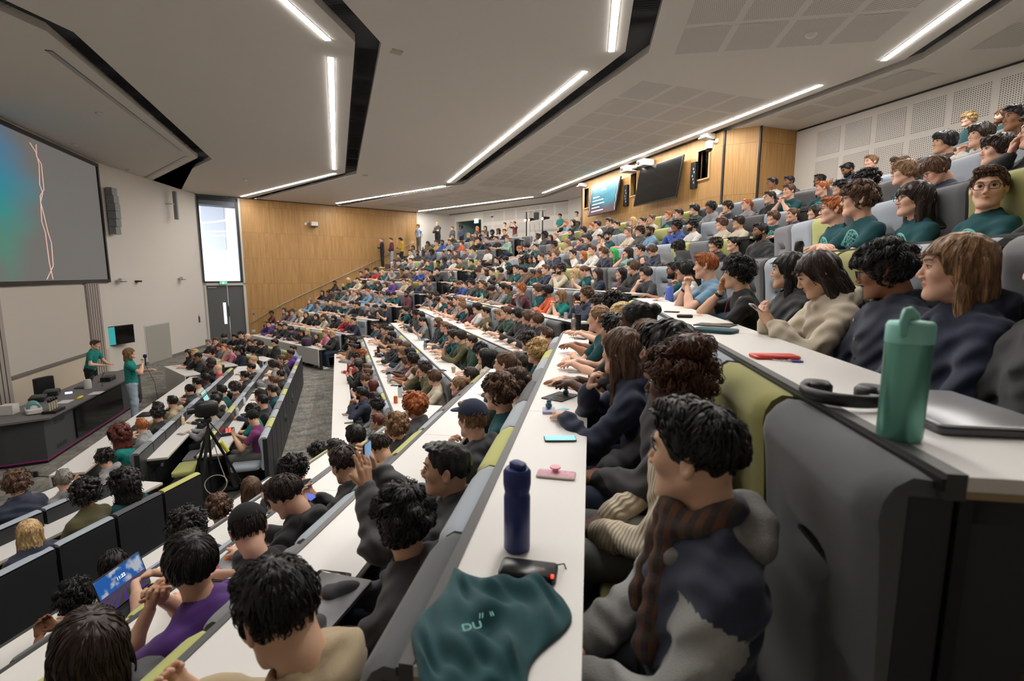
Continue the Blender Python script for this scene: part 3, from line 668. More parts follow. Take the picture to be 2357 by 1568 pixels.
def cloth_mesh(kind, pose, h):
    key = (kind, pose, h)
    if key in CLOTHC: return CLOTHC[key]
    sk = skeleton(pose); bulk = {'T': .012, 'L': .014, 'S': .018, 'H': .024, 'J': .030}[kind]; pr = torso_prims(sk, bulk); lo, hi = [sk['H'] - .22], [sk['N'] + .22]
    for sgn, S, E, W, A in sk['arms']:
        if kind == 'T': e = S + (E - S) * .62; pr += [('c', S, e, .058, .057, {'k': .04})]; lo.append(np.minimum(S, e) - .08); hi.append(np.maximum(S, e) + .08)
        else:
            b = bulk * .55; w2 = E + (W - E) * .93
            pr += [('c', S, E, .050 + b, .048 + b, {'k': .04}), ('c', E, w2, .049 + b, .034 + b * .8, {'k': .02})]
            if kind in 'HJS': pr += [('c', E + (W - E) * .62, E + (W - E) * .80, .044 + b, .041 + b, {'k': .012})]
            lo.append(np.minimum(np.minimum(S, E), W) - .09); hi.append(np.maximum(np.maximum(S, E), W) + .09)
    N = sk['N']
    if kind in 'H': pr += [('e', N + np.array([0, -.085, .01]), (.115, .05, .075), Rx(.5), {'k': .02}), ('c', N + np.array([.07, -.04, .02]), N + np.array([.03, .085, -.035]), .03, .02, {'k': .02}), ('c', N + np.array([-.07, -.04, .02]), N + np.array([-.03, .085, -.035]), .03, .02, {'k': .02})]
    if kind == 'J': pr += [('c', N + np.array([.062, -.045, .045]), N + np.array([.05, .06, .0]), .018, .02, {'k': .012}), ('c', N + np.array([-.062, -.045, .045]), N + np.array([-.05, .06, .0]), .018, .02, {'k': .012}), ('c', N + np.array([-.05, -.06, .05]), N + np.array([.05, -.06, .05]), .018, .018, {'k': .012})]
    ph = hash(pose) % 7 if False else ord(pose) % 7; am = {'T': .0035, 'L': .004, 'S': .005, 'H': .006, 'J': .007}[kind]
    nk = N + np.array([0, .012, .035]); cutb = sk['H'][2] - .10
    def f(P):
        d = blend(P, pr, .05)
        d += am * (np.sin(P[:, 0] * 31 + P[:, 2] * 22 + ph + 2 * np.sin(P[:, 1] * 17)) * np.sin(P[:, 2] * 37 + P[:, 1] * 29 + 1.3 * ph)) + am * .6 * np.sin(P[:, 2] * 75 + P[:, 0] * 40 + 3 * np.sin(P[:, 1] * 31 + ph))
        d = -smin(-d, ell_(P, nk + np.array([0, 0, .03]), (.060, .062, .075)) * 1.0, .008) if kind != 'J' else -smin(-d, ell_(P, nk + np.array([0, .02, .04]), (.052, .065, .09)), .008)
        for sgn, S, E, W, A in sk['arms']:                                  # open cuffs
            if kind == 'T': e = S + (E - S) * .66; d = np.maximum(d, np.where(np.linalg.norm(P - e, axis=1) < .10, (P - e) @ nrm(E - S), -1))
        return np.maximum(d, cutb - P[:, 2])
    V, F = snet(f, np.min(lo, 0), np.max(hi, 0), h); me = MB().add(V, F.tolist()).mesh('top_garment', True, [M_black]); CLOTHC[key] = me; return me
def legs_mesh(st, h=.02):
    key = ('legs', st, h)
    if key in CLOTHC: return CLOTHC[key]
    mbs = []
    if st:
        pr = [('e', (0, 0, .93), (.165, .115, .12))]
        for s in (-1, 1): pr += [('c', (s * .09, 0, .88), (s * .095, .01, .48), .092, .066), ('c', (s * .095, .01, .48), (s * .10, -.01, .09), .068, .056)]
        sh = [('c', (s * .10, -.04, .045), (s * .11, .13, .035), .04, .035) for s in (-1, 1)]; lo, hi = (-.3, -.2, 0), (.3, .25, 1.06)
    else:
        pr = [('e', (0, .0, .52), (.175, .13, .10))]
        for s in (-1, 1): pr += [('c', (s * .09, .03, .525), (s * .12, .42, .53), .085, .066), ('c', (s * .12, .43, .52), (s * .12, .38, .09), .064, .05)]
        sh = [('c', (s * .12, .36, .045), (s * .13, .53, .035), .04, .035) for s in (-1, 1)]; lo, hi = (-.3, -.2, 0), (.3, .65, .68)
    V, F = snet(lambda P: blend(P, pr, .05) + .003 * np.sin(P[:, 2] * 50 + P[:, 1] * 40), lo, hi, h); a = MB().add(V, F.tolist()).mesh('trousers', True, [M_black])
    V, F = snet(lambda P: np.maximum(blend(P, sh, .02), .004 - P[:, 2]), lo, (hi[0], hi[1], .14), .014); b = MB().add(V, F.tolist()).mesh('shoes', True, [M_black])
    CLOTHC[key] = (a, b); return a, b
# hair ------------------------------------------------------------
HAIRC = {}
def hair_field(style, seed):
    rs = np.random.RandomState(seed); blobs = None
    if style in 'cawAB':
        n = {'c': 110, 'a': 150, 'w': 70, 'A': 260, 'B': 110}[style]; d = rs.randn(n, 3); d /= np.linalg.norm(d, axis=1)[:, None]
        off = {'c': .012, 'a': .034, 'w': .006, 'A': .05, 'B': .012}[style]; blobs = np.array([0, -.014, .034]) + d * (np.array([.080, .100, .092]) + off); br = {'c': .019, 'a': .02, 'w': .024, 'A': .026, 'B': .019}[style]
    def zmin(y, ax):
        xs = {'s': [-.075, -.02, .01, .055, .066], 'q': [-.07, -.01, .02, .06, .07], 'm': [-.105, -.05, -.02, .03, .038], 'c': [-.085, -.03, 0, .045, .05], 'w': [-.12, -.075, -.03, .04, .05], 'a': [-.08, -.03, .0, .05, .058], 'A': [-.15, -.09, -.02, .05, .06],
              'l': [-.2, -.2, -.04, .055, .062], 'f': [-.2, -.2, -.03, .02, .03], 'p': [-.07, -.03, .012, .06, .068], 'b': [-.07, -.03, .012, .06, .068], 'B': [-.08, -.02, .0, .058, .064], 'o': [-.13, -.11, -.04, .03, .042], 'z': [-.08, -.02, .01, .062, .074], 'd': [-.14, -.12, -.03, .03, .03], 'u': [.0, .012, .038, .066, .070]}[style]
        return np.interp(y, [-.07, -.02, .035, .066, .10], xs)
    g = {'s': .006, 'q': .006, 'm': .014, 'c': .010, 'w': .012, 'a': .02, 'A': .03, 'l': .011, 'f': .012, 'p': .007, 'b': .007, 'B': .008, 'o': .018, 'z': .0025, 'd': .012, 'u': .009}[style]
    def f(P):
        X = P.copy(); X[:, 0] = np.abs(X[:, 0])
        d = ell_(P, (0, -.014, .032), (.0755 + g, .0975 + g, .0875 + g))
        if style == 'q': d = smin(d, ell_(P, (.008, .045, .112), (.058, .055, .030)), .02)
        if style == 'u': d = smin(d, ell_(P, (.012, .03, .106), (.058, .062, .024)), .02)
        if style in 'mo': d = smin(d, ell_(P, (.01, .060, .082), (.070, .042, .032)), .02); d = smin(d, ell_(X, (.066, .0, .0), (.022, .06, .06)), .02)
        if style in 'sz': d = smin(d, ell_(P, (.01, .05, .098), (.06, .05, .018 if style == 's' else .008)), .02)
        if blobs is not None:
            for bc in blobs: d = smin(d, np.linalg.norm(P - bc, axis=1) - br, .008)
        y, ax = P[:, 1], X[:, 0]
        d = np.maximum(d, (zmin(y + (.02 * (ax < .035) if style in 'lf' else 0), ax) - P[:, 2]) * .9)
        d = np.maximum(d, -(ell_(P, (0, .06, -.05), (.062, .085, .088))))          # keep the face clear
        if style in 'lfd':
            L = {'l': -.30, 'f': -.26, 'd': -.13}[style]
            c = cap_(P * np.array([.72, 1, 1]), (0, -.055, .02), (0, -.085, L), .062, .050); s = cap_(X, (.072, -.005, .03), (.085, -.01, L * .95), .020, .022); t = smin(c, s, .03)
            d = smin(d, np.maximum(t, -(ell_(P, (0, .065, -.07), (.066, .09, .115)))), .012)
            if style == 'f': d = smin(d, np.maximum(ell_(P, (0, .072, .055), (.066, .026, .026)), .028 - P[:, 2]), .01)
        if style == 'p': d = smin(d, cap_(P, (0, -.105, .045), (0, -.135, .01), .022, .026), .01); d = smin(d, cap_(P, (0, -.135, .01), (.01, -.125, -.17), .027, .010), .012)
        if style in 'bB': d = smin(d, ell_(P, (0, -.105, .075) if style == 'b' else (0, -.05, .135), (.040, .036, .036) if style == 'b' else (.07, .07, .045)), .008)
        if style == 'A': d = smin(d, np.maximum(cap_(P * np.array([.6, 1, 1]), (0, -.06, .0), (0, -.08, -.16), .07, .075), -(ell_(P, (0, .065, -.07), (.07, .09, .125)))), .02)
        return d + .0022 * np.sin(P[:, 0] * 210 + 3 * np.sin(P[:, 2] * 30 + seed)) * (.3 + .7 * np.clip(-P[:, 2] * 6 + 1, 0, 1)) + .0016 * np.sin(P[:, 1] * 160 + 3 * np.sin(P[:, 0] * 40 + seed))
    return f
def hair_mesh(style, h, seed=1):
    key = (style, h, seed)
    if key in HAIRC: return HAIRC[key]
    f = hair_field(style, seed); lo = (-.14, -.19, -.36 if style in 'lf' else -.24); V, F = snet(f, lo, (.14, .13, .20), h); mb = MB().add(V, F.tolist()); rs = np.random.RandomState(seed + 5)
    # tapered locks combed over the surface
    nl = {'s': 170, 'q': 190, 'm': 230, 'c': 240, 'w': 260, 'a': 200, 'A': 320, 'l': 170, 'f': 180, 'p': 90, 'b': 90, 'B': 240, 'o': 220, 'z': 40, 'd': 200, 'u': 200}[style]; nl = int(nl * (1 if h > .0052 else 4.2))
    if h > .0065: nl = nl // 2
    Q = V[rs.randint(0, len(V), nl)]; e = .004; G = np.stack([f(Q + np.eye(3)[i] * e) - f(Q - np.eye(3)[i] * e) for i in range(3)], 1); G /= np.linalg.norm(G, axis=1)[:, None] + 1e-9
    keep = ~((Q[:, 2] < -.16) & (style not in 'lfA')) & ~((Q[:, 1] > .035) & (Q[:, 2] < .03)); Q = Q[keep]; G = G[keep]; m = len(Q)
    def grad(P): g = np.stack([f(P + np.eye(3)[i] * e) - f(P - np.eye(3)[i] * e) for i in range(3)], 1); return g / (np.linalg.norm(g, axis=1)[:, None] + 1e-9)
    curly = style in 'caAwB'; n = 5 if curly or style in 'lfdo' else 4
    L = {'s': .032, 'q': .045, 'm': .055, 'c': .035, 'w': .06, 'a': .026, 'A': .05, 'l': .14, 'f': .13, 'p': .06, 'b': .05, 'B': .045, 'o': .07, 'z': .012, 'd': .09, 'u': .036}[style] * (.6 + .7 * rs.rand(m)); ph = rs.rand(m) * 6
    lift = {'s': .008, 'q': .012, 'm': .005, 'c': .016, 'w': .010, 'a': .016, 'A': .02, 'l': .002, 'f': .002, 'p': .001, 'b': .001, 'B': .014, 'o': .004, 'z': .002, 'd': .004, 'u': .007}[style]
    w0 = (.0052 if style in 'lf' else .0062) * (.7 + .6 * rs.rand(m)) * (1.0 if h > .0052 else .45); P = Q.copy(); pts = []
    for i in range(n + 1):
        t = i / n; g = grad(P); crown = np.array([.01, -.045, .12]); fl = (P - crown) * np.array([1, 1.0, .6]) + np.array([0, .01, -.05])
        if style in 'pb': fl = np.where((P[:, 2] > -.08)[:, None], np.array([0, -.105, .06]) - P, fl)
        if style in 'qu': fl = np.where((P[:, 1] > 0)[:, None], np.array([.3, .3, .8]), fl)
        if style in 'lfd': fl = np.where((P[:, 2] < .03)[:, None], np.array([0, 0, -1.]) + rs.randn(m, 3) * .08, fl)
        fl = fl - g * (fl * g).sum(1)[:, None]; fl /= np.linalg.norm(fl, axis=1)[:, None] + 1e-9; sd = np.cross(g, fl)
        off = lift * math.sin(t * PI * .8); wob = (sd * np.cos(ph + t * 7)[:, None] * .008 + g * np.sin(ph + t * 7)[:, None] * .005 * t) if curly else sd * (.005 * np.sin(ph + t * 2))[:, None]
        pts.append(P + g * off + wob * min(1, t * 2)); P = P + fl * (L / n)[:, None]; P = P - grad(P) * (f(P) + .001)[:, None] * .9
    pts = np.stack(pts, 1)
    for j in range(m): mb.tube(pts[j], [w0[j] * (1 - (i / n) ** 2 * .9) for i in range(n + 1)], 4, 0, True, .5)
    me = mb.mesh('hair', True, [M_black]); HAIRC[key] = me; return me
def beard_mesh(h, full=1):
    key = ('beard', h, full)
    if key in HAIRC: return HAIRC[key]
    def f(P):
        d = head_field(P) - .0035 - .001 * np.sin(P[:, 0] * 200 + P[:, 2] * 130)
        X = P.copy(); X[:, 0] = np.abs(X[:, 0]); d = np.maximum(d, P[:, 2] + .047 - .45 * np.clip(.055 - P[:, 1], 0, .08)); d = np.maximum(d, -.118 - P[:, 2]); d = np.maximum(d, -.005 - P[:, 1])
        d = np.maximum(d, -(ell_(P, (0, .10, -.054), (.026, .03, .016))))
        m = np.maximum(head_field(P) - .003, np.maximum(np.abs(P[:, 2] + .045) - .0030, np.maximum(X[:, 0] - .026, .07 - P[:, 1]))); return np.minimum(d, m)
    V, F = snet(f, (-.1, -.02, -.135), (.1, .12, -.02), h); me = MB().add(V, F.tolist()).mesh('beard', True, [M_black]); HAIRC[key] = me; return me
def hat_mesh(kind, h=.006):
    key = ('hat', kind, h)
    if key in HAIRC: return HAIRC[key]
    if kind == 'K':                                                 # peaked cap
        f = lambda P: smin(np.maximum(ell_(P, (0, -.012, .05), (.088, .108, .090)), .052 - .10 * np.clip(-P[:, 1], 0, .1) - P[:, 2]), np.maximum(ell_(P, (0, .095, .058), (.074, .085, .012), Rx(-.12)), -P[:, 1] + .06), .004)
    elif kind == 'W': f = lambda P: np.maximum(smin(ell_(P, (0, -.012, .05), (.088, .108, .085)), ell_(P, (0, -.01, .045), (.125, .15, .014)), .03), .03 - P[:, 2])
    else: f = lambda P: np.maximum(ell_(P, (0, -.016, .045), (.092, .112, .102)), (.036 - .42 * np.clip(-P[:, 1] + .03, 0, .14) - P[:, 2])) + .0012 * np.sin(np.arctan2(P[:, 0], P[:, 1] + .016) * 90) - .004 * (np.abs(P[:, 2] - .055 + .42 * np.clip(-P[:, 1] + .03, 0, .14)) < .022)
    V, F = snet(f, (-.15, -.18, -.06), (.15, .20, .17), h); me = MB().add(V, F.tolist()).mesh('hat', True, [M_black]); HAIRC[key] = me; return me
def glasses_mesh():
    if 'gl' in HAIRC: return HAIRC['gl']
    mb = MB()
    for s in (-1, 1):
        pts = [(s * (.034 + .0235 * math.copysign(abs(math.cos(a)) ** .6, math.cos(a))), .100 - .10 * abs(.034 + .0235 * math.cos(a) - .02) * .35, .008 + .018 * math.copysign(abs(math.sin(a)) ** .6, math.sin(a))) for a in np.linspace(0, 2 * PI, 17)]
        mb.tube(pts, .0019, 5, 0, False); mb.tube([(s * .058, .097, .014), (s * .078, .05, .012), (s * .083, -.01, .008), (s * .080, -.03, -.01)], .0017, 5)
    mb.tube([(-.0115, .1, .012), (0, .103, .014), (.0115, .1, .012)], .0018, 5); HAIRC['gl'] = mb.mesh('glasses', True, [M_black]); return HAIRC['gl']
# colours -----------------------------------------------------------
M_eye = mat('eye_white', (225, 220, 214), .25); M_iris = mat('eye_iris', (44, 30, 22), .2)
def skinm(name, c): return mat(name, c, .52, bump=.15, bscale=420, var=.06, vscale=14, spec=.35)
SKINS = {'1': (222, 176, 152), '2': (202, 158, 130), '3': (150, 104, 76), '4': (84, 56, 44), '5': (212, 170, 142)}
MSKD = {k: skinm('skin_tone_%s' % n, SKINS[k]) for k, n in zip('12345', ('fair', 'tan', 'brown', 'deep', 'warm'))}; MSK = [MSKD['1']]
MLIPD = {k: mat('lips_%s' % n, tuple(int(a * b) for a, b in zip(SKINS[k], (.88, .74, .72))), .4) for k, n in zip('12345', ('fair', 'tan', 'brown', 'deep', 'warm'))}; MLIP = [MLIPD['1']]
def hairm(name, c):
    s = NT(name, .42); n = s.noise(s.vec('MULTIPLY', s.obj, (1., 1., .22)), 95, 4); s.color(s.mix(s.ramp(n, .3, .72), tuple(int(q * .62) for q in c), tuple(min(255, int(q * 1.3)) for q in c))).bump(n, .5, .003); s.b.inputs['Specular IOR Level'].default_value = .35; return s.m
HAIRCOL = {'k': ((25, 22, 22), 'black'), 'd': ((48, 36, 30), 'dark brown'), 'b': ((84, 60, 44), 'brown'), 'l': ((128, 98, 70), 'light brown'), 'o': ((160, 92, 48), 'ginger'), 'y': ((186, 156, 110), 'blond'), 'g': ((122, 116, 110), 'grey'), 'G': ((58, 160, 84), 'bright green'), 'r': ((88, 42, 34), 'reddish brown'), 'P': ((104, 40, 66), 'plum dyed')}
MHAIR = {k: hairm('hair_' + v[1].replace(' ', '_'), v[0]) for k, v in HAIRCOL.items()}
CL = {'t': ((20, 70, 76), 'teal'), 'e': ((16, 124, 116), 'bright teal'), 'k': ((27, 27, 30), 'black'), 'n': ((32, 40, 62), 'navy'), 'g': ((138, 138, 140), 'grey'), 'd': ((64, 64, 68), 'dark grey'), 'w': ((212, 208, 202), 'white'), 'c': ((198, 186, 166), 'cream'), 'v': ((38, 66, 52), 'dark green'),
      'o': ((88, 84, 54), 'olive'), 'b': ((36, 72, 148), 'royal blue'), 'u': ((112, 146, 172), 'light blue'), 'r': ((176, 44, 46), 'red'), 'm': ((92, 38, 48), 'maroon'), 'p': ((84, 46, 122), 'purple'), 'i': ((214, 130, 150), 'pink'), 'O': ((206, 86, 44), 'orange'), 'y': ((186, 150, 40), 'mustard'), 'x': ((92, 68, 54), 'brown'), 'a': ((148, 176, 160), 'sage green'), 'z': ((112, 40, 98), 'magenta'), 'q': ((150, 190, 186), 'mint'), 'h': ((176, 158, 128), 'beige')}
def clothm(k, g):
    n = 'cloth_%s_%s' % (CL[k][1].replace(' ', '_'), {'T': 'jersey', 'L': 'jersey', 'S': 'knit', 'H': 'fleece', 'J': 'woven'}[g])
    return mat(n, CL[k][0], .9 if g != 'J' else .7, bump=.3, bscale={'T': 500, 'L': 500, 'S': 160, 'H': 380, 'J': 420}[g], var=.08, vscale=18, sheen=.15)
def tealprint(k='t'):
    """T-shirt with pale line-art crest on the chest (object space of the wearer)"""
    nm = 'teal_tshirt_with_crest_' + k
    if nm in MC: return MC[nm]
    s = NT(nm, .9); x, y, z = s.sep(s.obj); cz = s.math('SUBTRACT', z, .83); r = s.math('SQRT', s.math('ADD', s.math('MULTIPLY', x, x), s.math('MULTIPLY', cz, cz)))
    vor = s.n('TexVoronoi', {'Vector': s.vec('MULTIPLY', s.obj, (1., .2, 1.)), 'Scale': 38.}, feature='DISTANCE_TO_EDGE').outputs['Distance']
    ln = s.math('LESS_THAN', vor, .09); ring = s.math('LESS_THAN', s.math('ABSOLUTE', s.math('SUBTRACT', r, .088)), .005); inn = s.math('LESS_THAN', r, .082)
    a = s.math('MULTIPLY', s.math('MAXIMUM', ring, s.math('MULTIPLY', ln, inn)), s.math('GREATER_THAN', y, .02))
    s.color(s.mix(s.math('MULTIPLY', a, .8), CL[k][0], (120, 196, 186))); return s.m
GNAME = {'T': 'T-shirt', 'L': 'long-sleeved top', 'S': 'jumper', 'H': 'hoodie', 'J': 'jacket'}
HN = {'s': 'short %s hair', 'u': 'undercut %s hair', 'q': 'swept-up %s hair', 'm': 'floppy %s hair', 'c': 'curly %s hair', 'w': 'wavy %s hair', 'a': 'afro-textured %s hair', 'A': 'big curly %s hair', 'l': 'long %s hair', 'f': 'long %s hair and fringe', 'p': '%s ponytail', 'b': '%s hair bun', 'B': 'curly %s topknot', 'o': 'chin-length %s hair', 'z': 'cropped %s hair', 'd': 'shoulder-length %s hair', 'h': 'bald head', 'k': 'beanie over %s hair', 'K': 'cap over %s hair', 'W': 'patterned bucket hat', 'j': 'black head covering'}
POSEN = {'r': 'forearms on the desk', 'c': 'chin resting on one hand', 'm': 'clasped hands at the mouth', 'l': 'leaning back with hands in lap', 'x': 'arms folded on the desk', 'p': 'looking down at held phone', 'w': 'bent over the desk', 'h': 'cheek propped on a hand', 'A': 'standing with folded arms', 'H': 'standing with joined hands', 'I': 'standing, hand on hip', 'M': 'standing with microphone', 'K': 'standing at the lectern', 'P': 'standing and filming', 'U': 'holding a phone up'}
M_trous = {'k': mat('trousers_black', (24, 24, 27), .85), 'n': mat('denim_dark_blue', (38, 50, 72), .85, bump=.3, bscale=600), 'u': mat('denim_light_blue', (156, 172, 184), .85, bump=.3, bscale=600), 'g': mat('trousers_grey', (104, 104, 100), .85), 'h': mat('trousers_beige', (150, 138, 116), .85)}
M_shoe = {'w': mat('shoes_white', (214, 212, 206), .5), 'k': mat('shoes_black', (26, 26, 28), .5)}
PEOPLE = []
def person(loc, rz, hair, hc, skin, garm, col, pose, ex='', s=1., look=None, pitch=0., h=.007, hc2=None, info=None, print_=None, leg=None, seed=1, wide=1.0):
    sk = skeleton(pose); rng = random.Random(int(loc[0] * 977 + loc[1] * 1313))
    yaw = 0. if look is None else look; pitch = pitch + sk['hp']
    yaw = round(max(-1.15, min(1.15, yaw)) / .21) * .21 if h >= .006 else yaw; pitch = round(pitch / .2) * .2 if h >= .006 else pitch
    t = link(bpy.data.objects.new('person', skin_mesh(pose, yaw, pitch, h, wide))); t.location = loc; t.rotation_euler = (0, 0, rz); t.scale = (s, s, s)
    for i, m_ in enumerate((MSKD[skin], MLIPD[skin], None, None, MHAIR[hc])):
        if m_: t.material_slots[i].link = 'OBJECT'; t.material_slots[i].material = m_
    R, piv = head_T(sk, yaw, pitch); hp = (sk['head'] - piv) @ R.T + piv; HT = Matrix([[*R[0], hp[0]], [*R[1], hp[1]], [*R[2], hp[2]], [0, 0, 0, 1]])
    def onhead(name, me, m_, sc_=None):
        o = child(name, me, t, [m_]); o.matrix_basis = HT if sc_ is None else HT @ Matrix.Diagonal((*sc_, 1)); return o
    hstyle = {'k': 's', 'K': 's', 'W': 's', 'j': 'd'}.get(hair, hair)
    if hair == 'k' and 'L' in ex: hstyle = 'w'
    if hstyle == 'u': onhead('hair_fade', hair_mesh('z', .0055, 3), MHAIR[hc], (wide, 1, 1))
    if hair != 'h': onhead('hair', hair_mesh(hstyle, .005 if h < .0048 else .0055 if h < .007 else .0075, seed), MHAIR[hc], (wide, 1, 1))
    if hair in 'kKW': onhead('hat', hat_mesh('K' if hair == 'K' else 'W' if hair == 'W' else 'k'), hc2 or mat('hat_black', (20, 20, 23), .9, bump=.4, bscale=300))
    if 'g' in ex: onhead('glasses', glasses_mesh(), M_black)
    if 'e' in ex: onhead('beard', beard_mesh(max(.004, h)), MHAIR[hc])
    cm_ = tealprint(col) if (print_ if print_ is not None else (garm == 'T' and col in 'te' and not sk['st'])) else clothm(col, garm)
    child({'T': 'tshirt', 'L': 'top', 'S': 'jumper', 'H': 'hoodie', 'J': 'jacket'}[garm], cloth_mesh(garm, pose, .017 if h >= .006 else .009), t, [cm_])
    lg = legs_mesh(sk['st']); child('trousers', lg[0], t, [M_trous[leg or rng.choice('kknng')]]); child('shoes', lg[1], t, [M_shoe['w' if sk['st'] or rng.random() < .4 else 'k']])
    t['category'] = 'person'; PEOPLE.append((t, hair, hc, garm, col, pose, ex, info)); return t, HT, sk
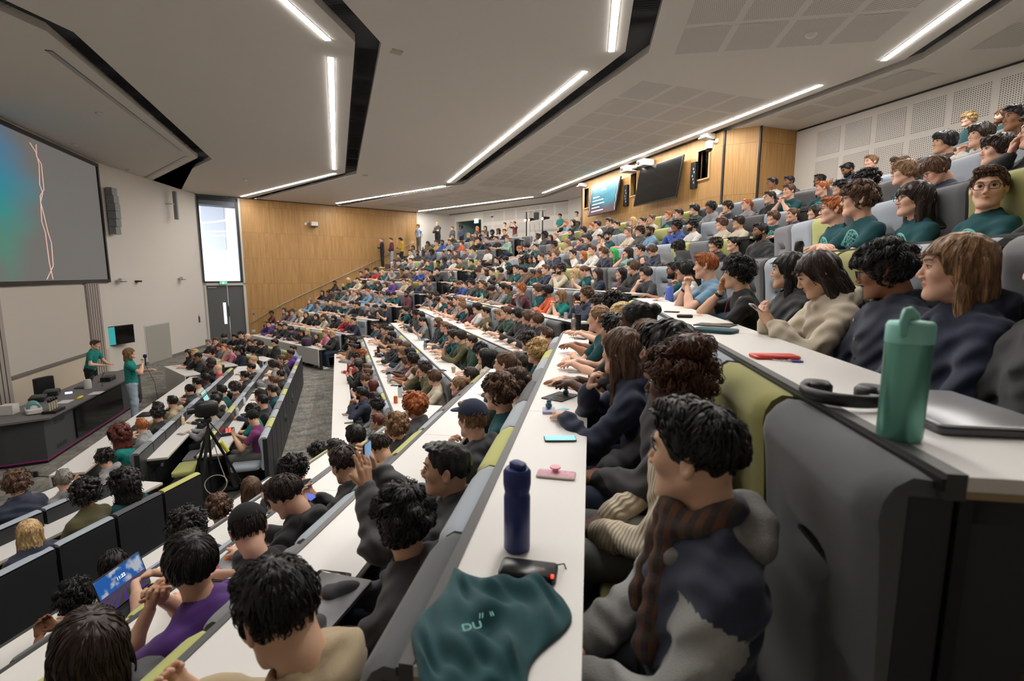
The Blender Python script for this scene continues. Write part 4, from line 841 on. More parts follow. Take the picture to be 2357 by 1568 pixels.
# ================================================================ WHO SITS WHERE (head position in the 2357x1568 frame after the crop's origin and scale)
CROPS = {'A': (780, 620, 7.84), 'B': (780, 780, 7.127), 'C': (900, 450, 5.2275), 'D': (600, 450, 5.2275), 'E': (1200, 380, 4.238), 'F': (1050, 600, 4.48), 'G': (750, 650, 5.2275), 'H': (1500, 400, 2.75), 'I': (1800, 150, 3.485),
         'J': (400, 700, 3.92), 'K': (370, 740, 6.734), 'L': (140, 860, 4.126), 'M': (450, 1000, 3.484), 'Q': (1000, 740, 5.2275), 'R': (1400, 600, 5.2275), 'X': (0, 0, 1)}
CROWD = '''
#D f
1830 630 lk3Lgr;1800 670 sd5Lcr;1885 690 sk3Tkre;1955 690 sk4Ttr;2055 685 ak4Jnr;2005 580 lk3Jop;1655 720 mk2Tdr;1610 800 sd3Lxr;1650 810 sd5Jkr;1742 790 md1Ttr;1810 765 sd1Lgc;1950 775 dr1Lvr;1985 810 sb1Tth
1275 885 md1Tmrg;1385 875 ck5Tr r;1205 940 sd1Tnr;1460 930 ly1Ttr;1580 905 ml1Lgm;1700 910 sk3Tkr;1760 900 kd1Jxh;1840 900 sb1Jdw;1925 905 br1Lbm;2045 925 mk2Tkm
1050 1020 ly1Hvp;1165 1010 sd1Lcr;1245 1050 Wk3Tkw;1320 1035 sy1Ttrg;1405 1060 lb1Tkw;1480 1070 db1Twr;1580 1040 mb1Hpr;1728 1035 sb1Tcr;1800 1055 ll1Jkr;1925 1045 sd1Hnrg;2025 1050 sb1Jdp
890 1075 sk3Jke;735 1170 lk2Tkh;805 1175 sk3Tkr;855 1160 sk3Jkr;940 1160 sk3Ttce;1050 1170 lb1Hgh;1130 1175 so1Tcr;1175 1190 lb1Lnw;1285 1150 so1Lurg;1395 1190 sk2Tgr;1445 1190 mb1Lur;1520 1200 wk1Ttp;1600 1170 sk1Ttwg;1755 1185 sk3Jmle
580 1260 ll1Lur;680 1310 wb1Lux;790 1265 sk2Tnr;885 1290 sb1Tnr;930 1300 sl1Ttr;1000 1330 sb1Ttp;1095 1310 Kd1Lgr;1165 1305 md1Jkh;1280 1340 sd1Tnr;1380 1350 sk2Hkp;1480 1350 mk2Tnp
280 1380 lk1Lgl;370 1360 cb1Hgr;345 1410 db1Lmr;470 1420 ly1Twr;540 1430 lb1Tkx;665 1455 dd1Tkr;755 1470 cb1Lcxe;875 1480 dk2Tkxe;1045 1490 sy1Jrhe;1115 1510 sk1Lnh;990 1470 sd5Tkr
#J f
880 115 cd3Tmr;853 170 sd1Hph;925 160 sd1Tkr;955 205 sk2Jkm;1000 190 sd1Jkr;1050 205 md1Jnw;1110 245 bk3Tkp;1155 260 lk2Tkr;1200 250 ly1Jdr;1285 285 lb1Tkr;1362 250 so1Tix;1430 262 sy1Jkrg
#C f
740 490 sd5Jkrg;930 480 sy1Tkr;1035 410 lo1Tkr;1020 470 lb1Tmr;1107 447 ml1Hgr;1130 400 lk2Jkr;1215 447 wk3Tkre;1275 425 lk3Twr;1310 440 sb1Lnr;540 570 sd5Tyr;615 560 sk3Jbre;705 548 sk2Jgr;845 578 cb1LOr;985 560 sb1Tkr;1055 540 ck1Lkc;1150 530 sb1Lnm;1270 525 sk2Tkr;1395 530 so1Har
620 690 sk2Tdr;700 680 mk1Jdr;775 690 br1Jkr;885 680 sl1Jdrg;985 660 cd1Lgc;1165 660 sk3Twl;565 810 mk3Tvr;640 785 ck4Tnr;750 780 sb5Twr;800 775 sd1Tor;970 800 md1Tvrg;1060 825 pl1Jnc;475 912 sk2Tgr;560 890 mk1Lkm;725 945 lb1Ttr
#C c
1770 492 sk4Jwc;1845 480 ak4Jdr;1915 510 lk2Tkr;1980 490 bl1Jcr;1535 645 po1Tkw;1585 630 sd1Ttr;1640 615 mk1Ttwg;1740 620 sk1Tth;1960 595 ck3Hdcg;1270 775 sk1Tkr;1335 745 Kd1Jww;1375 770 mk1Ttwg;1560 790 lk3Ttr;1625 775 Ak4Ttr;1685 765 lk3Tkr;1720 770 lk1Tkr;1770 740 sb1Lwr;1905 735 sb1Lnr;1955 705 cl1Hnr
1040 915 cb1Hgw;1110 905 bl1Tgr;1155 930 sk4Twre;1210 915 sk1Tkr;1310 910 mk2Jxr;1430 905 ak4Lvre;1505 885 sk1Ttrg;1595 905 mk2Jxr;1695 940 bk3Ttrg;1780 950 bd3Ttrg;1860 890 sb1Lnx;2040 890 cd1Lcmeg
630 1025 sl1Ttc;775 1055 mb1Lkc;835 1070 sb1Lbw;920 1080 wd5Ttr;965 1050 ck1Tdr;1050 1080 bk3Ttr;1095 1055 sb1Ttr;1150 1100 sk3Tkrg;1205 1060 sk2Tkr;1210 1130 mk2Jxwg;1345 1110 mk1Hgrg;1410 1130 sk3Tvrg;1555 1130 co1Lmc;1765 1130 mb1Ttl;1880 1150 mk3LOxe;2040 1205 dl1Tem
455 1165 sd2Tnr;530 1185 cd5Tkr;455 1235 md5Lgh;555 1260 mk3Twp;700 1262 sk1Tkr;785 1240 sb1Tgr;838 1255 sl1Tgr;725 1325 mb1Tdm;815 1330 cl1Tth;935 1370 lk1Lmr;1035 1355 mk1Twxg;1135 1400 sk5Tor;1310 1440 ql1Jkpg;1385 1410 sb1Tvr;1530 1440 mk1Jkrg;1645 1475 mb1Jkrg;1750 1500 mb1Jkrg
#G c
855 390 mk2Tdc;950 330 md5Ttc;1060 340 sk2Tkr;1080 385 ck3Jkrg;1140 400 lk2Jkr;1155 470 pk1Tgpg;1345 480 lb1Jkle;1430 500 sl1Ttrg;1480 555 sb1Jdrg;1530 590 sk1Tkr;1515 625 md5Ttcg;1610 640 md1Lor;1750 710 sd1Lvl;1860 800 ck1Lcwg;1950 880 lk2Lgr
545 545 sk3Ttr;610 540 mb1Jdr;700 550 sb1Tdr;755 560 cd1Tdr;675 615 Kd1Lwp;790 640 jk2Tkr;785 715 mk2Jkr;835 740 dk5Lkm;905 725 sb1Lkr;960 760 lb1Lnr;920 830 ml1Lgr;1010 860 mk4Tkr;1035 930 wk3Tcr;920 980 mb1Smx;1180 1020 cd1Joh;1045 1140 mb1Jtp;1300 1130 mb1Scr
285 690 Kk1Jkh;310 750 sk1Tkrg;415 700 cd3Tdre;350 790 bk3Hgrg;300 790 sk2Tkc;430 860 wo1Jnl;350 905 cd1Lrc;380 970 lb1Tkm;410 1000 lk1Jkp;490 1040 sb1Lgl;500 1100 sb1Tvl;470 1180 bb1Tkpg;560 1250 lr1Tkl;430 1300 sk3Jnme;585 1405 sk3Lgl;605 1490 ck1Hglg
#B c
640 1370 sr2Hgr
#B n
1225 1110 wo1Jdr;1200 1300 wl1Jkh
#G n
1740 1130 sd5Lml;1600 1250 bl1Tkl
#E c
430 575 so1Luxe;500 560 lk1Tkr;528 580 sk4Jtr;480 650 dk1Jkr;600 640 cd1Lnrg;740 580 md1Lwx;705 600 so1Ttr;855 555 sk1Tkrg;900 590 sd1Jvr;1085 550 ly1Ttr;1180 550 bd1Tch;1255 530 bb2Tch;1435 495 so1Ttr;1520 480 sd1Jdrg;1640 440 mk1Tvlg;1845 415 ck3Hgr;2010 410 wd5Tnc
448 760 ll1Jhp;570 750 sb1Jnc;640 725 cd1Tkr;775 715 sk2Jhr;845 690 Kd1Ttmge;1040 655 sl1Tcr;1155 650 cd1Jdrg;1220 650 sk3Jure;1510 600 ck3Jbmg;1665 590 ck2Lwre;1955 570 mb1Tcrg;2115 570 md2Tcrg
500 870 sk1Lwrg;600 890 lo1Jnr;690 830 sb1Lwr;800 850 mb1Tnx;900 860 lG1Tkrg;1040 860 dd1Tqh;1140 830 sd1Tdrg;1230 850 mb1Jnpg;1540 800 wk4Tvw;1895 770 sb1Tkr;1900 835 sk1Tkr
#H c
600 195 po1Tgrg;750 150 sd1Hklg;870 110 sb1Ttm;1080 90 so1Ttl;765 60 sk3Twrg;870 50 sk3Jdre;1150 120 ck1Ttr;650 370 sk3Jkle;765 350 mb1Ttr;885 330 bb1Jnr;1030 340 ld1Tkr;440 480 cd2Tkr
#F c
1080 100 cd1Tcre;1190 160 ly1Jgl;1320 110 pb1Ttp;1455 160 ld1Snr;1700 150 lk1Lmr;1810 70 mb1Jkr;1955 130 md1Tdc;1255 410 lk3Jkrg;1340 350 cb5Jnm
#F n
930 770 qb1Tmr;745 840 cd1Lkm;820 950 Byy1Ttl;500 1070 pb1Lvcg;700 1120 ld1Jnr;290 990 lk1Lcl;1470 600 pl1Ttx;1690 590 by1Tkr;1620 720 sk2Tkr;1860 640 bk4Tgr;1470 455 cd1Tdr;1590 430 ll1Tgr;1690 490 ck3Tkr
#E n
1490 1030 sk3Ttreg;1600 1030 mk2Lwcg
#I n
305 850 sk4Jnle@10;525 840 sk3Jnpe@10;710 780 sl1Jkl@10;940 800 mb1Tgl@9;985 860 ml1Ttlg@8;1230 840 mb1Tnwg@8;1300 620 mk2Tkl@9;1725 730 md1Tkx@8;670 935 ck1Tkr@8;1590 560 md1Jwm@9;1880 590 sd1Jkhg@8;1870 430 sk3Tvr@9
#H n
1150 230 so1Ttlg;1310 165 wb1Ttxg;1630 170 fd1Ttlg
#K c
770 640 ld1Jkx;880 740 hy1Trl;830 820 sk4Jnc;1430 600 sy1Lwr;1400 740 sk1Tkr;1500 620 jk3Ttr;1740 680 md1Jgr;1870 590 sb1Tkr;2010 500 sk3Hpr;2050 430 sk2Tur;2000 650 bb1Ttr;1860 730 lb1Jxr;1850 830 bd1Jkr;1740 930 sb1Tkr;1720 1070 sd1Ttrg;1530 1160 Kr1Jnr;1640 1200 sk1Tkl;1560 1340 wk1Ter;1300 880 sk2Jkrg;1130 1060 wd1Txr;985 1060 sk2Ttrg;980 1180 sk2Jcr;830 1240 sk2Hkr;560 990 sk2Tcr;690 960 sk4Tdr;440 1120 bk2Jkr;170 1290 sk2Hhr;60 1320 sk2Hor
#L c
910 420 ck2Tkr;755 530 so1Jgr;720 650 Ar1Tex;385 880 ck2Hgp
#K f
735 330 sg1Jnx;845 310 sb1Tmr;825 430 dr1Lgr;945 400 so1Tgr;965 230 md1Ttw;1150 240 md1Jkh;1195 190 Kk1Tkr;1340 240 hy1Tdr;1320 320 mb1Tkh;1405 310 sd1Jkr;1540 350 md1Hkw;1765 330 mk2Jkl;1060 430 pb1Tic;1220 465 Ak1Hnlg;420 490 ld1Tkr;520 490 sy1Tgr;510 590 Kk3Jkh
#L n
20 1070 sg1Hgl;210 1150 ak3Lol;600 1050 Ak4Ttl
#X n
45 1110 cb1Jnl
65 1240 ly1Jnl
#M n
170 600 wb1Tkl;430 440 lb1Jol;770 300 ck1Jkp;870 420 kk1Tkl;350 800 Kd1Tkwg;970 150 ck2Tklg;1130 140 sk2Tkl;1210 60 mk2Jpl
'''
TARGET = np.array([-5.2, 13.4])
def headoff(pose, yaw=0., pitch=0.): sk = skeleton(pose); R, piv = head_T(sk, yaw, pitch + sk['hp']); return (sk['head'] - piv) @ R.T + piv
placed = {}
def seat_person(b, px, py, code, force=None, h=None, v_extra=0., hipv=.68, look=None, pitch=0., kw=None):
    if len(code) < 6 or code[5] not in POSES: code = code[:5] + 'r' + code[5:]
    hair, hc, skin, garm, col, pose = code[:6]; ex = code[6:]; ho = headoff(pose)
    U, V = UV[b]; r = ray(px, py); best = None
    for n in ([force] if force is not None else range(-2, 12)):
        if n <= 0: hv = {'n': {0: -4.88, -1: -5.74, -2: -6.6}, 'c': {0: -1.31, -1: -2.07, -2: -2.85}, 'f': {0: 6.42, -1: 5.28, -2: 4.27}}[b][n]
        else: hv = D(b, n) + hipv
        v = hv - ho[1]
        L0 = np.array([*(V * v), FZ(n) + ho[2]]); d1 = np.array([*U, 0.]); d2 = r / np.linalg.norm(r); w0 = L0 - CAM; bb_ = d1 @ d2; den = 1 - bb_ * bb_
        u = (bb_ * (d2 @ w0) - d1 @ w0) / den; t = ((d2 @ w0) - bb_ * (d1 @ w0)) / den
        if t <= .3: continue
        P = CAM + d2 * t; A_ = L0 + d1 * u; e = np.linalg.norm(P - A_) / t; hz = P[2] - FZ(n)
        lo_, hi_ = urange(b, n)
        if force is None and (u < lo_ - .8 or u > hi_ + (2.6 if b == 'f' else .8)): e += .05
        if best is None or e < best[0]: best = (e, n, u, hz, v, P, np.linalg.norm(P - A_))
    if best is None: return None
    e, n, u, hz, v, P, e = best; s = max(.93, min(1.06, hz / ho[2]))
    for (bb, nn, uu) in placed:
        if bb == b and nn == n and abs(uu - u) < .36: u = uu + math.copysign(.40, u - uu if u != uu else 1)
    placed[(b, n, u)] = code
    lp_ = W2(b, v, u); dl = P[:2] - lp_; dm = np.linalg.norm(dl); lp_ = lp_ + dl * min(1, .17 / (dm + 1e-9)) if abs(u - best[2]) < 1e-9 else lp_
    rz = BYAW[b] + random.Random(int(px * 7 + py)).uniform(-.10, .10); hd = lp_; c, s_ = math.cos(rz), math.sin(rz)
    loc = hd - s * np.array([-s_ * ho[1], c * ho[1]]); tgt = TARGET - hd
    if look is None: look = math.atan2(tgt[1], tgt[0]) - PI / 2 - rz; look = (look + PI) % (2 * PI) - PI; look *= .8; look += random.Random(int(px * 3 + py * 5)).uniform(-.18, .18)
    dist = np.linalg.norm(P - CAM); h = h or (.0045 if dist < 3.2 else .006 if dist < 7 else .0085)
    o = person((*loc, FZ(n)), rz, hair, hc, skin, garm, col, pose, ex, s, look, pitch - .05 if n > 3 else pitch, h, info=(b, n, u), seed=1 + int(px) % 2, **(kw or {}))
    return o
for ln in CROWD.strip().split('\n'):
    if ln[0] == '#': crop, bank = ln[1:].split(); continue
    ox, oy, scl = CROPS[crop]
    for en in ln.split(';'):
        q = en.split(' ', 2); code = q[2].replace(' ', '')
        if code.startswith('Byy'): code = 'B' + code[2:]
        force = None
        if '@' in code: code, force = code.split('@'); force = int(force)
        seat_person(bank, ox + float(q[0]) / scl, oy + float(q[1]) / scl, code, force)
# ================================================================ STAGE, SCREENS, WALL EQUIPMENT
def emis(name, rgb, k): return mat(name, rgb, .5, emit=k)
def text_mesh(body, size, mats, parent, T, name='lettering', extrude=.0005):
    cu = bpy.data.curves.new('txt', 'FONT'); cu.body = body; cu.size = size; cu.align_x = 'CENTER'; cu.align_y = 'CENTER'; cu.extrude = extrude
    ob = bpy.data.objects.new('txt', cu); COL.objects.link(ob); bpy.context.view_layer.update(); me = bpy.data.meshes.new_from_object(ob); bpy.data.objects.remove(ob)
    me.transform(Matrix(np.asarray(T).tolist())); me.materials.clear(); me.materials.append(mats); o = bpy.data.objects.new(name, me); return link(o, parent)
XS = FRONTX + .03
def screen_mat():                                                # projected slide: grey field with an aurora-like teal glow in one corner
    s = NT('projected_slide', .9); x, y, z = s.sep(s.obj); n1 = s.noise(s.vec('MULTIPLY', s.obj, (1., .5, 1.6)), 1.3, 4)
    d = s.math('ADD', s.math('ABSOLUTE', s.math('ADD', y, 1.9)), s.math('MULTIPLY', s.math('ABSOLUTE', s.math('SUBTRACT', z, .35)), .75)); g = s.ramp(s.math('ADD', d, s.math('MULTIPLY', n1, 1.3)), 2.7, .9)
    hue = s.ramp(s.math('ADD', z, s.math('MULTIPLY', n1, .6)), -.6, 1.5)
    c = s.mix(g, (112, 108, 104), (40, 148, 128)); blue = s.mix(hue, (40, 148, 122), (46, 128, 168)); c = s.mix(g, (112, 108, 104), blue)
    s.b.inputs['Base Color'].default_value = (.02, .02, .02, 1); s.t.links.new(c, s.b.inputs['Emission Color']); s.b.inputs['Emission Strength'].default_value = .8; return s.m
ps = empty('projection_screen', (XS, 16.35, 4.92), 0, 'large projection screen with dark border high on the front wall', 'projection screen')
w2, h2 = 3.1, 1.76
MB().box(-.02, .0, -w2, w2, -h2, h2).obj('screen_surface', screen_mat(), ps)
b_ = MB(); b_.box(-.03, .05, -w2 - .09, w2 + .09, h2, h2 + .1); b_.box(-.03, .05, -w2 - .09, w2 + .09, -h2 - .1, -h2); b_.box(-.03, .05, w2, w2 + .09, -h2, h2); b_.box(-.03, .05, -w2 - .09, -w2, -h2, h2); b_.obj('border', M_black, ps)
Mz = emis('slide_line_pink', (214, 172, 158), .75); zg = [(15.89, 6.55), (16.11, 6.37), (16.19, 6.08), (16.10, 5.58), (16.19, 5.38), (16.04, 5.14), (16.12, 4.83), (16.21, 4.4), (16.31, 4.13), (16.26, 3.54), (15.88, 3.19)]
zh = [(16.17, 6.57), (16.12, 6.27), (16.3, 6.12), (16.27, 5.48), (16.06, 5.3), (15.98, 4.65), (16.08, 4.39), (16.09, 3.62), (16.17, 3.19)]
for z_ in (zg, zh): MB().tube([(.004, a - 16.35, b - 4.92) for a, b in z_], .012, 4).obj('slide_line', Mz, ps)
# whiteboard, column boards and runners
wb = empty('whiteboard', (FRONTX + .02, 15.80, 2.05), 0, 'wide white writing board with pale tray under the big screen', 'whiteboard')
MB().box(0, .03, -1.95, 1.95, -1.0, .95).obj('board', mat('board_white', (196, 190, 180), .35), wb); b_ = MB()
for k in range(3): b_.box(.0, .05 + .012 * k, -1.97, 1.97, -1.09 + .03 * k, -1.07 + .03 * k)
b_.obj('pen_tray', mat('tray_aluminium', (150, 142, 134), .4, metal=.4), wb)
for y0, nm in ((17.8, 'grey fluted board column right of the whiteboard'), (13.0, 'pale fluted board column left of the whiteboard')):
    t = empty('board_runner_column', (FRONTX + .02, y0, 0), 0, nm, 'column'); MB().box(0, .07, 0, .82, .15, 3.05).obj('column_body', mat('column_grey', (160, 150, 142), .6), t)
    g_ = MB()
    for k in range(5): g_.box(.068, .074, .05 + .15 * k, .075 + .15 * k, .2, 3.04)
    g_.obj('runner_grooves', M_slot, t)
MB().box(FRONTX + .001, FRONTX + .05, 12.9, 18.9, .14, .95).obj('wall_front_lower_panel', mat('stage_wall_panel', (196, 182, 164), .8))
bpy.data.objects['wall_front_lower_panel']['kind'] = 'structure'
# lectern bench
M_lect = mat('lectern_grey', (58, 60, 62), .6, bump=.1, bscale=90); M_ltop = mat('lectern_top_grey', (98, 94, 96), .5, var=.15, vscale=60); M_pink = mat('magenta_floor_trim', (150, 30, 110), .5)
lt = empty('lectern_bench', (-5.4, 12.9, 0), 0, 'long dark grey lectern bench with magenta plinth line', 'lectern'); P0 = [(.42, -2.32), (.42, 2.18), (-.25, 2.18), (-.28, -1.2), (-.55, -2.42), (-.1, -2.42)]
c0 = np.array([(p[0], p[1]) for p in P0]); MB().prism([tuple(p) for p in c0], .06, .80).obj('bench_body', M_lect, lt)
big = [(.53, -2.36), (.53, 2.26), (-.32, 2.26), (-.4, -1.2), (-.95, -2.65), (-.06, -2.58)]; MB().prism(big, .80, .835).obj('bench_top', M_ltop, lt)
ins = [(p[0] * 1.01, p[1] * 1.004) for p in P0]; MB().prism(ins, .055, .075).obj('magenta_line', M_pink, lt); MB().prism([(p[0] * .97, p[1] * .99) for p in P0], 0, .06).obj('plinth', M_black, lt)
v_ = MB()
for y in (-2.0, 1.7):
    for z in (.16, .62):
        for q in range(2):
            for k in range(4): v_.box(.42, .424, y + q * .2, y + .16 + q * .2, z + .022 * k, z + .022 * k + .008)
v_.obj('vent_slots', M_black, lt); MB().box(.422, .45, -1.3, .9, .14, .72).obj('front_monitor_panel', M_screen_off, lt)
def onbench(px, py, z=.836): p = atz(px, py, z); return p
# things on the bench
p = onbench(78, 950); t = empty('label_printer', tuple(p), .5, 'white and teal rounded machine on the left end of the lectern bench', 'machine')
MB().rbox(-.11, .11, -.2, .2, 0, .10, .05).obj('machine_base', mat('machine_white', (210, 206, 200), .4), t, sharp=40)
MB().lathe([(.001, -.12), (.085, -.12), (.095, -.1), (.095, .14), (.08, .16), (.001, .16)], 20, T=TM((0, .02, .11), 0, PI / 2)).obj('teal_lid', mat('machine_teal', (86, 140, 142), .3), t, sharp=40); MB().lathe([(.001, 0), (.05, 0), (.05, .02), (.02, .03), (.001, .03)], 16, T=TM((0, -.12, .11), 0, PI / 2)).obj('dial', mat('dial_white', (214, 210, 204), .4), t, sharp=40)
p = onbench(50, 948); t = MB().rbox(-.1, .1, -.1, .1, 0, .17, .01).obj('white_box', mat('box_white', (196, 192, 186), .6)); t.location = (p[0] - .12, p[1] - .1, .836); tag(t, 'plain white box behind the teal machine on the lectern bench', 'box')
p = onbench(124, 948)
ch = empty('microphone_charger', tuple(p), 0, 'dark charging dock holding four upright microphones on the lectern bench', 'charging dock'); MB().box(-.1, .1, -.17, .17, 0, .05).obj('dock_body', M_black, ch)
for k in range(4):
    t = empty('microphone', (p[0], p[1] - .12 + .08 * k, .886), 0, '%s upright cordless microphone from the left in the lectern dock' % ORD[k + 1], 'microphone', 'microphones in the charging dock'); MB().lathe([(.014, 0), (.014, .14), (.016, .15), (.001, .151)], 10).obj('grip', mat('mic_cream', (186, 178, 150), .5), t, sharp=40); MB().lathe([(.015, .15), (.026, .165), (.026, .2), (.012, .215), (.001, .216)], 10).obj('foam_head', M_black, t, sharp=60)
for k, (x, y, l_) in enumerate(((88, 922, 'long dark rolled cable bag beside the white box'), (120, 908, 'second dark equipment case behind the microphones'))):
    p = onbench(x, y); t = MB().rbox(-.12, .12, -.22, .22, 0, .09, .04).obj('equipment_case', M_black, sharp=40); t.location = tuple(p); t.rotation_euler = (0, 0, .3); tag(t, l_, 'equipment case')
p = onbench(184, 918); t = MB().tube([(0, -.09, .025), (0, .09, .025)], .024, 10).obj('yellow_case', mat('yellow_plastic', (206, 196, 40), .4), sharp=40); t.location = tuple(p); tag(t, 'small yellow tube lying on the lectern bench', 'case')
p = onbench(158, 905); t = MB().rbox(-.06, .06, -.09, .09, 0, .012, .01).obj('tablet', emis('tablet_screen', (190, 200, 225), 1.6)); t.location = tuple(p); t.rotation_euler = (0, 0, .4); tag(t, 'lit tablet lying flat on the lectern bench', 'tablet')
for k, (x, y) in enumerate(((222, 905), (150, 925))):
    p = onbench(x, y); t = MB().box(-.1, .1, -.15, .15, 0, .003).obj('paper_sheet', mat('paper', (200, 196, 200), .8)); t.location = tuple(p); tag(t, ['loose white papers by the yellow tube on the bench', 'small paper sheet beside the microphone dock'][k], 'paper')
def laptop(loc, rz, label, body, scr, ang=1.9, sw=.34, group=None, extra=None, back=None):
    t = empty('laptop', loc, rz, label, 'laptop', group); d = sw * .68     # screen hinge at -y side; user sits at -Y... keyboard faces +Y user
    b = MB().rbox(-sw / 2, sw / 2, 0, d, 0, .012, .012).obj('laptop_base', body, t, sharp=40); MB().box(-sw / 2 + .03, sw / 2 - .03, .03, d * .55, .0122, .0135).obj('keyboard', M_black, b)
    T = TM((0, 0, .012), 0, ang); s_ = MB().rbox(-sw / 2, sw / 2, 0, d, 0, .006, .012, T=T).obj('screen_lid', back or body, t, sharp=40)
    MB().box(-sw / 2 + .008, sw / 2 - .008, .012, d - .008, -.0012, -.0002, T=T).obj('display', scr, s_); return t, T
M_lap_k = mat('laptop_black', (28, 28, 30), .4); M_lap_s = mat('laptop_silver', (160, 162, 165), .35, metal=.5); M_lap_g = mat('laptop_space_grey', (84, 86, 90), .4, metal=.4)
S_soft = emis('display_soft', (120, 170, 170), 1.0); S_off = M_screen_off; S_white = emis('display_white', (200, 214, 235), 1.3)
p = onbench(205, 890); laptop(tuple(p), PI * .55, 'black laptop open on the lectern bench', M_lap_k, S_soft)
p = onbench(245, 878); t = MB().rbox(-.1, .1, -.17, .17, 0, .10, .02).obj('mixing_console', M_black); t.location = tuple(p + np.array([0, .1, 0])); tag(t, 'small black control console beside the standing man', 'console')
p = onbench(222, 893); t = MB().lathe([(.07, 0), (.07, .16), (.055, .2), (.001, .2)], 14).obj('white_canister', mat('white_plastic', (190, 186, 180), .5), sharp=50); t.location = (p[0] - .15, p[1], p[2]); tag(t, 'rounded white canister behind the open black laptop', 'canister')
p = onbench(236, 888); t = MB().tube([(0, 0, 0), (0, 0, .02), (.0, .0, .18), (.04, .03, .3)], [.03, .006, .004, .008], 8).obj('gooseneck_microphone', M_black, sharp=60); t.location = tuple(p); tag(t, 'thin gooseneck microphone on the lectern bench', 'microphone')
# office chair behind the bench
p = atz(176, 912, .5); t = empty('office_chair', (-6.3, 13.6, 0), 1.2, 'dark rounded office chair behind the lectern bench', 'chair')
MB().rbox(-.22, .22, -.05, .05, .55, 1.05, .04).obj('backrest', M_black, t, sharp=40); MB().rbox(-.24, .24, -.24, .24, .44, .52, .08).obj('seat', M_black, t, sharp=40); MB().tube([(0, 0, .08), (0, 0, .44)], .03, 8).obj('post', M_steel, t)
for k in range(5): a = 2 * PI * k / 5; MB().tube([(0, 0, .09), (.28 * math.cos(a), .28 * math.sin(a), .05)], [.025, .015], 6).obj('leg', M_dark, t)
t = MB().rbox(-.03, .03, -.03, .03, 0, .09, .01).obj('stage_plug_box', M_black); t.location = tuple(atz(82, 1098, 0)); tag(t, 'small black box on the carpet by the lectern', 'box')
t = MB().tube([tuple(atz(x, y, .006)) for x, y in ((15, 1080), (30, 1095), (60, 1088), (80, 1096), (120, 1098), (135, 1104))], .006, 6).obj('cable', M_black); tag(t, 'black cable trailing on the carpet below the lectern', 'cable')
# ---------------- equipment on the angled white wall (local x along the wall, +y is behind the wall)
def wallitem(name, x, z, label, cat):
    o = empty(name, (*(pA + dA * x), z), angA, label, cat); return o
MW = mat('speaker_grey', (128, 132, 132), .6); MWc = mat('camera_white', (200, 198, 194), .4)
t = wallitem('line_array_speaker', .34, 5.37, 'tall grey curved loudspeaker column beside the big screen', 'loudspeaker')
for k in range(6): a = (k - 2.5) * .10; MB().box(-.13, .13, -.30 - .05 * abs(k - 2.5) * 0 + (k - 2.5) ** 2 * .008, -.06, (k - 3) * .25 + .005, (k - 2) * .25 - .005).obj('speaker_module', MW, t)
MB().box(-.03, .03, -.1, 0, -.05, .05).obj('bracket', M_dark, t)
t = wallitem('wall_loudspeaker', 4.05, 6.05, 'slim grey loudspeaker tilted on a bracket near the tall window', 'loudspeaker')
MB().rbox(-.06, .06, -.34, -.2, -.55, .55, .03).obj('speaker_body', MW, t); MB().box(-.2, -.05, -.25, 0, .02, .06).obj('bracket', MWc, t)
for x, z, l in ((.35, 3.1, 'white wall camera just below the corner of the big screen'), (4.28, 3.13, 'white wall camera nearer to the tall window')):
    t = wallitem('wall_camera', x, z, l, 'camera'); MB().tube([(0, 0, 0), (0, -.12, .02)], .03, 8).obj('mount', MWc, t); MB().rbox(-.06, .2, -.22, -.1, -.02, .09, .02).obj('camera_body', MWc, t); MB().box(.0, .2, -.215, -.11, -.04, -.02).obj('lens_window', M_black, t)
t = wallitem('wall_camera', 1.45, 3.07, 'small black camera between the two white wall cameras', 'camera'); MB().box(-.08, .1, -.14, 0, -.03, .03).obj('camera_body', M_black, t)
t = wallitem('wall_television', .0, 1.32, 'small dark television on the wall behind the presenters', 'television'); T_ = TM((0, -.16, 0), -.22); MB().box(-.52, .52, -.03, .03, -.31, .31, T=T_).obj('television_body', M_black, t); MB().box(-.5, -.22, -.033, -.03, -.29, .29, T=T_).obj('lit_picture', emis('tv_teal_glow', (40, 130, 130), 1.0), t); MB().box(-.2, .5, -.033, -.03, -.29, .29, T=T_).obj('dark_picture', M_screen_off, t)
t = wallitem('fire_call_sign', 5.75, 1.32, 'small purple sign beside the grey double door', 'sign'); MB().box(-.06, .06, -.02, 0, -.14, .12).obj('sign_plate', mat('purple_sign', (104, 40, 100), .5), t); MB().box(-.04, .04, -.023, -.02, .14, .24).obj('white_plate', M_frame, t)
# items on the side wall
def sideitem(name, x, z, label, cat): return empty(name, (*(CF + dF * x), z), PI / 2 - A_far, label, cat)
t = sideitem('exit_sign', .83, 2.9, 'green and white exit sign above the double door', 'exit sign'); MB().box(-.16, .16, -.09, -.06, -.05, .09).obj('sign_body', M_frame, t); MB().box(-.14, .14, -.093, -.09, -.035, .075).obj('green_legend', emis('exit_green', (60, 170, 120), 1.5), t); MB().box(-.03, .02, -.095, -.093, -.02, .06).obj('running_figure', emis('exit_white', (235, 245, 235), 1.5), t)
t = sideitem('oak_wall_sensor', 5.0, 5.83, 'white sensor box on a bracket high on the oak wall', 'sensor'); MB().rbox(-.16, .16, -.28, -.05, -.1, .1, .02).obj('sensor_body', MWc, t); MB().box(-.16, .16, -.28, -.07, -.14, -.11).obj('lens_strip', M_black, t); MB().box(-.42, -.32, -.03, 0, -.06, .06).obj('junction_box', MWc, t)
t = sideitem('door_button', 2.0, 1.41, 'round blue door release button on the oak wall', 'button'); MB().lathe([(.05, 0), (.05, .01), (.001, .012)], 14, T=TM((0, 0, 0), 0, PI / 2)).obj('button_face', mat('button_blue', (40, 90, 170), .4), t)
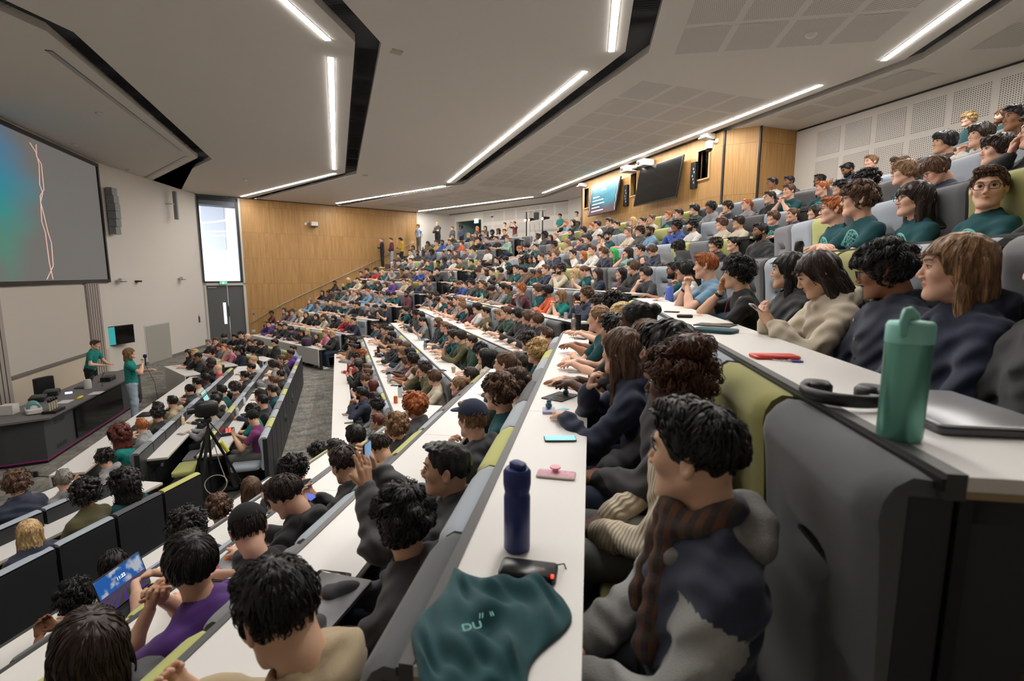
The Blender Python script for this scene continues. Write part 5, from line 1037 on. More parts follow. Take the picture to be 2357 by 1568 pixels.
t = sideitem('wall_socket', 1.95, .6, 'white socket plate low on the oak wall', 'socket'); MB().box(-.08, .08, -.012, 0, -.06, .06).obj('socket_plate', M_frame, t)
# handrail
hr = empty('handrail', (*CF, 0), PI / 2 - A_far, 'long pale metal handrail climbing the oak wall', 'handrail'); rl = [(1.85, -.09, .98), (3.3, -.09, 1.85), (8.3, -.09, 4.11), (10.5, -.09, 5.16)]
MB().tube(rl, .024, 8).obj('rail', mat('rail_grey', (150, 140, 128), .35, metal=.4), hr)
for k in range(9):
    x = 2.2 + k * 1.0; z = np.interp(x, [q[0] for q in rl], [q[2] for q in rl]); MB().tube([(x, 0, z - .12), (x, -.09, z - .09), (x, -.09, z)], .009, 6).obj('rail_bracket', M_steel, hr)
# ---------------- booth front: televisions, cameras, projectors
def tv(y0, y1, z0, z1, xt, xb, label, pic=None):
    yc, zc = (y0 + y1) / 2, (z0 + z1) / 2; L = y1 - y0; Hh = z1 - z0; t = empty('wall_television', ((xt + xb) / 2, yc, zc), PI / 2, label, 'television'); a = math.atan2(xb - xt, Hh)
    T = TM((0, 0, 0), 0, a * 1.0)
    MB().box(-L / 2, L / 2, -.0, .05, -Hh / 2, Hh / 2, T=T).obj('television_body', M_black, t); o = MB().box(-L / 2 + .02, L / 2 - .02, .05, .053, -Hh / 2 + .02, Hh / 2 - .02, T=T).obj('picture', pic or M_screen_off, t)
    MB().box(-.25, .25, -.13, 0, -.2, .2).obj('wall_mount', M_dark, t); return t, T, L, Hh
def slide_mat():
    s = NT('lit_slide_aurora', .3); x, y, z = s.sep(s.obj); n = s.noise(s.vec('MULTIPLY', s.obj, (1., 1., 1.8)), 1.8, 5); g = s.ramp(s.math('ADD', s.math('ADD', s.math('MULTIPLY', z, .9), s.math('MULTIPLY', x, -.15)), s.math('MULTIPLY', n, .7)), .0, .75)
    c = s.mix(g, (30, 50, 62), (16, 170, 190)); c = s.mix(s.ramp(s.math('ADD', s.math('MULTIPLY', z, -1.), s.math('MULTIPLY', n, .3)), .35, .7), c, (96, 58, 66)); c = s.mix(s.ramp(s.math('ABSOLUTE', x), .75, .98), c, (34, 38, 44))
    s.b.inputs['Base Color'].default_value = (.01, .01, .01, 1); s.t.links.new(c, s.b.inputs['Emission Color']); s.b.inputs['Emission Strength'].default_value = 1.5; return s.m
t1, T1, L1, H1 = tv(14.72, 16.68, 5.43, 6.57, 8.93, 9.1, 'wall television showing a teal slide headed FOOD', slide_mat())
Mt = emis('slide_white_text', (235, 240, 245), 1.6)
def onTV(T, x, z, y=.056): return T @ TM((0, y, 0)) @ np.array(Matrix.Rotation(PI, 4, 'Z')) @ TM((-x * -1, 0, z), 0, PI / 2)
text_mesh('FOOD', .12, Mt, t1, T1 @ TM((0.02, .056, .30)) @ np.array(Matrix.Rotation(PI, 4, 'Z')) @ TM((0, 0, 0), 0, PI / 2))
tl = MB(); rr = random.Random(4)
for k, L_ in enumerate((.42, .72, .78, .56, .8)):
    x = .72; z = .07 - .125 * k
    while x > .72 - L_: w_ = rr.uniform(.03, .075); tl.box(x - w_, x, .054, .056, z - .014, z + .014, T=T1); x -= w_ + .012
tl.obj('small_text_lines', Mt, t1)
for s_ in (-1, 1): MB().tube(xf(T1, [(s_ * (.90 + .03 * math.sin(k * 2.3)), .056, .53 - k * .118) for k in range(10)]), .007, 4).obj('slide_line', Mz, t1)
t2, T2, L2, H2 = tv(11.48, 13.52, 5.4, 6.55, 8.85, 9.05, 'large switched-off wall television on the oak booth')
for k, (y, z, l) in enumerate(((14.5, 6.0, 'black equipment bracket beside the lit television'), (11.2, 6.05, 'black equipment bracket beside the dark television'))):
    t = empty('equipment_bracket', (BX, y, z - .1), 0, l, 'bracket'); MB().box(-.09, 0, -.10, .10, -.34, .34).obj('bracket_plate', M_black, t); q = MB()
    for j in range(5): q.box(-.094, -.09, -.06 + .03 * (j % 3), -.03 + .03 * (j % 3), -.22 + j * .09, -.17 + j * .09)
    q.obj('connector_panel', MWc, t)
for k, (y, z, l) in enumerate(((17.45, 6.68, 'white angled sensor at the far corner of the oak booth'), (10.65, 6.76, 'white angled sensor above the dome camera'))):
    t = empty('wall_sensor', (BX, y, z), 0, l, 'sensor'); MB().rbox(-.26, 0, -.14, .14, -.03, .10, .02).obj('sensor_body', MWc, t); MB().box(-.32, -.05, -.15, .12, -.06, -.03, T=TM(ry=.15)).obj('sensor_flap', MWc, t)
t = empty('dome_camera', (BX, 10.45, 6.6), 0, 'white dome camera on an arm at the near end of the oak booth', 'camera'); MB().tube([(0, 0, .1), (-.02, 0, .02), (-.2, 0, .02)], [.05, .04, .035], 8).obj('arm', MWc, t); MB().lathe([(.03, .05), (.09, .02), (.095, -.1), (.085, -.15), (.001, -.15)], 16, (-.24, 0, 0)).obj('housing', MWc, t, sharp=50); MB().lathe([(.08, -.15), (.078, -.18), (.05, -.22), (.001, -.235)], 16, (-.24, 0, 0)).obj('dome', M_screen_off, t, sharp=80)
for k, (y, l) in enumerate(((14.12, 'white projector left of the pair above the lit television'), (13.2, 'white projector right of the small silver camera'))):
    t = empty('wall_projector', (BX, y, 6.66), 0, l, 'projector'); MB().rbox(-.42, -.04, -.19, .19, -.09, .09, .02).obj('projector_body', MWc, t); MB().lathe([(.05, 0), (.05, .03), (.001, .031)], 12, T=TM((-.45, .08, 0), 0, 0, PI / 2)).obj('lens', M_black, t); MB().box(-.1, 0, -.04, .04, -.03, .03).obj('mount', MWc, t)
t = empty('conference_camera', (BX, 13.68, 6.68), 0, 'small camera on a black shelf between two projectors', 'camera'); MB().box(-.3, 0, -.14, .14, -.1, -.07).obj('shelf', M_black, t); MB().rbox(-.24, -.1, -.06, .06, -.07, .05, .03).obj('camera_body', M_lap_s, t); MB().lathe([(.03, 0), (.03, .02), (.001, .021)], 10, T=TM((-.25, 0, 0), 0, 0, PI / 2)).obj('lens', emis('blue_lens', (60, 110, 220), 2), t)
# ---------------- ceiling fittings
for x, y, l in ((6.77, 5.86, 'round smoke detector on the ceiling among the perforated tiles at upper right'), (-3.12, 21.37, 'small detector on the ceiling above the tall window'), (-4.79, 13.76, 'round ceiling fitting above the lectern bench'), (-6.63, 17.19, 'ceiling fitting close to the top of the big screen'), (-6.53, 20.61, 'ceiling fitting nearest the tall window wall')):
    t = empty('ceiling_detector', (x, y, H), 0, l, 'detector', None); MB().lathe([(.075, 0), (.075, -.02), (.055, -.045), (.001, -.05)], 16).obj('detector_body', MWc, t, sharp=50); MB().lathe([(.058, -.022), (.058, -.03), (.001, -.03)], 12).obj('dark_vent', M_black, t)
for x, y, l in ((1.05, 8.49, 'pale square speaker plate on the ceiling right of the first dark slot'), (1.1, 18.92, 'faint square plate on the ceiling near the oak wall')):
    t = MB().box(-.09, .09, -.07, .07, -.02, 0).obj('ceiling_plate', mat('plate_beige', (176, 166, 148), .6)); t.location = (x, y, H); t.rotation_euler = (0, 0, .2); tag(t, l, 'ceiling plate')
t = empty('back_wall_camera', (*W2('f', 19.8, 19.3), 6.52), angA, 'white camera on the back wall beside the lobby doorway', 'camera'); MB().rbox(-.12, .12, -.12, .12, -.05, .05, .03).obj('camera_body', MWc, t); MB().lathe([(.06, -.05), (.05, -.09), (.001, -.1)], 10).obj('dome', M_black, t)
t = empty('exit_sign', (*W2('f', 19.7, 20.45), 6.3), BYAW['f'], 'hanging white exit sign in the lobby doorway', 'exit sign'); MB().box(-.15, .15, -.02, .02, -.12, .12).obj('sign_body', emis('sign_white_green', (220, 245, 232), 1.2), t)
dd_ = MB(); P_, Q_ = along(22.3, 20.2), along(20.6, 20.2)
tag(dd_.add([(*P_, 4.6), (*Q_, 4.6), (*Q_, 6.1), (*P_, 6.1)], [(0, 1, 2, 3)]).obj('door_3', mat('lobby_door_blue', (70, 98, 110), .6)), kind='structure')
# lighting stand at the back
FL = 4.55; U_, V_ = UV['f']
def F3(v, u, z): return (*W2('f', v, u), z)
t = empty('lighting_truss_stand', F3(18.6, 15.3, FL), BYAW['f'], 'black two-legged stage lighting bar in front of the back wall', 'lighting stand')
for s_ in (-1, 1): MB().tube([(s_ * .5, 0, 0), (s_ * .5, 0, 1.75)], [.035, .028], 8).obj('stand_leg', M_black, t); MB().lathe([(.05, 1.35), (.05, 1.42)], 8, (s_ * .5, 0, 0)).obj('collar', M_black, t)
MB().tube([(-.75, 0, 1.78), (.75, 0, 1.78)], .024, 8).obj('crossbar', M_steel, t)
for k, x in enumerate((-.62, -.12, .22, .52)):
    l_ = empty('stage_lamp', F3(18.6, 15.3 + x * 1, FL + 1.4), BYAW['f'] + (.3 if k % 2 else -.2), ['leftmost black stage lamp glowing orange on the lighting bar', 'square black stage lamp panel on the lighting bar', 'stage lamp with bright lens in the middle of the lighting bar', 'rightmost black stage lamp on the lighting bar'][k], 'stage lamp', 'lamps on the lighting bar')
    if k == 1: MB().rbox(-.13, .13, -.04, .04, -.05, .3, .02).obj('lamp_body', M_black, l_)
    else: MB().tube([(0, -.28, .02), (0, -.05, 0), (0, .12, -.04)], [.05, .07, .085], 12).obj('lamp_body', M_black, l_); MB().lathe([(.07, 0), (.07, .008), (.001, .01)], 12, T=TM((0, .125, -.04), 0, -PI / 2)).obj('lens', emis('lamp_orange_glow', (255, 190, 130), 3.0 if k != 3 else .3), l_)
    MB().tube([(-.08, 0, .0), (-.08, 0, .2), (0, 0, .38), (.08, 0, .2), (.08, 0, 0)], .006, 5).obj('yoke', M_black, l_)
for k in range(3): MB().tube([(-.3 + .3 * k, 0, 1.2), (-.35 + .3 * k, .03, .9), (-.5 + .4 * k, .02, .5), (-.45 + .4 * k, 0, .1)], .006, 5).obj('hanging_cable', M_black, t)
# camera tripod in the pit
tp = empty('camera_tripod', (-1.75, 7.45, 0), 0, 'black camera tripod standing in the aisle near the middle level rows', 'tripod')
for k, a in enumerate((.5, 2.6, 4.5)): o = MB().tube([(0, 0, 1.25), (.26 * math.cos(a), .26 * math.sin(a), .6), (.48 * math.cos(a), .48 * math.sin(a), .02)], [.022, .018, .013], 8).obj('leg', M_black, tp)
MB().tube([(0, 0, .75), (0, 0, 1.38)], .016, 8).obj('centre_column', M_black, tp); MB().lathe([(.05, 1.34), (.05, 1.38), (.03, 1.42)], 12).obj('head', M_black, tp); MB().tube([(0, 0, 1.36), (.2, -.22, 1.2)], .009, 6).obj('pan_handle', M_black, tp); MB().tube([(.12, .06, 1.02), (.19, .1, .86)], .026, 8).obj('yellow_sleeve', mat('yellow_tape', (216, 214, 60), .5), tp)
vc = empty('video_camera', (-1.75, 7.45, 1.42), 1.9, 'black video camera with dark cover on top of the tripod', 'video camera'); MB().rbox(-.09, .09, -.14, .14, 0, .2, .07).obj('camera_body', M_black, vc, sharp=60); MB().tube([(0, .12, .1), (0, .22, .1)], .045, 12).obj('lens_barrel', M_black, vc); MB().box(.09, .12, -.08, .02, .02, .09).obj('side_screen', mat('lilac_screen', (190, 176, 210), .4), vc)
cb = [(-1.75 + .14 * math.cos(a) * (1 + .05 * math.sin(3 * a)), 7.6 + .05 * math.sin(a), .38 + .12 * math.sin(a)) for a in np.linspace(0, 4 * PI, 30)]
tag(MB().tube(cb + [(-1.7, 7.65, .7), (-1.72, 7.5, 1.1), (-1.75, 7.45, 1.4)], .006, 5).obj('coiled_cable', mat('white_cable', (190, 184, 176), .5)), 'coiled white cable hanging under the tripod', 'cable')
# ---------------- the presenters and the people standing at the back
def stand(x, y, z, rz, code, label, s=1., look=0., pitch=0., h=.007, leg=None, **k):
    o, HT, sk = person((x, y, z), rz, code[0], code[1], code[2], code[3], code[4], code[5], code[6:], s, look, pitch, h, leg=leg, **k); o['label'] = label; return o, HT, sk
wo, HTw, skw = stand(-4.42, 12.88, 0, -1.35, 'dl1TeM', 'person with long light brown hair speaking into a hand microphone', 1.0, .15, .1, .005, 'u', print_=True, seed=1)
wp = W2('c', 0, 0); mp_ = np.array(skw['arms'][0][3]); R_ = Rz(-1.35); q = R_ @ (mp_ + np.array([-.02, .05, .04])) + np.array([-4.42, 12.88, 0])
mi_ = empty('microphone', tuple(q), 0, 'handheld microphone with navy foam head held by the speaking woman', 'microphone'); MB().tube([(0, 0, -.1), (-.0, 0, .08)], [.012, .016], 8).obj('grip', M_black, mi_); MB().lathe([(.01, .07), (.035, .09), (.04, .12), (.03, .15), (.001, .16)], 12).obj('foam_head', mat('navy_foam', (24, 38, 78), .95), mi_, sharp=70)
tag(MB().tube([tuple(q + np.array([0, 0, -.1])), tuple(q + np.array([.1, .1, -.5])), tuple(q + np.array([.15, .05, -1.0])), (-4.2, 13.1, .02), (-4.1, 12.6, .01)], .005, 5).obj('microphone_cable', M_black), 'thin black cable hanging from the handheld microphone', 'cable')
stand(-6.12, 15.35, 0, -1.75, 'sb1TeK', 'person with short brown hair standing behind the lectern bench looking down', .98, .1, .1, .006, 'k', print_=True)
def find_stand(px, py, zoff, tmin=15, tmax=33):
    r = ray(px, py); best = None
    for t in np.linspace(tmin, tmax, 400):
        P = CAM + r * t; v = UV['f'][1] @ P[:2]; n = int(math.floor((v - 9.8) / .92)) + 3; fz = FZ(max(1, min(n, 11))); wd = -(P[:2] - CF) @ np.array([-dF[1], dF[0]]); e = abs(P[2] - fz - zoff) + .12 * abs(wd - .6) + (5 if wd < .35 else 0)
        if best is None or e < best[0]: best = (e, P, fz)
    return best[1], best[2]
for px, py, code, lab, lg in ((879, 558, 'sl1LkA', 'person with sandy hair in black, arms folded, leaning on the oak wall', 'k'), (901, 550, 'sb1LmH', 'person in a maroon and grey striped rugby shirt against the oak wall', 'u'), (923, 548, 'mk2HyAg', 'person with glasses in a mustard hoodie against the oak wall', 'k')):
    P, fz = find_stand(px, py, 1.58); o, _, _ = stand(P[0], P[1], fz, BYAW['f'] - .35, code, lab, .97, .1, 0, .007, lg)
    if 'rugby' in lab:
        s = NT('striped_rugby_jersey', .9); z = s.sep(s.obj)[2]; f_ = s.math('FRACT', s.math('MULTIPLY', z, 7.)); s.color(s.mix(s.math('GREATER_THAN', f_, .62), (84, 36, 48), (190, 184, 176))); o.children[1].material_slots[0].material = s.m if o.children[1].name.startswith('top') else None
for px, py, v, code, lab, lg in ((963, 521, 17.3, 'wl1TuI', 'person in a blue and white striped football shirt, hand on hip', 'g'), (1007, 515, 18.3, 'sy1JkAg', 'person with glasses in black jacket and arms folded by the white back wall', 'k'), (1042, 528, 18.9, 'sb1JdH', 'person with brown hair in dark jacket left of the lobby doorway', 'k'), (1062, 524, 18.8, 'ak4JnH', 'person with dark skin in navy jacket standing in the lobby doorway', 'k'),
        (1163, 518, 19.3, 'sd1ThH', 'person with brown hair in beige shirt standing against the back wall', 'h'), (1185, 514, 19.2, 'bk2TmPg', 'person with dark hair bun in maroon top filming with a phone', 'h'), (1290, 497, 18.9, 'sk1TeHg', 'person with black hair and glasses in bright teal top beside the lighting bar', 'k'), (1328, 492, 18.9, 'sd1TcH', 'person half hidden behind the far corner of the oak booth', 'k')):
    r = ray(px, py); t = v / (UV['f'][1] @ r[:2]); P = CAM + t * r; s_ = max(.85, min(1.02, (P[2] - FL) / 1.6)); o, _, _ = stand(P[0], P[1], FL, BYAW['f'] + (.2 if px < 1020 else 0), code, lab, s_, 0, 0, .007, lg)
    if 'football' in lab:
        s = NT('blue_white_striped_jersey', .9); x = s.sep(s.obj)[0]; f_ = s.math('FRACT', s.math('MULTIPLY', x, 11.)); s.color(s.mix(s.math('GREATER_THAN', f_, .5), (70, 130, 190), (220, 222, 224))); [c for c in o.children if c.name.startswith('tshirt')][0].material_slots[0].material = s.m
for px, py, code, lab in ((2236, 252, 'cy1TtHg', 'person with curly blond hair and glasses standing at the perforated wall'), (2314, 242, 'lb1TtHe', 'person with long brown hair and beard standing top right'), (2353, 246, 'sl1LnHg', 'person with fair hair and glasses cut by the right edge at the top')):
    r = ray(px, py); t = (D('n', 11) + .6) / (UV['n'][1] @ r[:2]); P = CAM + t * r; stand(P[0], P[1], min(FL, P[2] - 1.5), BYAW['n'], code, lab, max(.85, min(1.05, (P[2] - FL) / 1.6)), .1, 0, .007)
# ================================================================ THE NEAREST PEOPLE, AND WHAT LIES ON THE DESKS
def near(px, py, n, code, label, h=.005, b='n', **k):
    r_ = seat_person(b, px, py, code, n, h, **k)
    o, HT, sk = r_; o['label'] = label; return o, HT, sk
def garment(o):
    for c in o.children:
        if c.name.split('.')[0] in ('tshirt', 'top', 'jumper', 'hoodie', 'jacket'): return c
def own_mesh(c): c.data = c.data.copy(); return c.data
def phone_obj(name_label, M, scr, body=None, group=None, cat='phone'):
    t = empty('phone', (0, 0, 0), 0, name_label, cat, group); t.matrix_world = M
    MB().rbox(-.036, .036, -.074, .074, -.004, .004, .010).obj('phone_case', body or M_black, t, sharp=40); MB().rbox(-.033, .033, -.071, .071, .0041, .0046, .008).obj('phone_screen', scr, t, sharp=40); MB().rbox(-.03, -.006, .038, .068, -.0065, -.004, .006).obj('camera_bump', M_black, t, sharp=40); return t
def held_phone(o, pose, label, scr, body=None, dz=0.):
    sc_ = o.scale[0]; Rz_ = Matrix.Rotation(o.rotation_euler[2], 4, 'Z'); up = pose in 'UP'
    c = {'p': (0, .405, .925), 'U': (-.01, .40, 1.19), 'P': (0, .30, 1.61)}[pose]; tilt = {'p': math.radians(38), 'U': PI / 2, 'P': PI / 2}[pose]
    M = Matrix.Translation(o.location) @ Rz_ @ Matrix.Scale(sc_, 4) @ Matrix.Translation(Vector(c)) @ Matrix.Rotation(tilt, 4, 'X')
    if pose == 'P': M = M @ Matrix.Rotation(PI / 2, 4, 'Z')
    return phone_obj(label, M, scr, body)
S_phone = emis('phone_lit_white', (206, 214, 236), 1.1); S_blue = emis('phone_lit_blue', (70, 84, 170), 1.1)
def plaid(name, a, b, c, sc_=22):
    s = NT(name, .9); x, y, z = s.sep(s.vec('MULTIPLY', s.obj, (sc_, sc_, sc_))); f = lambda v: s.math('GREATER_THAN', s.math('FRACT', v), .5); k = s.mix(f(s.math('ADD', x, y)), a, b); s.color(s.mix(s.math('MULTIPLY', f(s.math('ADD', z, .3)), .5), k, c)).bump(s.noise(s.obj, 300, 2), .4); return s.m
# -- fifth raised row, from the camera outwards
h1, HT1, sk1 = near(1600, 1052, 5, 'qk5Jnl', 'person with short black hair, plaid scarf and navy jacket with grey sleeves and hood', .0038, seed=1) if False else near(1600, 1052, 5, 'uk5Jnl', 'person with short black hair, plaid scarf and navy jacket with grey sleeves', .0038)
g1 = garment(h1); me = own_mesh(g1); me.materials.append(mat('grey_fleece_sleeve', (150, 150, 148), .95, bump=.5, bscale=300, sheen=.2)); me.materials.append(mat('grey_marl_hood', (120, 118, 116), .95, bump=.6, bscale=220, var=.25, vscale=90))
C_ = np.array([np.array(p.center) for p in me.polygons]); mi = np.zeros(len(C_), int)
for sgn, S, E, W, A in sk1['arms']:
    dn_ = nrm(E - S); mi[((cap_(C_, S, E, .06, .06) < .035) & ((C_ - S) @ dn_ > .05) & (sgn * C_[:, 0] > .12)) | (cap_(C_, E, W, .055, .05) < .03)] = 1
me.polygons.foreach_set('material_index', mi.astype(np.int32)); me.update()
N1 = sk1['N']; hd = [('e', N1 + np.array([0, -.085, -.005]), (.125, .055, .075), Rx(.5), {'k': .03}), ('c', N1 + np.array([.085, -.03, .005]), N1 + np.array([.055, .085, -.06]), .032, .026, {'k': .03}), ('c', N1 + np.array([-.085, -.03, .005]), N1 + np.array([-.055, .085, -.06]), .032, .026, {'k': .03})]
V, F = snet(lambda P: np.maximum(blend(P, hd, .03) + .003 * np.sin(P[:, 0] * 60 + P[:, 2] * 50), -ell_(P, N1 + np.array([0, .0, .05]), (.075, .08, .08))), N1 - .2, N1 + .2, .007); o = MB().add(V, F.tolist()).obj('hood', me.materials[2], h1, smooth=True); o['label'] = 'grey marl hood'
M_plaid = plaid('brown_plaid_scarf', (58, 48, 44), (96, 62, 44), (70, 66, 66)); sf = [('c', N1 + np.array([.068 * math.cos(a), .015 + .07 * math.sin(a), .03 + .018 * math.sin(2 * a)]), N1 + np.array([.068 * math.cos(a + .55), .015 + .07 * math.sin(a + .55), .03 + .018 * math.sin(2 * a + 1.1)]), .026, .026) for a in np.arange(0, 2 * PI, .5)]
sf += [('c', N1 + np.array([-.03, .09, .0]), N1 + np.array([-.05, .135, -.30]), .03, .036), ('c', N1 + np.array([.03, .09, .0]), N1 + np.array([.045, .14, -.24]), .026, .032)]
V, F = snet(lambda P: blend(P, sf, .02) + .003 * np.sin(P[:, 2] * 90 + P[:, 0] * 60), N1 - np.array([.2, .2, .45]), N1 + .2, .006); MB().add(V, F.tolist()).obj('scarf', M_plaid, h1, smooth=True)
def wristband(o, sk, side, m_, r=.031, wdt=.012, name='wristwatch', dial=False, at=.03):
    sgn, S, E, W, A = sk['arms'][0 if side > 0 else 1]; d = nrm(np.array(W) - E); p = np.array(W) - d * at; mb = MB(); mb.tube([p - d * wdt, p - d * wdt * .5, p + d * wdt * .5, p + d * wdt], [r * .96, r, r, r * .94], 14)
    ob = mb.obj(name, m_, o, smooth=True)
    if dial: n_ = nrm(A[3]); T = np.eye(4); T[:3, 2] = n_; T[:3, 0] = d; T[:3, 1] = np.cross(n_, d); T[:3, 3] = p + n_ * (r - .004); MB().lathe([(.021, 0), (.022, .006), (.018, .010), (.001, .010)], 16, T=T).obj('watch_dial', M_screen_off, ob)
wristband(h1, sk1, -1, M_black)
HC2 = hairm('hair_black_with_copper_highlights', (74, 42, 26))
w1, _, skw1 = near(1560, 885, 5, 'Bd4Scl', 'person with curly copper-streaked topknot in cream cable-knit cardigan', .004); [setattr(c.material_slots[0], 'material', HC2) for c in w1.children if c.name.startswith('hair')]
gm = garment(w1); s = NT('cream_cable_knit', .95); x, y, z = s.sep(s.obj); wv = s.math('SINE', s.math('ADD', s.math('MULTIPLY', s.math('ADD', x, y), 260.), s.math('MULTIPLY', s.math('SINE', s.math('MULTIPLY', z, 60.)), 1.2))); s.color(s.mix(s.ramp(wv, -1., 1.), (190, 176, 154), (212, 200, 178))).bump(wv, .5, .006); gm.material_slots[0].material = s.m
near(1585, 838, 5, 'mk3Hdl', 'person with black hair in dark grey hoodie hidden behind the cream cardigan', .005)
near(1424, 886, 5, 'lb1Hnc', 'person with very long brown hair in navy hoodie, chin on hand over the phones', .004)
near(1497, 815, 5, 'lb1Hgl', 'person with brown hair in grey hoodie behind the girl in the navy hoodie', .005)
# -- sixth raised row
gn, _, skg = near(1625, 612, 6, 'so1Tum', 'person with ginger hair in pale blue T-shirt, clasped hands under the nose', .0045); wristband(gn, skg, 1, M_black, dial=True)
cu_, _, skc = near(1697, 640, 6, 'ck5Tkh', 'person with curly black hair in black T-shirt, red lanyard, cheek on fist', .0045); wristband(cu_, skc, 1, M_black, dial=True)
Nc = skc['N']; MB().tube([Nc + np.array([.06, -.03, .05]), Nc + np.array([.068, .03, .0]), Nc + np.array([.03, .10, -.08]), Nc + np.array([.0, .13, -.20])], .006, 6, flat=.4).obj('lanyard', mat('lanyard_red', (150, 30, 60), .7), cu_)
near(1815, 655, 6, 'lk5Jkl', 'person with long black hair in black jacket behind the cream hoodie', .0045)
cr, _, skcr = near(1882, 668, 6, 'ld5Hcp', 'person with long dark hair in cream hoodie looking down at a phone', .004)
held_phone(cr, 'p', 'phone in clear gold case held by the person in the cream hoodie', S_phone, mat('gold_case', (176, 150, 128), .3, metal=.3))
bd, _, _ = near(2008, 655, 6, 'wk3Jnlg', 'person with thick black hair, glasses and moustache in navy button jacket', .004, pitch=-.2)
gb = garment(bd); q = MB().tube([(-.024, .082, -.052), (-.012, .091, -.046), (0, .095, -.044), (.012, .091, -.046), (.024, .082, -.052)], [.002, .0045, .005, .0045, .002], 6, flat=.6).obj('moustache', MHAIR['k'], bd, smooth=True); q.matrix_basis = [c for c in bd.children if c.name.startswith('hair')][0].matrix_basis
for k_ in range(4): MB().lathe([(.008, 0), (.008, .003), (.001, .004)], 10, T=TM((.045, .135 - .01 * k_, .92 - .09 * k_), 0, -PI / 2)).obj('snap_button', M_steel, bd)
near(2195, 690, 6, 'll1Hnl', 'person with very long light brown hair in navy hoodie seen in profile', .004)
near(2392, 700, 6, 'x') if False else near(2388, 700, 6, 'bd5Jkl', 'person in black jacket with dark tied hair cut by the right edge', .0045, look=-1.1)
# -- seventh raised row
o7 = near(2262, 455, 7, 'ub1Ttlg', 'person with short brown hair and black glasses looking towards the camera', .0045, look=.85)
near(2445, 470, 7, 'sb1Tkx', 'person at the right edge whose bare forearm rests on the seat back', .006)
# -- fourth raised row
near(620, 1425, 4, 'sk5Hhp', 'person with thick black hair in beige hoodie, largest head at the bottom', .0042)
hk, _, _ = near(918, 1205, 4, 'wk5Hdr', 'person with tousled black hair and glasses in charcoal hoodie at bottom centre', .0042)
child('glasses', glasses_mesh(), hk, [M_black]).matrix_basis = [c for c in hk.children if c.name.startswith('hair')][0].matrix_basis
pm, _, skp = near(1030, 1078, 4, 'zk2JdU', 'person with very short black hair filming with a raised phone', .0042, look=.1); held_phone(pm, 'U', 'raised phone filming the lit room', emis('phone_camera_view', (110, 140, 170), .9))
near(1085, 968, 4, 'Kl1Hdc', 'person in navy baseball cap and dark grey hoodie', .0045, kw=dict(hc2=mat('cap_navy', (34, 42, 68), .85, bump=.3, bscale=400)))
wv_, _, _ = near(1120, 940, 4, 'wb1Ttl', 'person with wavy brown hair in teal T-shirt with white back print', .005)
near(1188, 888, 4, 'kb1LwlL', 'person in black beanie and white top with dark wavy hair', .0045)
# -- third raised row
pu, _, skpu = near(432, 1285, 3, 'mk2Tpm', 'person with thick black hair in purple T-shirt with white back lettering', .0042)
near(604, 1178, 3, 'ud1Hkw', 'person with short brown hair in black hoodie bent towards the stickered laptop', .0042, look=.1)
dj, _, _ = near(769, 1085, 3, 'ud5Jkp', 'person with short dark hair in black denim jacket using a folding phone', .005); held_phone(dj, 'p', 'unfolded phone with lit blue screen held over the desk', S_blue)
near(868, 1040, 3, 'ud1Hyw', 'person with short brown hair in mustard hoodie looking down', .005)
near(190, 1500, 3, 'dd5Jdl', 'person with straight dark brown hair at the bottom left corner', .0042)
near(700, 1118, 2, 'kk2Tkl', 'person in a plain black beanie low behind the desks', .005) if False else None
near(425, 1222, 2, 'ck5Tkr', 'person with curly black hair hidden behind the purple T-shirt', .006)
near(160, 1388, 1, 'ck3Tkp', 'person with big curly black hair looking at a white phone screen', .0045)
near(246, 1312, 1, 'mk2Tkw', 'person with black hair behind the laptop showing a lavender field', .006)
cp, _, _ = near(577, 964, 0, 'Kk5Tzp', 'person in black cap and magenta sports shirt at the control desk', .006, b='c')
near(483, 948, -1, 'sk2Lgr', 'person with dark hair in grey top behind the camera tripod', .006, b='c')
def back_text(o, body, size, cx, cz, m_, rot=0.):
    g = garment(o); bv = BVHTree.FromPolygons([v.co[:] for v in g.data.vertices], [tuple(p.vertices) for p in g.data.polygons])
    cu = bpy.data.curves.new('txt', 'FONT'); cu.body = body; cu.size = size; cu.align_x = 'CENTER'; cu.align_y = 'CENTER'; ob = bpy.data.objects.new('txt', cu); COL.objects.link(ob); bpy.context.view_layer.update(); me = bpy.data.meshes.new_from_object(ob); bpy.data.objects.remove(ob)
    bm = __import__('bmesh').new(); bm.from_mesh(me); __import__('bmesh').ops.triangulate(bm, faces=bm.faces); __import__('bmesh').ops.subdivide_edges(bm, edges=[e for e in bm.edges if e.calc_length() > size * .2], cuts=2)
    c, s_ = math.cos(rot), math.sin(rot)
    for v in bm.verts:
        x, z = v.co.x * c - v.co.y * s_, v.co.x * s_ + v.co.y * c; h_ = bv.ray_cast(Vector((cx + x, -.6, cz + z)), Vector((0, 1, 0))); v.co = (h_[0] - Vector((0, .0025, 0))) if h_[0] else Vector((cx + x, -.1, cz + z))
    bm.to_mesh(me); bm.free(); me.materials.clear(); me.materials.append(m_); return link(bpy.data.objects.new('back_lettering', me), o)
M_prt = mat('shirt_print_white', (206, 202, 214), .7); M_prm = mat('shirt_print_mint', (130, 200, 190), .7)
back_text(pu, 'DURHACK', .078, 0, .86, M_prt); back_text(pu, 'O', .11, -.02, .77, M_prt); back_text(pu, '+  .  +   .  +', .04, 0, .93, M_prt, .1); back_text(wv_, 'DURHACK', .055, 0, .86, M_prm); back_text(wv_, 'O', .15, -.02, .78, M_prm)
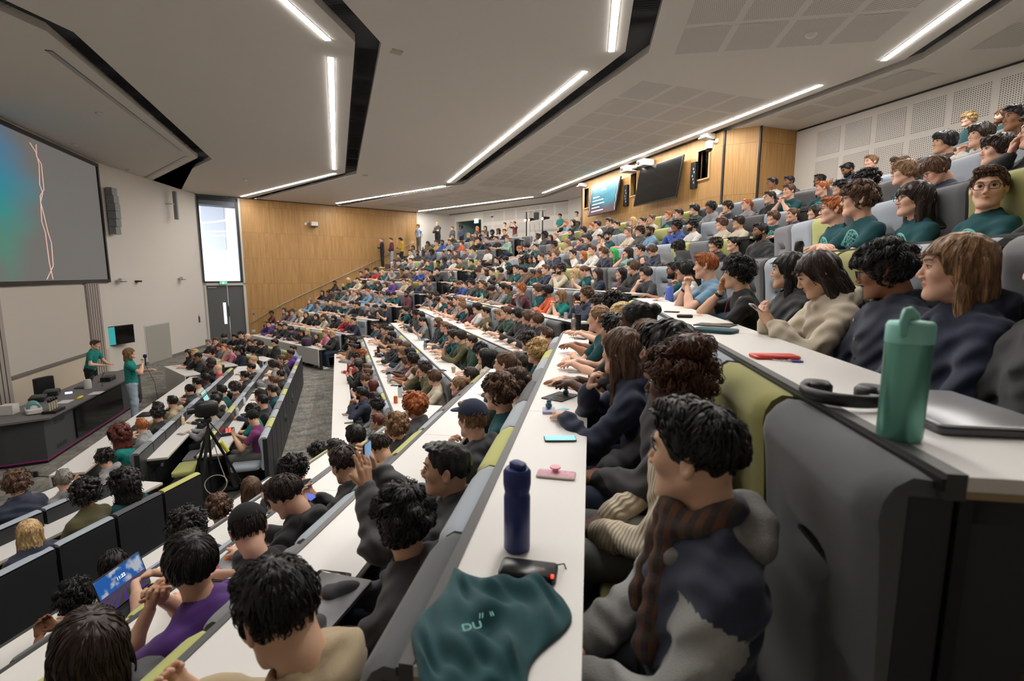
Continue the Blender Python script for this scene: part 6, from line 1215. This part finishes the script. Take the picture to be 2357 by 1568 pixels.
# ---------------------------------------------------------------- small things on the desks
def dz_(n): return FZ(n) + .741
def on(px, py, n): return atz(px, py, dz_(n))
def onp(px, py, n, b='c'):
    r = ray(px, py); P = CAM + r * ((D(b, n) + .15) / (UV[b][1] @ r[:2])); P[2] = dz_(n); return P
def flask(p, h, r, body, lid, label, kind='bottle', neck=.75, cat='bottle', clear=False):
    t = empty('drink_bottle', tuple(p), 0, label, cat); hl = h * .80
    MB().lathe([(r * .9, 0), (r, .006), (r, hl * .9), (r * neck, hl), (.001, hl)], 24).obj('bottle_body', body, t, sharp=50); MB().lathe([(r * neck, hl), (r * neck * 1.05, hl + .004), (r * neck, h), (.001, h)], 20).obj('cap', lid, t, sharp=50); return t
def mc(n, c, r=.35, m=0.): return mat(n, c, r, metal=m)
blue = mc('bottle_blue', (34, 50, 112)); p = on(1190, 1262, 5)
t = empty('drink_bottle', tuple(p), .4, 'tall dark blue sports bottle standing on the white desk', 'bottle'); MB().lathe([(.033, 0), (.037, .006), (.037, .155), (.034, .166), (.034, .17), (.037, .182), (.037, .205), (.001, .206)], 28).obj('bottle_body', blue, t, sharp=60); MB().lathe([(.038, .19), (.0385, .195), (.0385, .228), (.032, .238), (.001, .24)], 28).obj('screw_lid', mc('lid_blue', (30, 44, 104), .5), t, sharp=50); MB().rbox(-.016, .016, -.028, .022, .236, .256, .012).obj('flip_spout', mc('lid_blue', (30, 44, 104), .5), t, sharp=50)
p = on(2068, 1008, 6); t = empty('drink_bottle', tuple(p), .3, 'large metallic teal bottle with mint lid at the right', 'bottle')
tm = mc('bottle_metal_teal', (104, 164, 148), .3, .6); MB().lathe([(.034, 0), (.0365, .007), (.037, .18), (.036, .186), (.001, .186)], 32).obj('bottle_body', tm, t, sharp=50); ml = mc('lid_mint', (140, 204, 192), .4); MB().lathe([(.0375, .186), (.038, .19), (.038, .218), (.034, .226), (.020, .228), (.001, .228)], 32).obj('lid', ml, t, sharp=60)
MB().tube([(-.034, 0, .205), (-.046, 0, .228), (-.040, 0, .240), (-.01, 0, .241), (.034, 0, .226), (.038, 0, .214)], .0055, 10, flat=2.6).obj('carry_loop', ml, t, smooth=True)
MB().tube([(-.012, 0, .228), (.006, 0, .238), (.02, 0, .232)], .007, 8).obj('clear_mouthpiece', mc('mouthpiece_clear', (150, 190, 184), .15), t, smooth=True)
def lying_phone(px, py, n, rz, label, body, scr, L=1., group=None, thick=1.):
    p = on(px, py, n); M = Matrix.Translation(Vector((p[0], p[1], p[2] + .0045 * thick))) @ Matrix.Rotation(rz, 4, 'Z') @ Matrix.Diagonal((L, L, thick, 1)); return phone_obj(label, M, scr, body, group)
PH = 'phones lying on the desks'
t = lying_phone(1216, 1322, 5, 1.02, 'thick black power bank with a red light beside the folded teal shirt', M_black, mc('powerbank_top', (40, 40, 42), .3), 1.0, None, 2.2); t['category'] = 'power bank'; t.name = 'power_bank'
q = on(1153, 1340, 5); MB().box(-.003, .003, -.003, .003, 0, .003).obj('red_light', emis('led_red', (255, 40, 30), 6), t).location = (-.03, -.066, .004)
c_ = [tuple(on(1278, 1308, 5) + np.array([0, 0, .008])), tuple(on(1298, 1306, 5) + np.array([0, 0, .01])), tuple(on(1320, 1318, 5) + np.array([0, 0, -.04])), tuple(on(1345, 1345, 5) + np.array([.02, 0, -.25]))]
tag(MB().tube(c_, .0022, 6).obj('charging_cable', M_black, smooth=True), 'thin black charging cable running off the desk from the power bank', 'cable')
lying_phone(1280, 1095, 5, 1.0, 'phone in pink flowered case with round grip on the desk', mc('case_cream', (196, 186, 168), .4), mat('case_pink_flowers', (214, 160, 176), .5, var=.5, vscale=60)); q = on(1278, 1090, 5); tag(MB().lathe([(.012, .009), (.012, .02), (.021, .023), (.021, .028), (.001, .029)], 20).obj('phone_grip', mc('grip_pink', (232, 160, 172), .4), sharp=50), 'round pink pop-up grip on the flowered phone case', 'phone grip').location = tuple(q)
lying_phone(1289, 1012, 5, 1.25, 'phone in black case with light blue lit screen', mc('case_teal_black', (24, 50, 52), .5), emis('phone_lit_sky', (130, 196, 214), .8)); lying_phone(1328, 857, 5, 1.1, 'phone with black and white back beyond the booklet', M_lap_s, mat('marble_back', (150, 148, 146), .2, var=.7, vscale=40)); lying_phone(1330, 802, 5, .9, 'phone in patterned cream case beside the leaning elbow', mc('case_cream', (196, 186, 168), .4), mat('case_pattern_red', (190, 140, 128), .4, var=.5, vscale=80)); lying_phone(1336, 781, 5, .6, 'dark phone beside the two steel flasks', M_black, M_screen_off)
def duck(px, py, n, rz, label, dz=0.):
    p = on(px, py, n); t = empty('rubber_duck', (p[0], p[1], p[2] + dz), rz, label, 'rubber duck', 'teal rubber ducks'); m_ = mc('duck_teal', (22, 92, 118), .35)
    f = lambda P: smin(smin(ell_(P, (0, 0, .015), (.019, .027, .016)), ell_(P, (0, .012, .040), (.0135, .0135, .0135)), .006), cap_(P, (0, -.02, .022), (0, -.034, .034), .008, .003), .008)
    V, F = snet(lambda P: np.maximum(f(P), .001 - P[:, 2]), (-.03, -.045, 0), (.03, .04, .06), .0025); MB().add(V, F.tolist()).obj('duck_body', m_, t, smooth=True); MB().tube([(0, .023, .038), (0, .033, .037)], [.006, .003], 8, flat=.5).obj('beak', mc('beak_orange', (226, 108, 54), .4), t, smooth=True)
    for s_ in (-1, 1): MB().lathe([(.0022, 0), (.001, .001)], 8, (s_ * .006, .0235, .044)).obj('eye', M_black, t)
p = on(1263, 948, 5); t = MB().rbox(-.035, .035, -.048, .048, 0, .016, .008).obj('lilac_case', mc('case_lilac', (176, 178, 206), .5), sharp=40); t.location = tuple(p); t.rotation_euler = (0, 0, -.4); tag(t, 'small lilac case under the nearer rubber duck', 'case'); duck(1263, 946, 5, 2.8, 'rubber duck facing away on the lilac case', .017)
p = on(1290, 914, 5); t = MB().box(-.075, .075, -.105, .105, 0, .006).obj('booklet', mat('booklet_black', (40, 42, 42), .6)); t.location = tuple(p); t.rotation_euler = (0, 0, -1.0); tag(t, 'black booklet with gold crest under the farther rubber duck', 'booklet'); gr = MB()
for k in range(12): a = 2 * PI * k / 12; gr.tube([(.035 * math.cos(a), .02 + .035 * math.sin(a), .0065), (.015 * math.cos(a + .6), .02 + .015 * math.sin(a + .6), .0065)], .0012, 4)
gr.box(-.045, .045, -.04, -.033, .006, .0068); gr.obj('gold_print', mc('gold_print', (150, 120, 66), .4, .5), t); duck(1302, 911, 5, -.6, 'rubber duck with orange beak on the black booklet', .007)
lying_phone(1318, 893, 5, 1.0, 'blue-grey phone with its screen reflecting, behind the rubber duck', mc('case_bluegrey', (120, 140, 160), .4), M_screen_off)
t = MB().box(-.02, .02, -.045, .045, 0, .002).obj('sticker_card', mat('sticker_cyan', (120, 190, 206), .4)); t.location = tuple(on(1292, 944, 5)); t.rotation_euler = (0, 0, -1.2); tag(t, 'small cyan sticker sheet beside the lilac case', 'sticker')
# folded teal T-shirt
p = on(1125, 1440, 5); rs = np.random.RandomState(3); nx, ny = 46, 52; V = []
for i in range(nx):
    for j in range(ny):
        x = (i / (nx - 1) - .5); y = (j / (ny - 1) - .5); w_ = 1 + .18 * math.sin(y * 5 + 1) ; e = min(1, (.5 - abs(x)) * 6) * min(1, (.5 - abs(y)) * 6); z = .004 + .018 * e ** .5 + e * (.010 * math.sin(x * 17 + 4 * math.sin(y * 6)) + .008 * math.sin(y * 21 + 5 * x) + .006 * math.sin((x + y) * 33))
        V.append((x * .27 * w_ + .02 * math.sin(y * 8), y * .36 + .025 * math.sin(x * 7), max(.002, z)))
F = [(i * ny + j, (i + 1) * ny + j, (i + 1) * ny + j + 1, i * ny + j + 1) for i in range(nx - 1) for j in range(ny - 1)]
t = MB().add(V, F).obj('folded_tshirt', clothm('t', 'T'), smooth=True); t.location = (p[0], p[1], p[2]); t.rotation_euler = (0, 0, -.55); sol = t.modifiers.new('thickness', 'SOLIDIFY'); sol.thickness = .004; tag(t, 'crumpled teal T-shirt with mint print lying on the desk at bottom centre', 't-shirt')
for q_, w_ in (('//  ii', .022), ('DU', .03)): text_mesh(q_, w_, M_prm, t, TM((-.02 if q_ == 'DU' else .0, -.02 - (.04 if q_ == 'DU' else 0), .040), .5))
t = MB().rbox(-.02, .02, -.03, .03, 0, .006, .006).obj('key_tag', mc('tag_black', (30, 28, 40), .4)); t.location = tuple(on(1232, 1372, 5)); tag(t, 'small dark key tag with a gold ring beside the teal shirt', 'key tag')
# sixth row desk
lying_phone(1782, 824, 6, 1.15, 'bright red phone lying face down on the upper desk', mc('case_red', (214, 52, 42), .35), mc('case_red', (214, 52, 42), .35), 1.1, None, 1.4)
ky = empty('keys', tuple(on(1812, 833, 6)), .5, 'bunch of keys with a blue tag beside the red phone', 'keys'); MB().tube([(.012 * math.cos(a), .012 * math.sin(a), .003) for a in np.linspace(0, 2 * PI, 14)], .0012, 5, 0, False).obj('key_ring', M_steel, ky)
for a in (0., .7, 1.6): MB().box(.01, .05, -.004, .004, .002, .004, T=TM(rz=a)).obj('key', M_steel, ky)
MB().box(.015, .05, -.012, .012, .001, .005, T=TM(rz=-1.0)).obj('blue_tag', mc('tag_blue', (30, 56, 150), .4), ky)
hp = empty('headphones', tuple(on(1938, 925, 6)), .25, 'black over-ear headphones lying on the upper white desk', 'headphones'); MB().tube([(.085 * math.cos(a), .085 * math.sin(a), .022) for a in np.linspace(PI * .35, PI * 1.9, 22)], .010, 8, flat=1.6).obj('headband', M_black, hp, smooth=True)
for x, y in ((.03, .075), (.085, -.03)): MB().lathe([(.030, 0), (.037, .005), (.037, .026), (.028, .036), (.001, .037)], 22, (x, y, 0)).obj('ear_cup', M_black, hp, sharp=50)
t, T_ = laptop(tuple(on(2185, 962, 6)), BYAW['n'] + 1.4, 'closed dark laptop at the right end of the upper desk', M_lap_g, S_off, .01, .33) if False else (empty('closed_laptop', tuple(on(2175, 955, 6)), BYAW['n'], 'closed grey laptop partly under the black jacket sleeve', 'laptop'), 0); MB().rbox(-.16, .16, -.11, .11, 0, .016, .012).obj('laptop_base', M_lap_g, t, sharp=40); MB().rbox(-.16, .16, -.11, .11, .0165, .022, .012).obj('laptop_lid', M_lap_s, t, sharp=40)
bk = MB().rbox(-.11, .11, -.08, .08, 0, .018, .03).obj('folded_tshirt', clothm('t', 'T'), sharp=50); bk.location = tuple(on(1645, 764, 6)); bk.rotation_euler = (0, 0, -1.1); tag(bk, 'neatly folded teal T-shirt under a black booklet on the upper desk', 't-shirt'); bb = MB().box(-.1, .1, -.075, .075, 0, .006).obj('booklet', mat('booklet_black', (40, 42, 42), .6)); q = on(1645, 757, 6); bb.location = (q[0], q[1], q[2] + .019); bb.rotation_euler = (0, 0, -1.0); tag(bb, 'black booklet with gold print on top of the folded teal T-shirt', 'booklet'); gr.obj('gold_print', mc('gold_print', (150, 120, 66), .4, .5), bb)
lying_phone(1668, 749, 6, 1.2, 'white-edged phone behind the booklet on the upper desk', M_white, M_screen_off); t = MB().rbox(-.03, .03, -.055, .055, 0, .022, .014).obj('glasses_case', M_black, sharp=40); t.location = tuple(on(1576, 731, 6)); t.rotation_euler = (0, 0, .95); tag(t, 'small black case lying by the curly-haired person', 'case'); lying_phone(1546, 719, 6, .5, 'small black phone beyond the black case', M_black, M_screen_off, .8)
flask(on(1540, 694, 6), .22, .045, mat('bottle_blue_clear', (84, 104, 190), .15), M_steel, 'big translucent blue water bottle with steel cap', neck=.6)
# further bottles, cups, phones and laptops (full-frame pixels of their bases)
M_cup = mat('paper_cup', (186, 164, 134), .8); M_clear = mat('clear_plastic', (198, 204, 208), .12, spec=.8)
def cup(px, py, n, label, c=None):
    t = empty('paper_cup', tuple(onp(px, py, n) if n > 4 else on(px, py, n)), 0, label, 'cup', 'paper cups on the desks'); MB().lathe([(.028, 0), (.039, .095), (.037, .096), (.034, .09), (.001, .085)], 18).obj('cup_body', c or M_cup, t, sharp=50); MB().lathe([(.0395, .093), (.041, .096), (.0395, .099), (.037, .096)], 18).obj('rim', c or M_cup, t)
def can(px, py, n, label, m_):
    t = empty('drink_can', tuple(onp(px, py, n, 'n' if n == 7 else 'c') if n > 4 else on(px, py, n)), 0, label, 'can'); MB().lathe([(.025, 0), (.033, .008), (.033, .108), (.027, .12), (.001, .119)], 20).obj('can_body', m_, t, sharp=50); MB().lathe([(.027, .12), (.026, .1225), (.001, .121)], 20).obj('can_top', M_steel, t)
steel = M_steel
flask(on(1320, 768, 5), .26, .035, steel, steel, 'tall brushed steel flask at the far end of the white desk', neck=.6); flask(on(1331, 765, 5), .24, .034, M_black, M_black, 'black tumbler right behind the steel flask', neck=.95)
flask(onp(1364, 667, 6), .26, .036, steel, steel, 'steel flask standing beside the navy striped jumper', neck=.55)
flask(on(979, 805, 3), .20, .036, steel, mc('lid_blue2', (50, 100, 160)), 'steel bottle with blue cap on the third desk of the middle bank', neck=.7); flask(on(896, 882, 2), .23, .034, M_clear, M_black, 'tall clear bottle on the second desk beside the maroon top', neck=.8); flask(on(882, 838, 2), .23, .034, M_clear, M_black, 'clear bottle farther along the second desk', neck=.8); flask(on(871, 813, 2), .18, .037, M_black, M_black, 'black travel mug on the second desk', neck=1.0); flask(on(866, 822, 2), .13, .036, mc('mug_dark', (60, 60, 66)), mc('purple_rim', (110, 40, 110)), 'dark mug with purple rim on the second desk', neck=1.0)
flask(onp(1110, 696, 5), .25, .034, mc('bottle_mint', (150, 196, 176)), mc('bottle_mint', (150, 196, 176)), 'tall pale mint bottle on the fifth desk of the middle bank', neck=.7)
flask(on(921, 914, 2), .22, .036, M_clear, M_black, 'clear bottle with dark lid beside the orange can', neck=.8); flask(on(877, 1008, 1), .22, .036, M_clear, mc('grey_lid', (150, 148, 144)), 'clear bottle with grey looped lid at the end of the first desk', neck=.85)
can(911, 928, 2, 'orange drink can at the end of the second desk', mat('can_orange', (214, 110, 48), .3, metal=.3, var=.3, vscale=60)); can(1837, 590, 7, 'black energy drink can with green claw mark by the teal shirts', mat('can_black_green', (30, 34, 32), .3, metal=.3)); can(1302, 737, 5, 'silver and pink drink can near the green T-shirt', mat('can_silver', (190, 180, 184), .3, metal=.4)); can(1078, 681, 5, 'light blue drink can on the fifth desk', mat('can_blue', (70, 140, 200), .3, metal=.3))
cup(1044, 858, 3, 'brown paper cup on the third desk of the middle bank'); cup(916, 744, 3, 'paper cup at the far end of the third desk'); cup(1153, 653, 6, 'paper cup in front of the green jumper')
lying_phone(1020, 853, 3, .3, 'dark phone beside the paper cup on the third desk', M_black, M_screen_off); lying_phone(908, 888, 2, .8, 'phone lying between the bottles on the second desk', M_black, M_screen_off); lying_phone(793, 955, 1, .2, 'brown phone lying on the front desk of the middle bank', mc('case_brown', (110, 90, 66)), mc('case_brown', (110, 90, 66))); lying_phone(803, 974, 1, 1.5, 'brown and black card case on the front desk', mc('case_brown', (110, 90, 66)), M_black)
lying_phone(762, 1331, 4, 1.05, 'large black phone reflecting a ceiling light on the near desk', M_lap_k, mat('phone_glass', (14, 14, 16), .04, spec=.8), 1.0); t = empty('closed_laptop', tuple(on(742, 1395, 4)), BYAW['n'] - .1, 'closed grey laptop with white label next to the beige hoodie', 'laptop'); MB().rbox(-.16, .16, -.115, .115, 0, .014, .01).obj('laptop_base', M_lap_g, t, sharp=40); MB().rbox(-.16, .16, -.115, .115, .0145, .02, .01).obj('laptop_lid', mat('lid_grey', (112, 112, 116), .45, metal=.3), t, sharp=40); MB().box(-.15, -.11, .07, .085, .02, .0204).obj('white_label', M_frame, t); text_mesh('Lenovo', .011, M_black, t, TM((-.13, .0775, .0206), PI / 2 * 0))
t = empty('closed_laptop', tuple(on(545, 1300, 3)), BYAW['n'] + .15, 'silver laptop covered in colourful stickers', 'laptop'); MB().rbox(-.16, .16, -.11, .11, 0, .014, .01).obj('laptop_base', M_lap_s, t, sharp=40); ld = MB().rbox(-.16, .16, -.11, .11, .0145, .02, .01).obj('laptop_lid', M_lap_s, t, sharp=40)
for k, (x, y, r, c) in enumerate(((-.02, -.02, .035, (20, 140, 160)), (-.09, .05, .025, (60, 70, 150)), (-.06, .085, .02, (170, 40, 60)), (.07, .04, .028, (220, 210, 200)), (.1, -.05, .03, (40, 80, 170)), (-.11, -.04, .024, (150, 40, 50)), (.03, .07, .02, (230, 130, 50)))): MB().lathe([(r, .0202), (r, .0206), (.0005, .0206)], 6 if k in (1, 2, 5) else 20, (x, y, 0)).obj('sticker', mat('sticker_%s' % 'red blue teal white navy maroon orange'.split()[k], c, .4), ld)
text_mesh('arm', .03, M_frame, ld, TM((-.02, -.02, .021), PI)); text_mesh('mlh', .03, mat('sticker_text_red', (200, 50, 50), .4), ld, TM((.07, .04, .021), PI))
def lav():
    s = NT('lavender_field_wallpaper', .3); x, y, z = s.sep(s.obj); d = s.n('SeparateXYZ', (s.obj,)).outputs; n = s.noise(s.obj, 14, 4)
    return s, x, y, z, n
s, x, y, z, n_ = lav(); hz_ = s.math('ADD', z, 0.); sky = s.mix(s.ramp(n_, .5, .62), (40, 110, 200), (214, 220, 232)); rows_ = s.math('FRACT', s.math('MULTIPLY', s.math('DIVIDE', x, s.math('MAXIMUM', s.math('SUBTRACT', .135, z), .01)), 1.4)); fld = s.mix(s.math('GREATER_THAN', rows_, .5), (96, 60, 150), (70, 84, 44)); c = s.mix(s.math('GREATER_THAN', z, .125), fld, sky); s.b.inputs['Base Color'].default_value = (.01, .01, .01, 1); s.t.links.new(c, s.b.inputs['Emission Color']); s.b.inputs['Emission Strength'].default_value = .55
pl_ = on(300, 1385, 2); lp, TL = laptop(tuple(pl_), BYAW['n'] + .1 + PI, 'open laptop showing a lavender field and the time 11:22', M_lap_k, s.m, 1.85, .36); text_mesh('11:22', .03, Mt, lp, TL @ TM((0, .17, -.0022)) @ np.array(Matrix.Rotation(PI, 4, 'Y')) @ TM((0, 0, 0), 0))
laptop(tuple(on(478, 925, -1)), BYAW['c'] + PI, 'open laptop with pale lit screen on the middle level row', M_lap_k, S_soft, 1.9); laptop(tuple(onp(1538, 612, 7)), BYAW['c'] + PI + .1, 'silver laptop with red and blue sticker seen from behind', M_lap_s, S_soft, 1.8, .33) if True else 0
laptop(tuple(onp(1310, 612, 7)), BYAW['c'] + PI, 'black tablet laptop propped open in the seventh row', M_lap_k, S_soft, 1.9); laptop(tuple(onp(1578, 603, 7)), BYAW['c'] + PI, 'dark grey laptop with small stickers before the dreadlocked person', M_lap_g, S_soft, 1.9, .36); laptop(tuple(onp(1198, 713, 5)), BYAW['c'] + PI, 'dark laptop open before the person in the pink top', M_lap_g, S_soft, 1.85); laptop(tuple(on(965, 783, 3)), BYAW['c'] + PI, 'silver laptop open on the third desk of the middle bank', M_lap_s, S_white, 1.9); laptop(tuple(on(935, 762, 3)), BYAW['c'] + PI, 'thin laptop open near the start of the third desk', M_lap_s, S_white, 1.9)
laptop(tuple(on(508, 935, 0)), BYAW['c'] + PI, 'silver laptop with its lid towards the tripod', M_lap_s, S_white, 1.8)
t = MB().rbox(-.11, .11, -.16, .16, 0, .05, .01).obj('vision_mixer', M_black, sharp=40); t.location = tuple(on(523, 998, 0)); t.rotation_euler = (0, 0, .2); tag(t, 'small black vision mixer with red lit buttons', 'mixer'); q = MB()
for i in range(2):
    for j in range(6): q.box(-.02 + i * .045, .012 + i * .045, -.13 + j * .044, -.10 + j * .044, .05, .054)
q.obj('red_buttons', emis('buttons_red', (240, 60, 50), 2.5), t)
flask(on(421, 978, -1), .18, .032, mat('juice_bottle', (226, 190, 150), .3, var=.5, vscale=40), M_frame, 'small juice bottle with orange label on the front level desk', neck=.5); lying_phone(418, 1000, -1, .9, 'phone in patterned case lying on the level desk', mc('case_grey', (140, 134, 130)), mc('case_grey2', (150, 140, 140))); lying_phone(440, 973, -1, 1.5, 'dark pen case lying beside the juice bottle', mc('case_grey3', (90, 86, 84)), mc('case_grey3', (90, 86, 84)))
flask(on(546, 958, 0), .2, .033, M_clear, M_frame, 'clear water bottle with white cap before the magenta shirt', neck=.5); flask(on(562, 933, 0), .2, .033, M_clear, M_frame, 'clear water bottle farther along the rear level desk', neck=.5); lying_phone(593, 894, 0, .8, 'black phone lying on the rear level desk', M_black, M_screen_off)
for k, (x, y) in enumerate(((338, 955), (322, 985), (300, 1020))): t = MB().rbox(-.12, .12, -.16, .16, 0, .02, .02).obj('tablet_folder', M_black, sharp=40); t.location = tuple(on(x, y, -2)); t.rotation_euler = (0, 0, .1 * k); tag(t, ['farthest black folder lying on the front level desk', 'middle black folder on the front level desk', 'nearest black folder on the front level desk, larger'][k], 'folder')
bp = MB().rbox(-.2, .2, -.15, .15, 0, .28, .12).obj('backpack', mat('backpack_plum', (66, 48, 70), .8, bump=.4, bscale=200), sharp=60); bp.location = tuple(on(706, 796, 1)); bp.rotation_euler = (0, 0, BYAW['f']); tag(bp, 'dark plum backpack standing on the front desk of the far bank', 'backpack')
bp = MB().rbox(-.22, .22, -.16, .16, 0, .2, .1).obj('backpack', mat('backpack_charcoal', (40, 42, 44), .85), sharp=60); bp.location = tuple(atz(640, 1085, .0)); tag(bp, 'charcoal bag on the carpet behind the magenta shirt', 'bag')
cup(690 / 1 + 0, 784, 1, 'paper cup on the front desk of the far bank'); cup(612, 770, 1, 'pale cup near the far end of the same front desk', M_frame); flask(on(624, 775, 1), .2, .033, M_black, M_black, 'dark bottle at the far end of the front desk', neck=.6); flask(on(689, 788, 1), .22, .033, M_black, M_black, 'black bottle standing beside the plum backpack', neck=.7)
mn = empty('wall_monitor_notebook', (0, 0, -5)); bpy.data.objects.remove(mn)
# the smallest, most distant seated students beyond the first three hundred people read as one mass
ds = sorted([q for q in PEOPLE if q[7] is not None and 'label' not in q[0]], key=lambda q: -np.linalg.norm(np.array(q[0].location) - CAM))
NX = max(0, len(PEOPLE) - 300); far_students = empty('distant_students', (0, 0, 0), 0, 'smallest seated students at the very top of the far and middle banks', 'students'); far_students['kind'] = 'stuff'
for q in ds[:NX]:
    q[0].parent = far_students
    if 'category' in q[0]: del q[0]['category']
PEOPLE = [q for q in PEOPLE if q[0].parent is None]
# ---------------------------------------------------------------- labels that single each person out
def base_label(p):
    t, hair, hc, garm, col, pose, ex, info = p
    hn = HN[hair]; hn = hn % HAIRCOL[hc][1] if '%s' in hn else hn
    s = 'person with %s' % hn
    if 'g' in ex: s += ', glasses'
    elif 'e' in ex: s += ', beard'
    return s + ' in %s %s' % (CL[col][1], GNAME[garm])
def place(info): b, n, u = info; return {0: 'rear level row', -1: 'middle level row', -2: 'front level row'}.get(n, ORD[n] + ' raised row' if n > 0 else '') + ', ' + BN[b]
def short(info): b, n, u = info; return ({0: 'level row three', -1: 'level row two', -2: 'level row one'}.get(n) or ORD[n] + ' row') + ' ' + BN[b]
used = {}
for p in PEOPLE:
    if p[7] is None or 'label' in p[0]: continue
    used.setdefault(base_label(p) + ', ' + short(p[7]), []).append(p)
for l, ps in used.items():
    if len(ps) > 1:
        for i, p in enumerate(sorted(ps, key=lambda q: q[7][2])):
            oth = sorted([q for q in PEOPLE if q[7] and q[7][:2] == p[7][:2] and q is not p], key=lambda q: abs(q[7][2] - p[7][2]))
            p[0]['label'] = l.replace(' and fringe', '').replace('-textured', '').replace('long-sleeved ', '') + (', beside %s %s' % (CL[oth[0][4]][1], GNAME[oth[0][3]]) if oth else '')
    else: ps[0][0]['label'] = l
seen = {}
for p in PEOPLE:
    if p[7] is not None and 'group' not in p[0]: p[0]['group'] = 'seated students of the ' + rowname(p[7][0], p[7][1])
    l = p[0].get('label')
    seen.setdefault(l, []).append(p[0])
for l, os_ in seen.items():
    if len(os_) > 1:
        for i, o in enumerate(os_): o['label'] = ' '.join((l + ', %s from the aisle' % ORD[i + 1]).split()[:16])
0 and print('PEOPLE', len(PEOPLE), 'dup labels', sum(len(v) > 1 for v in seen.values()), 'meshes', len(SKINC), len(CLOTHC), len(HAIRC))
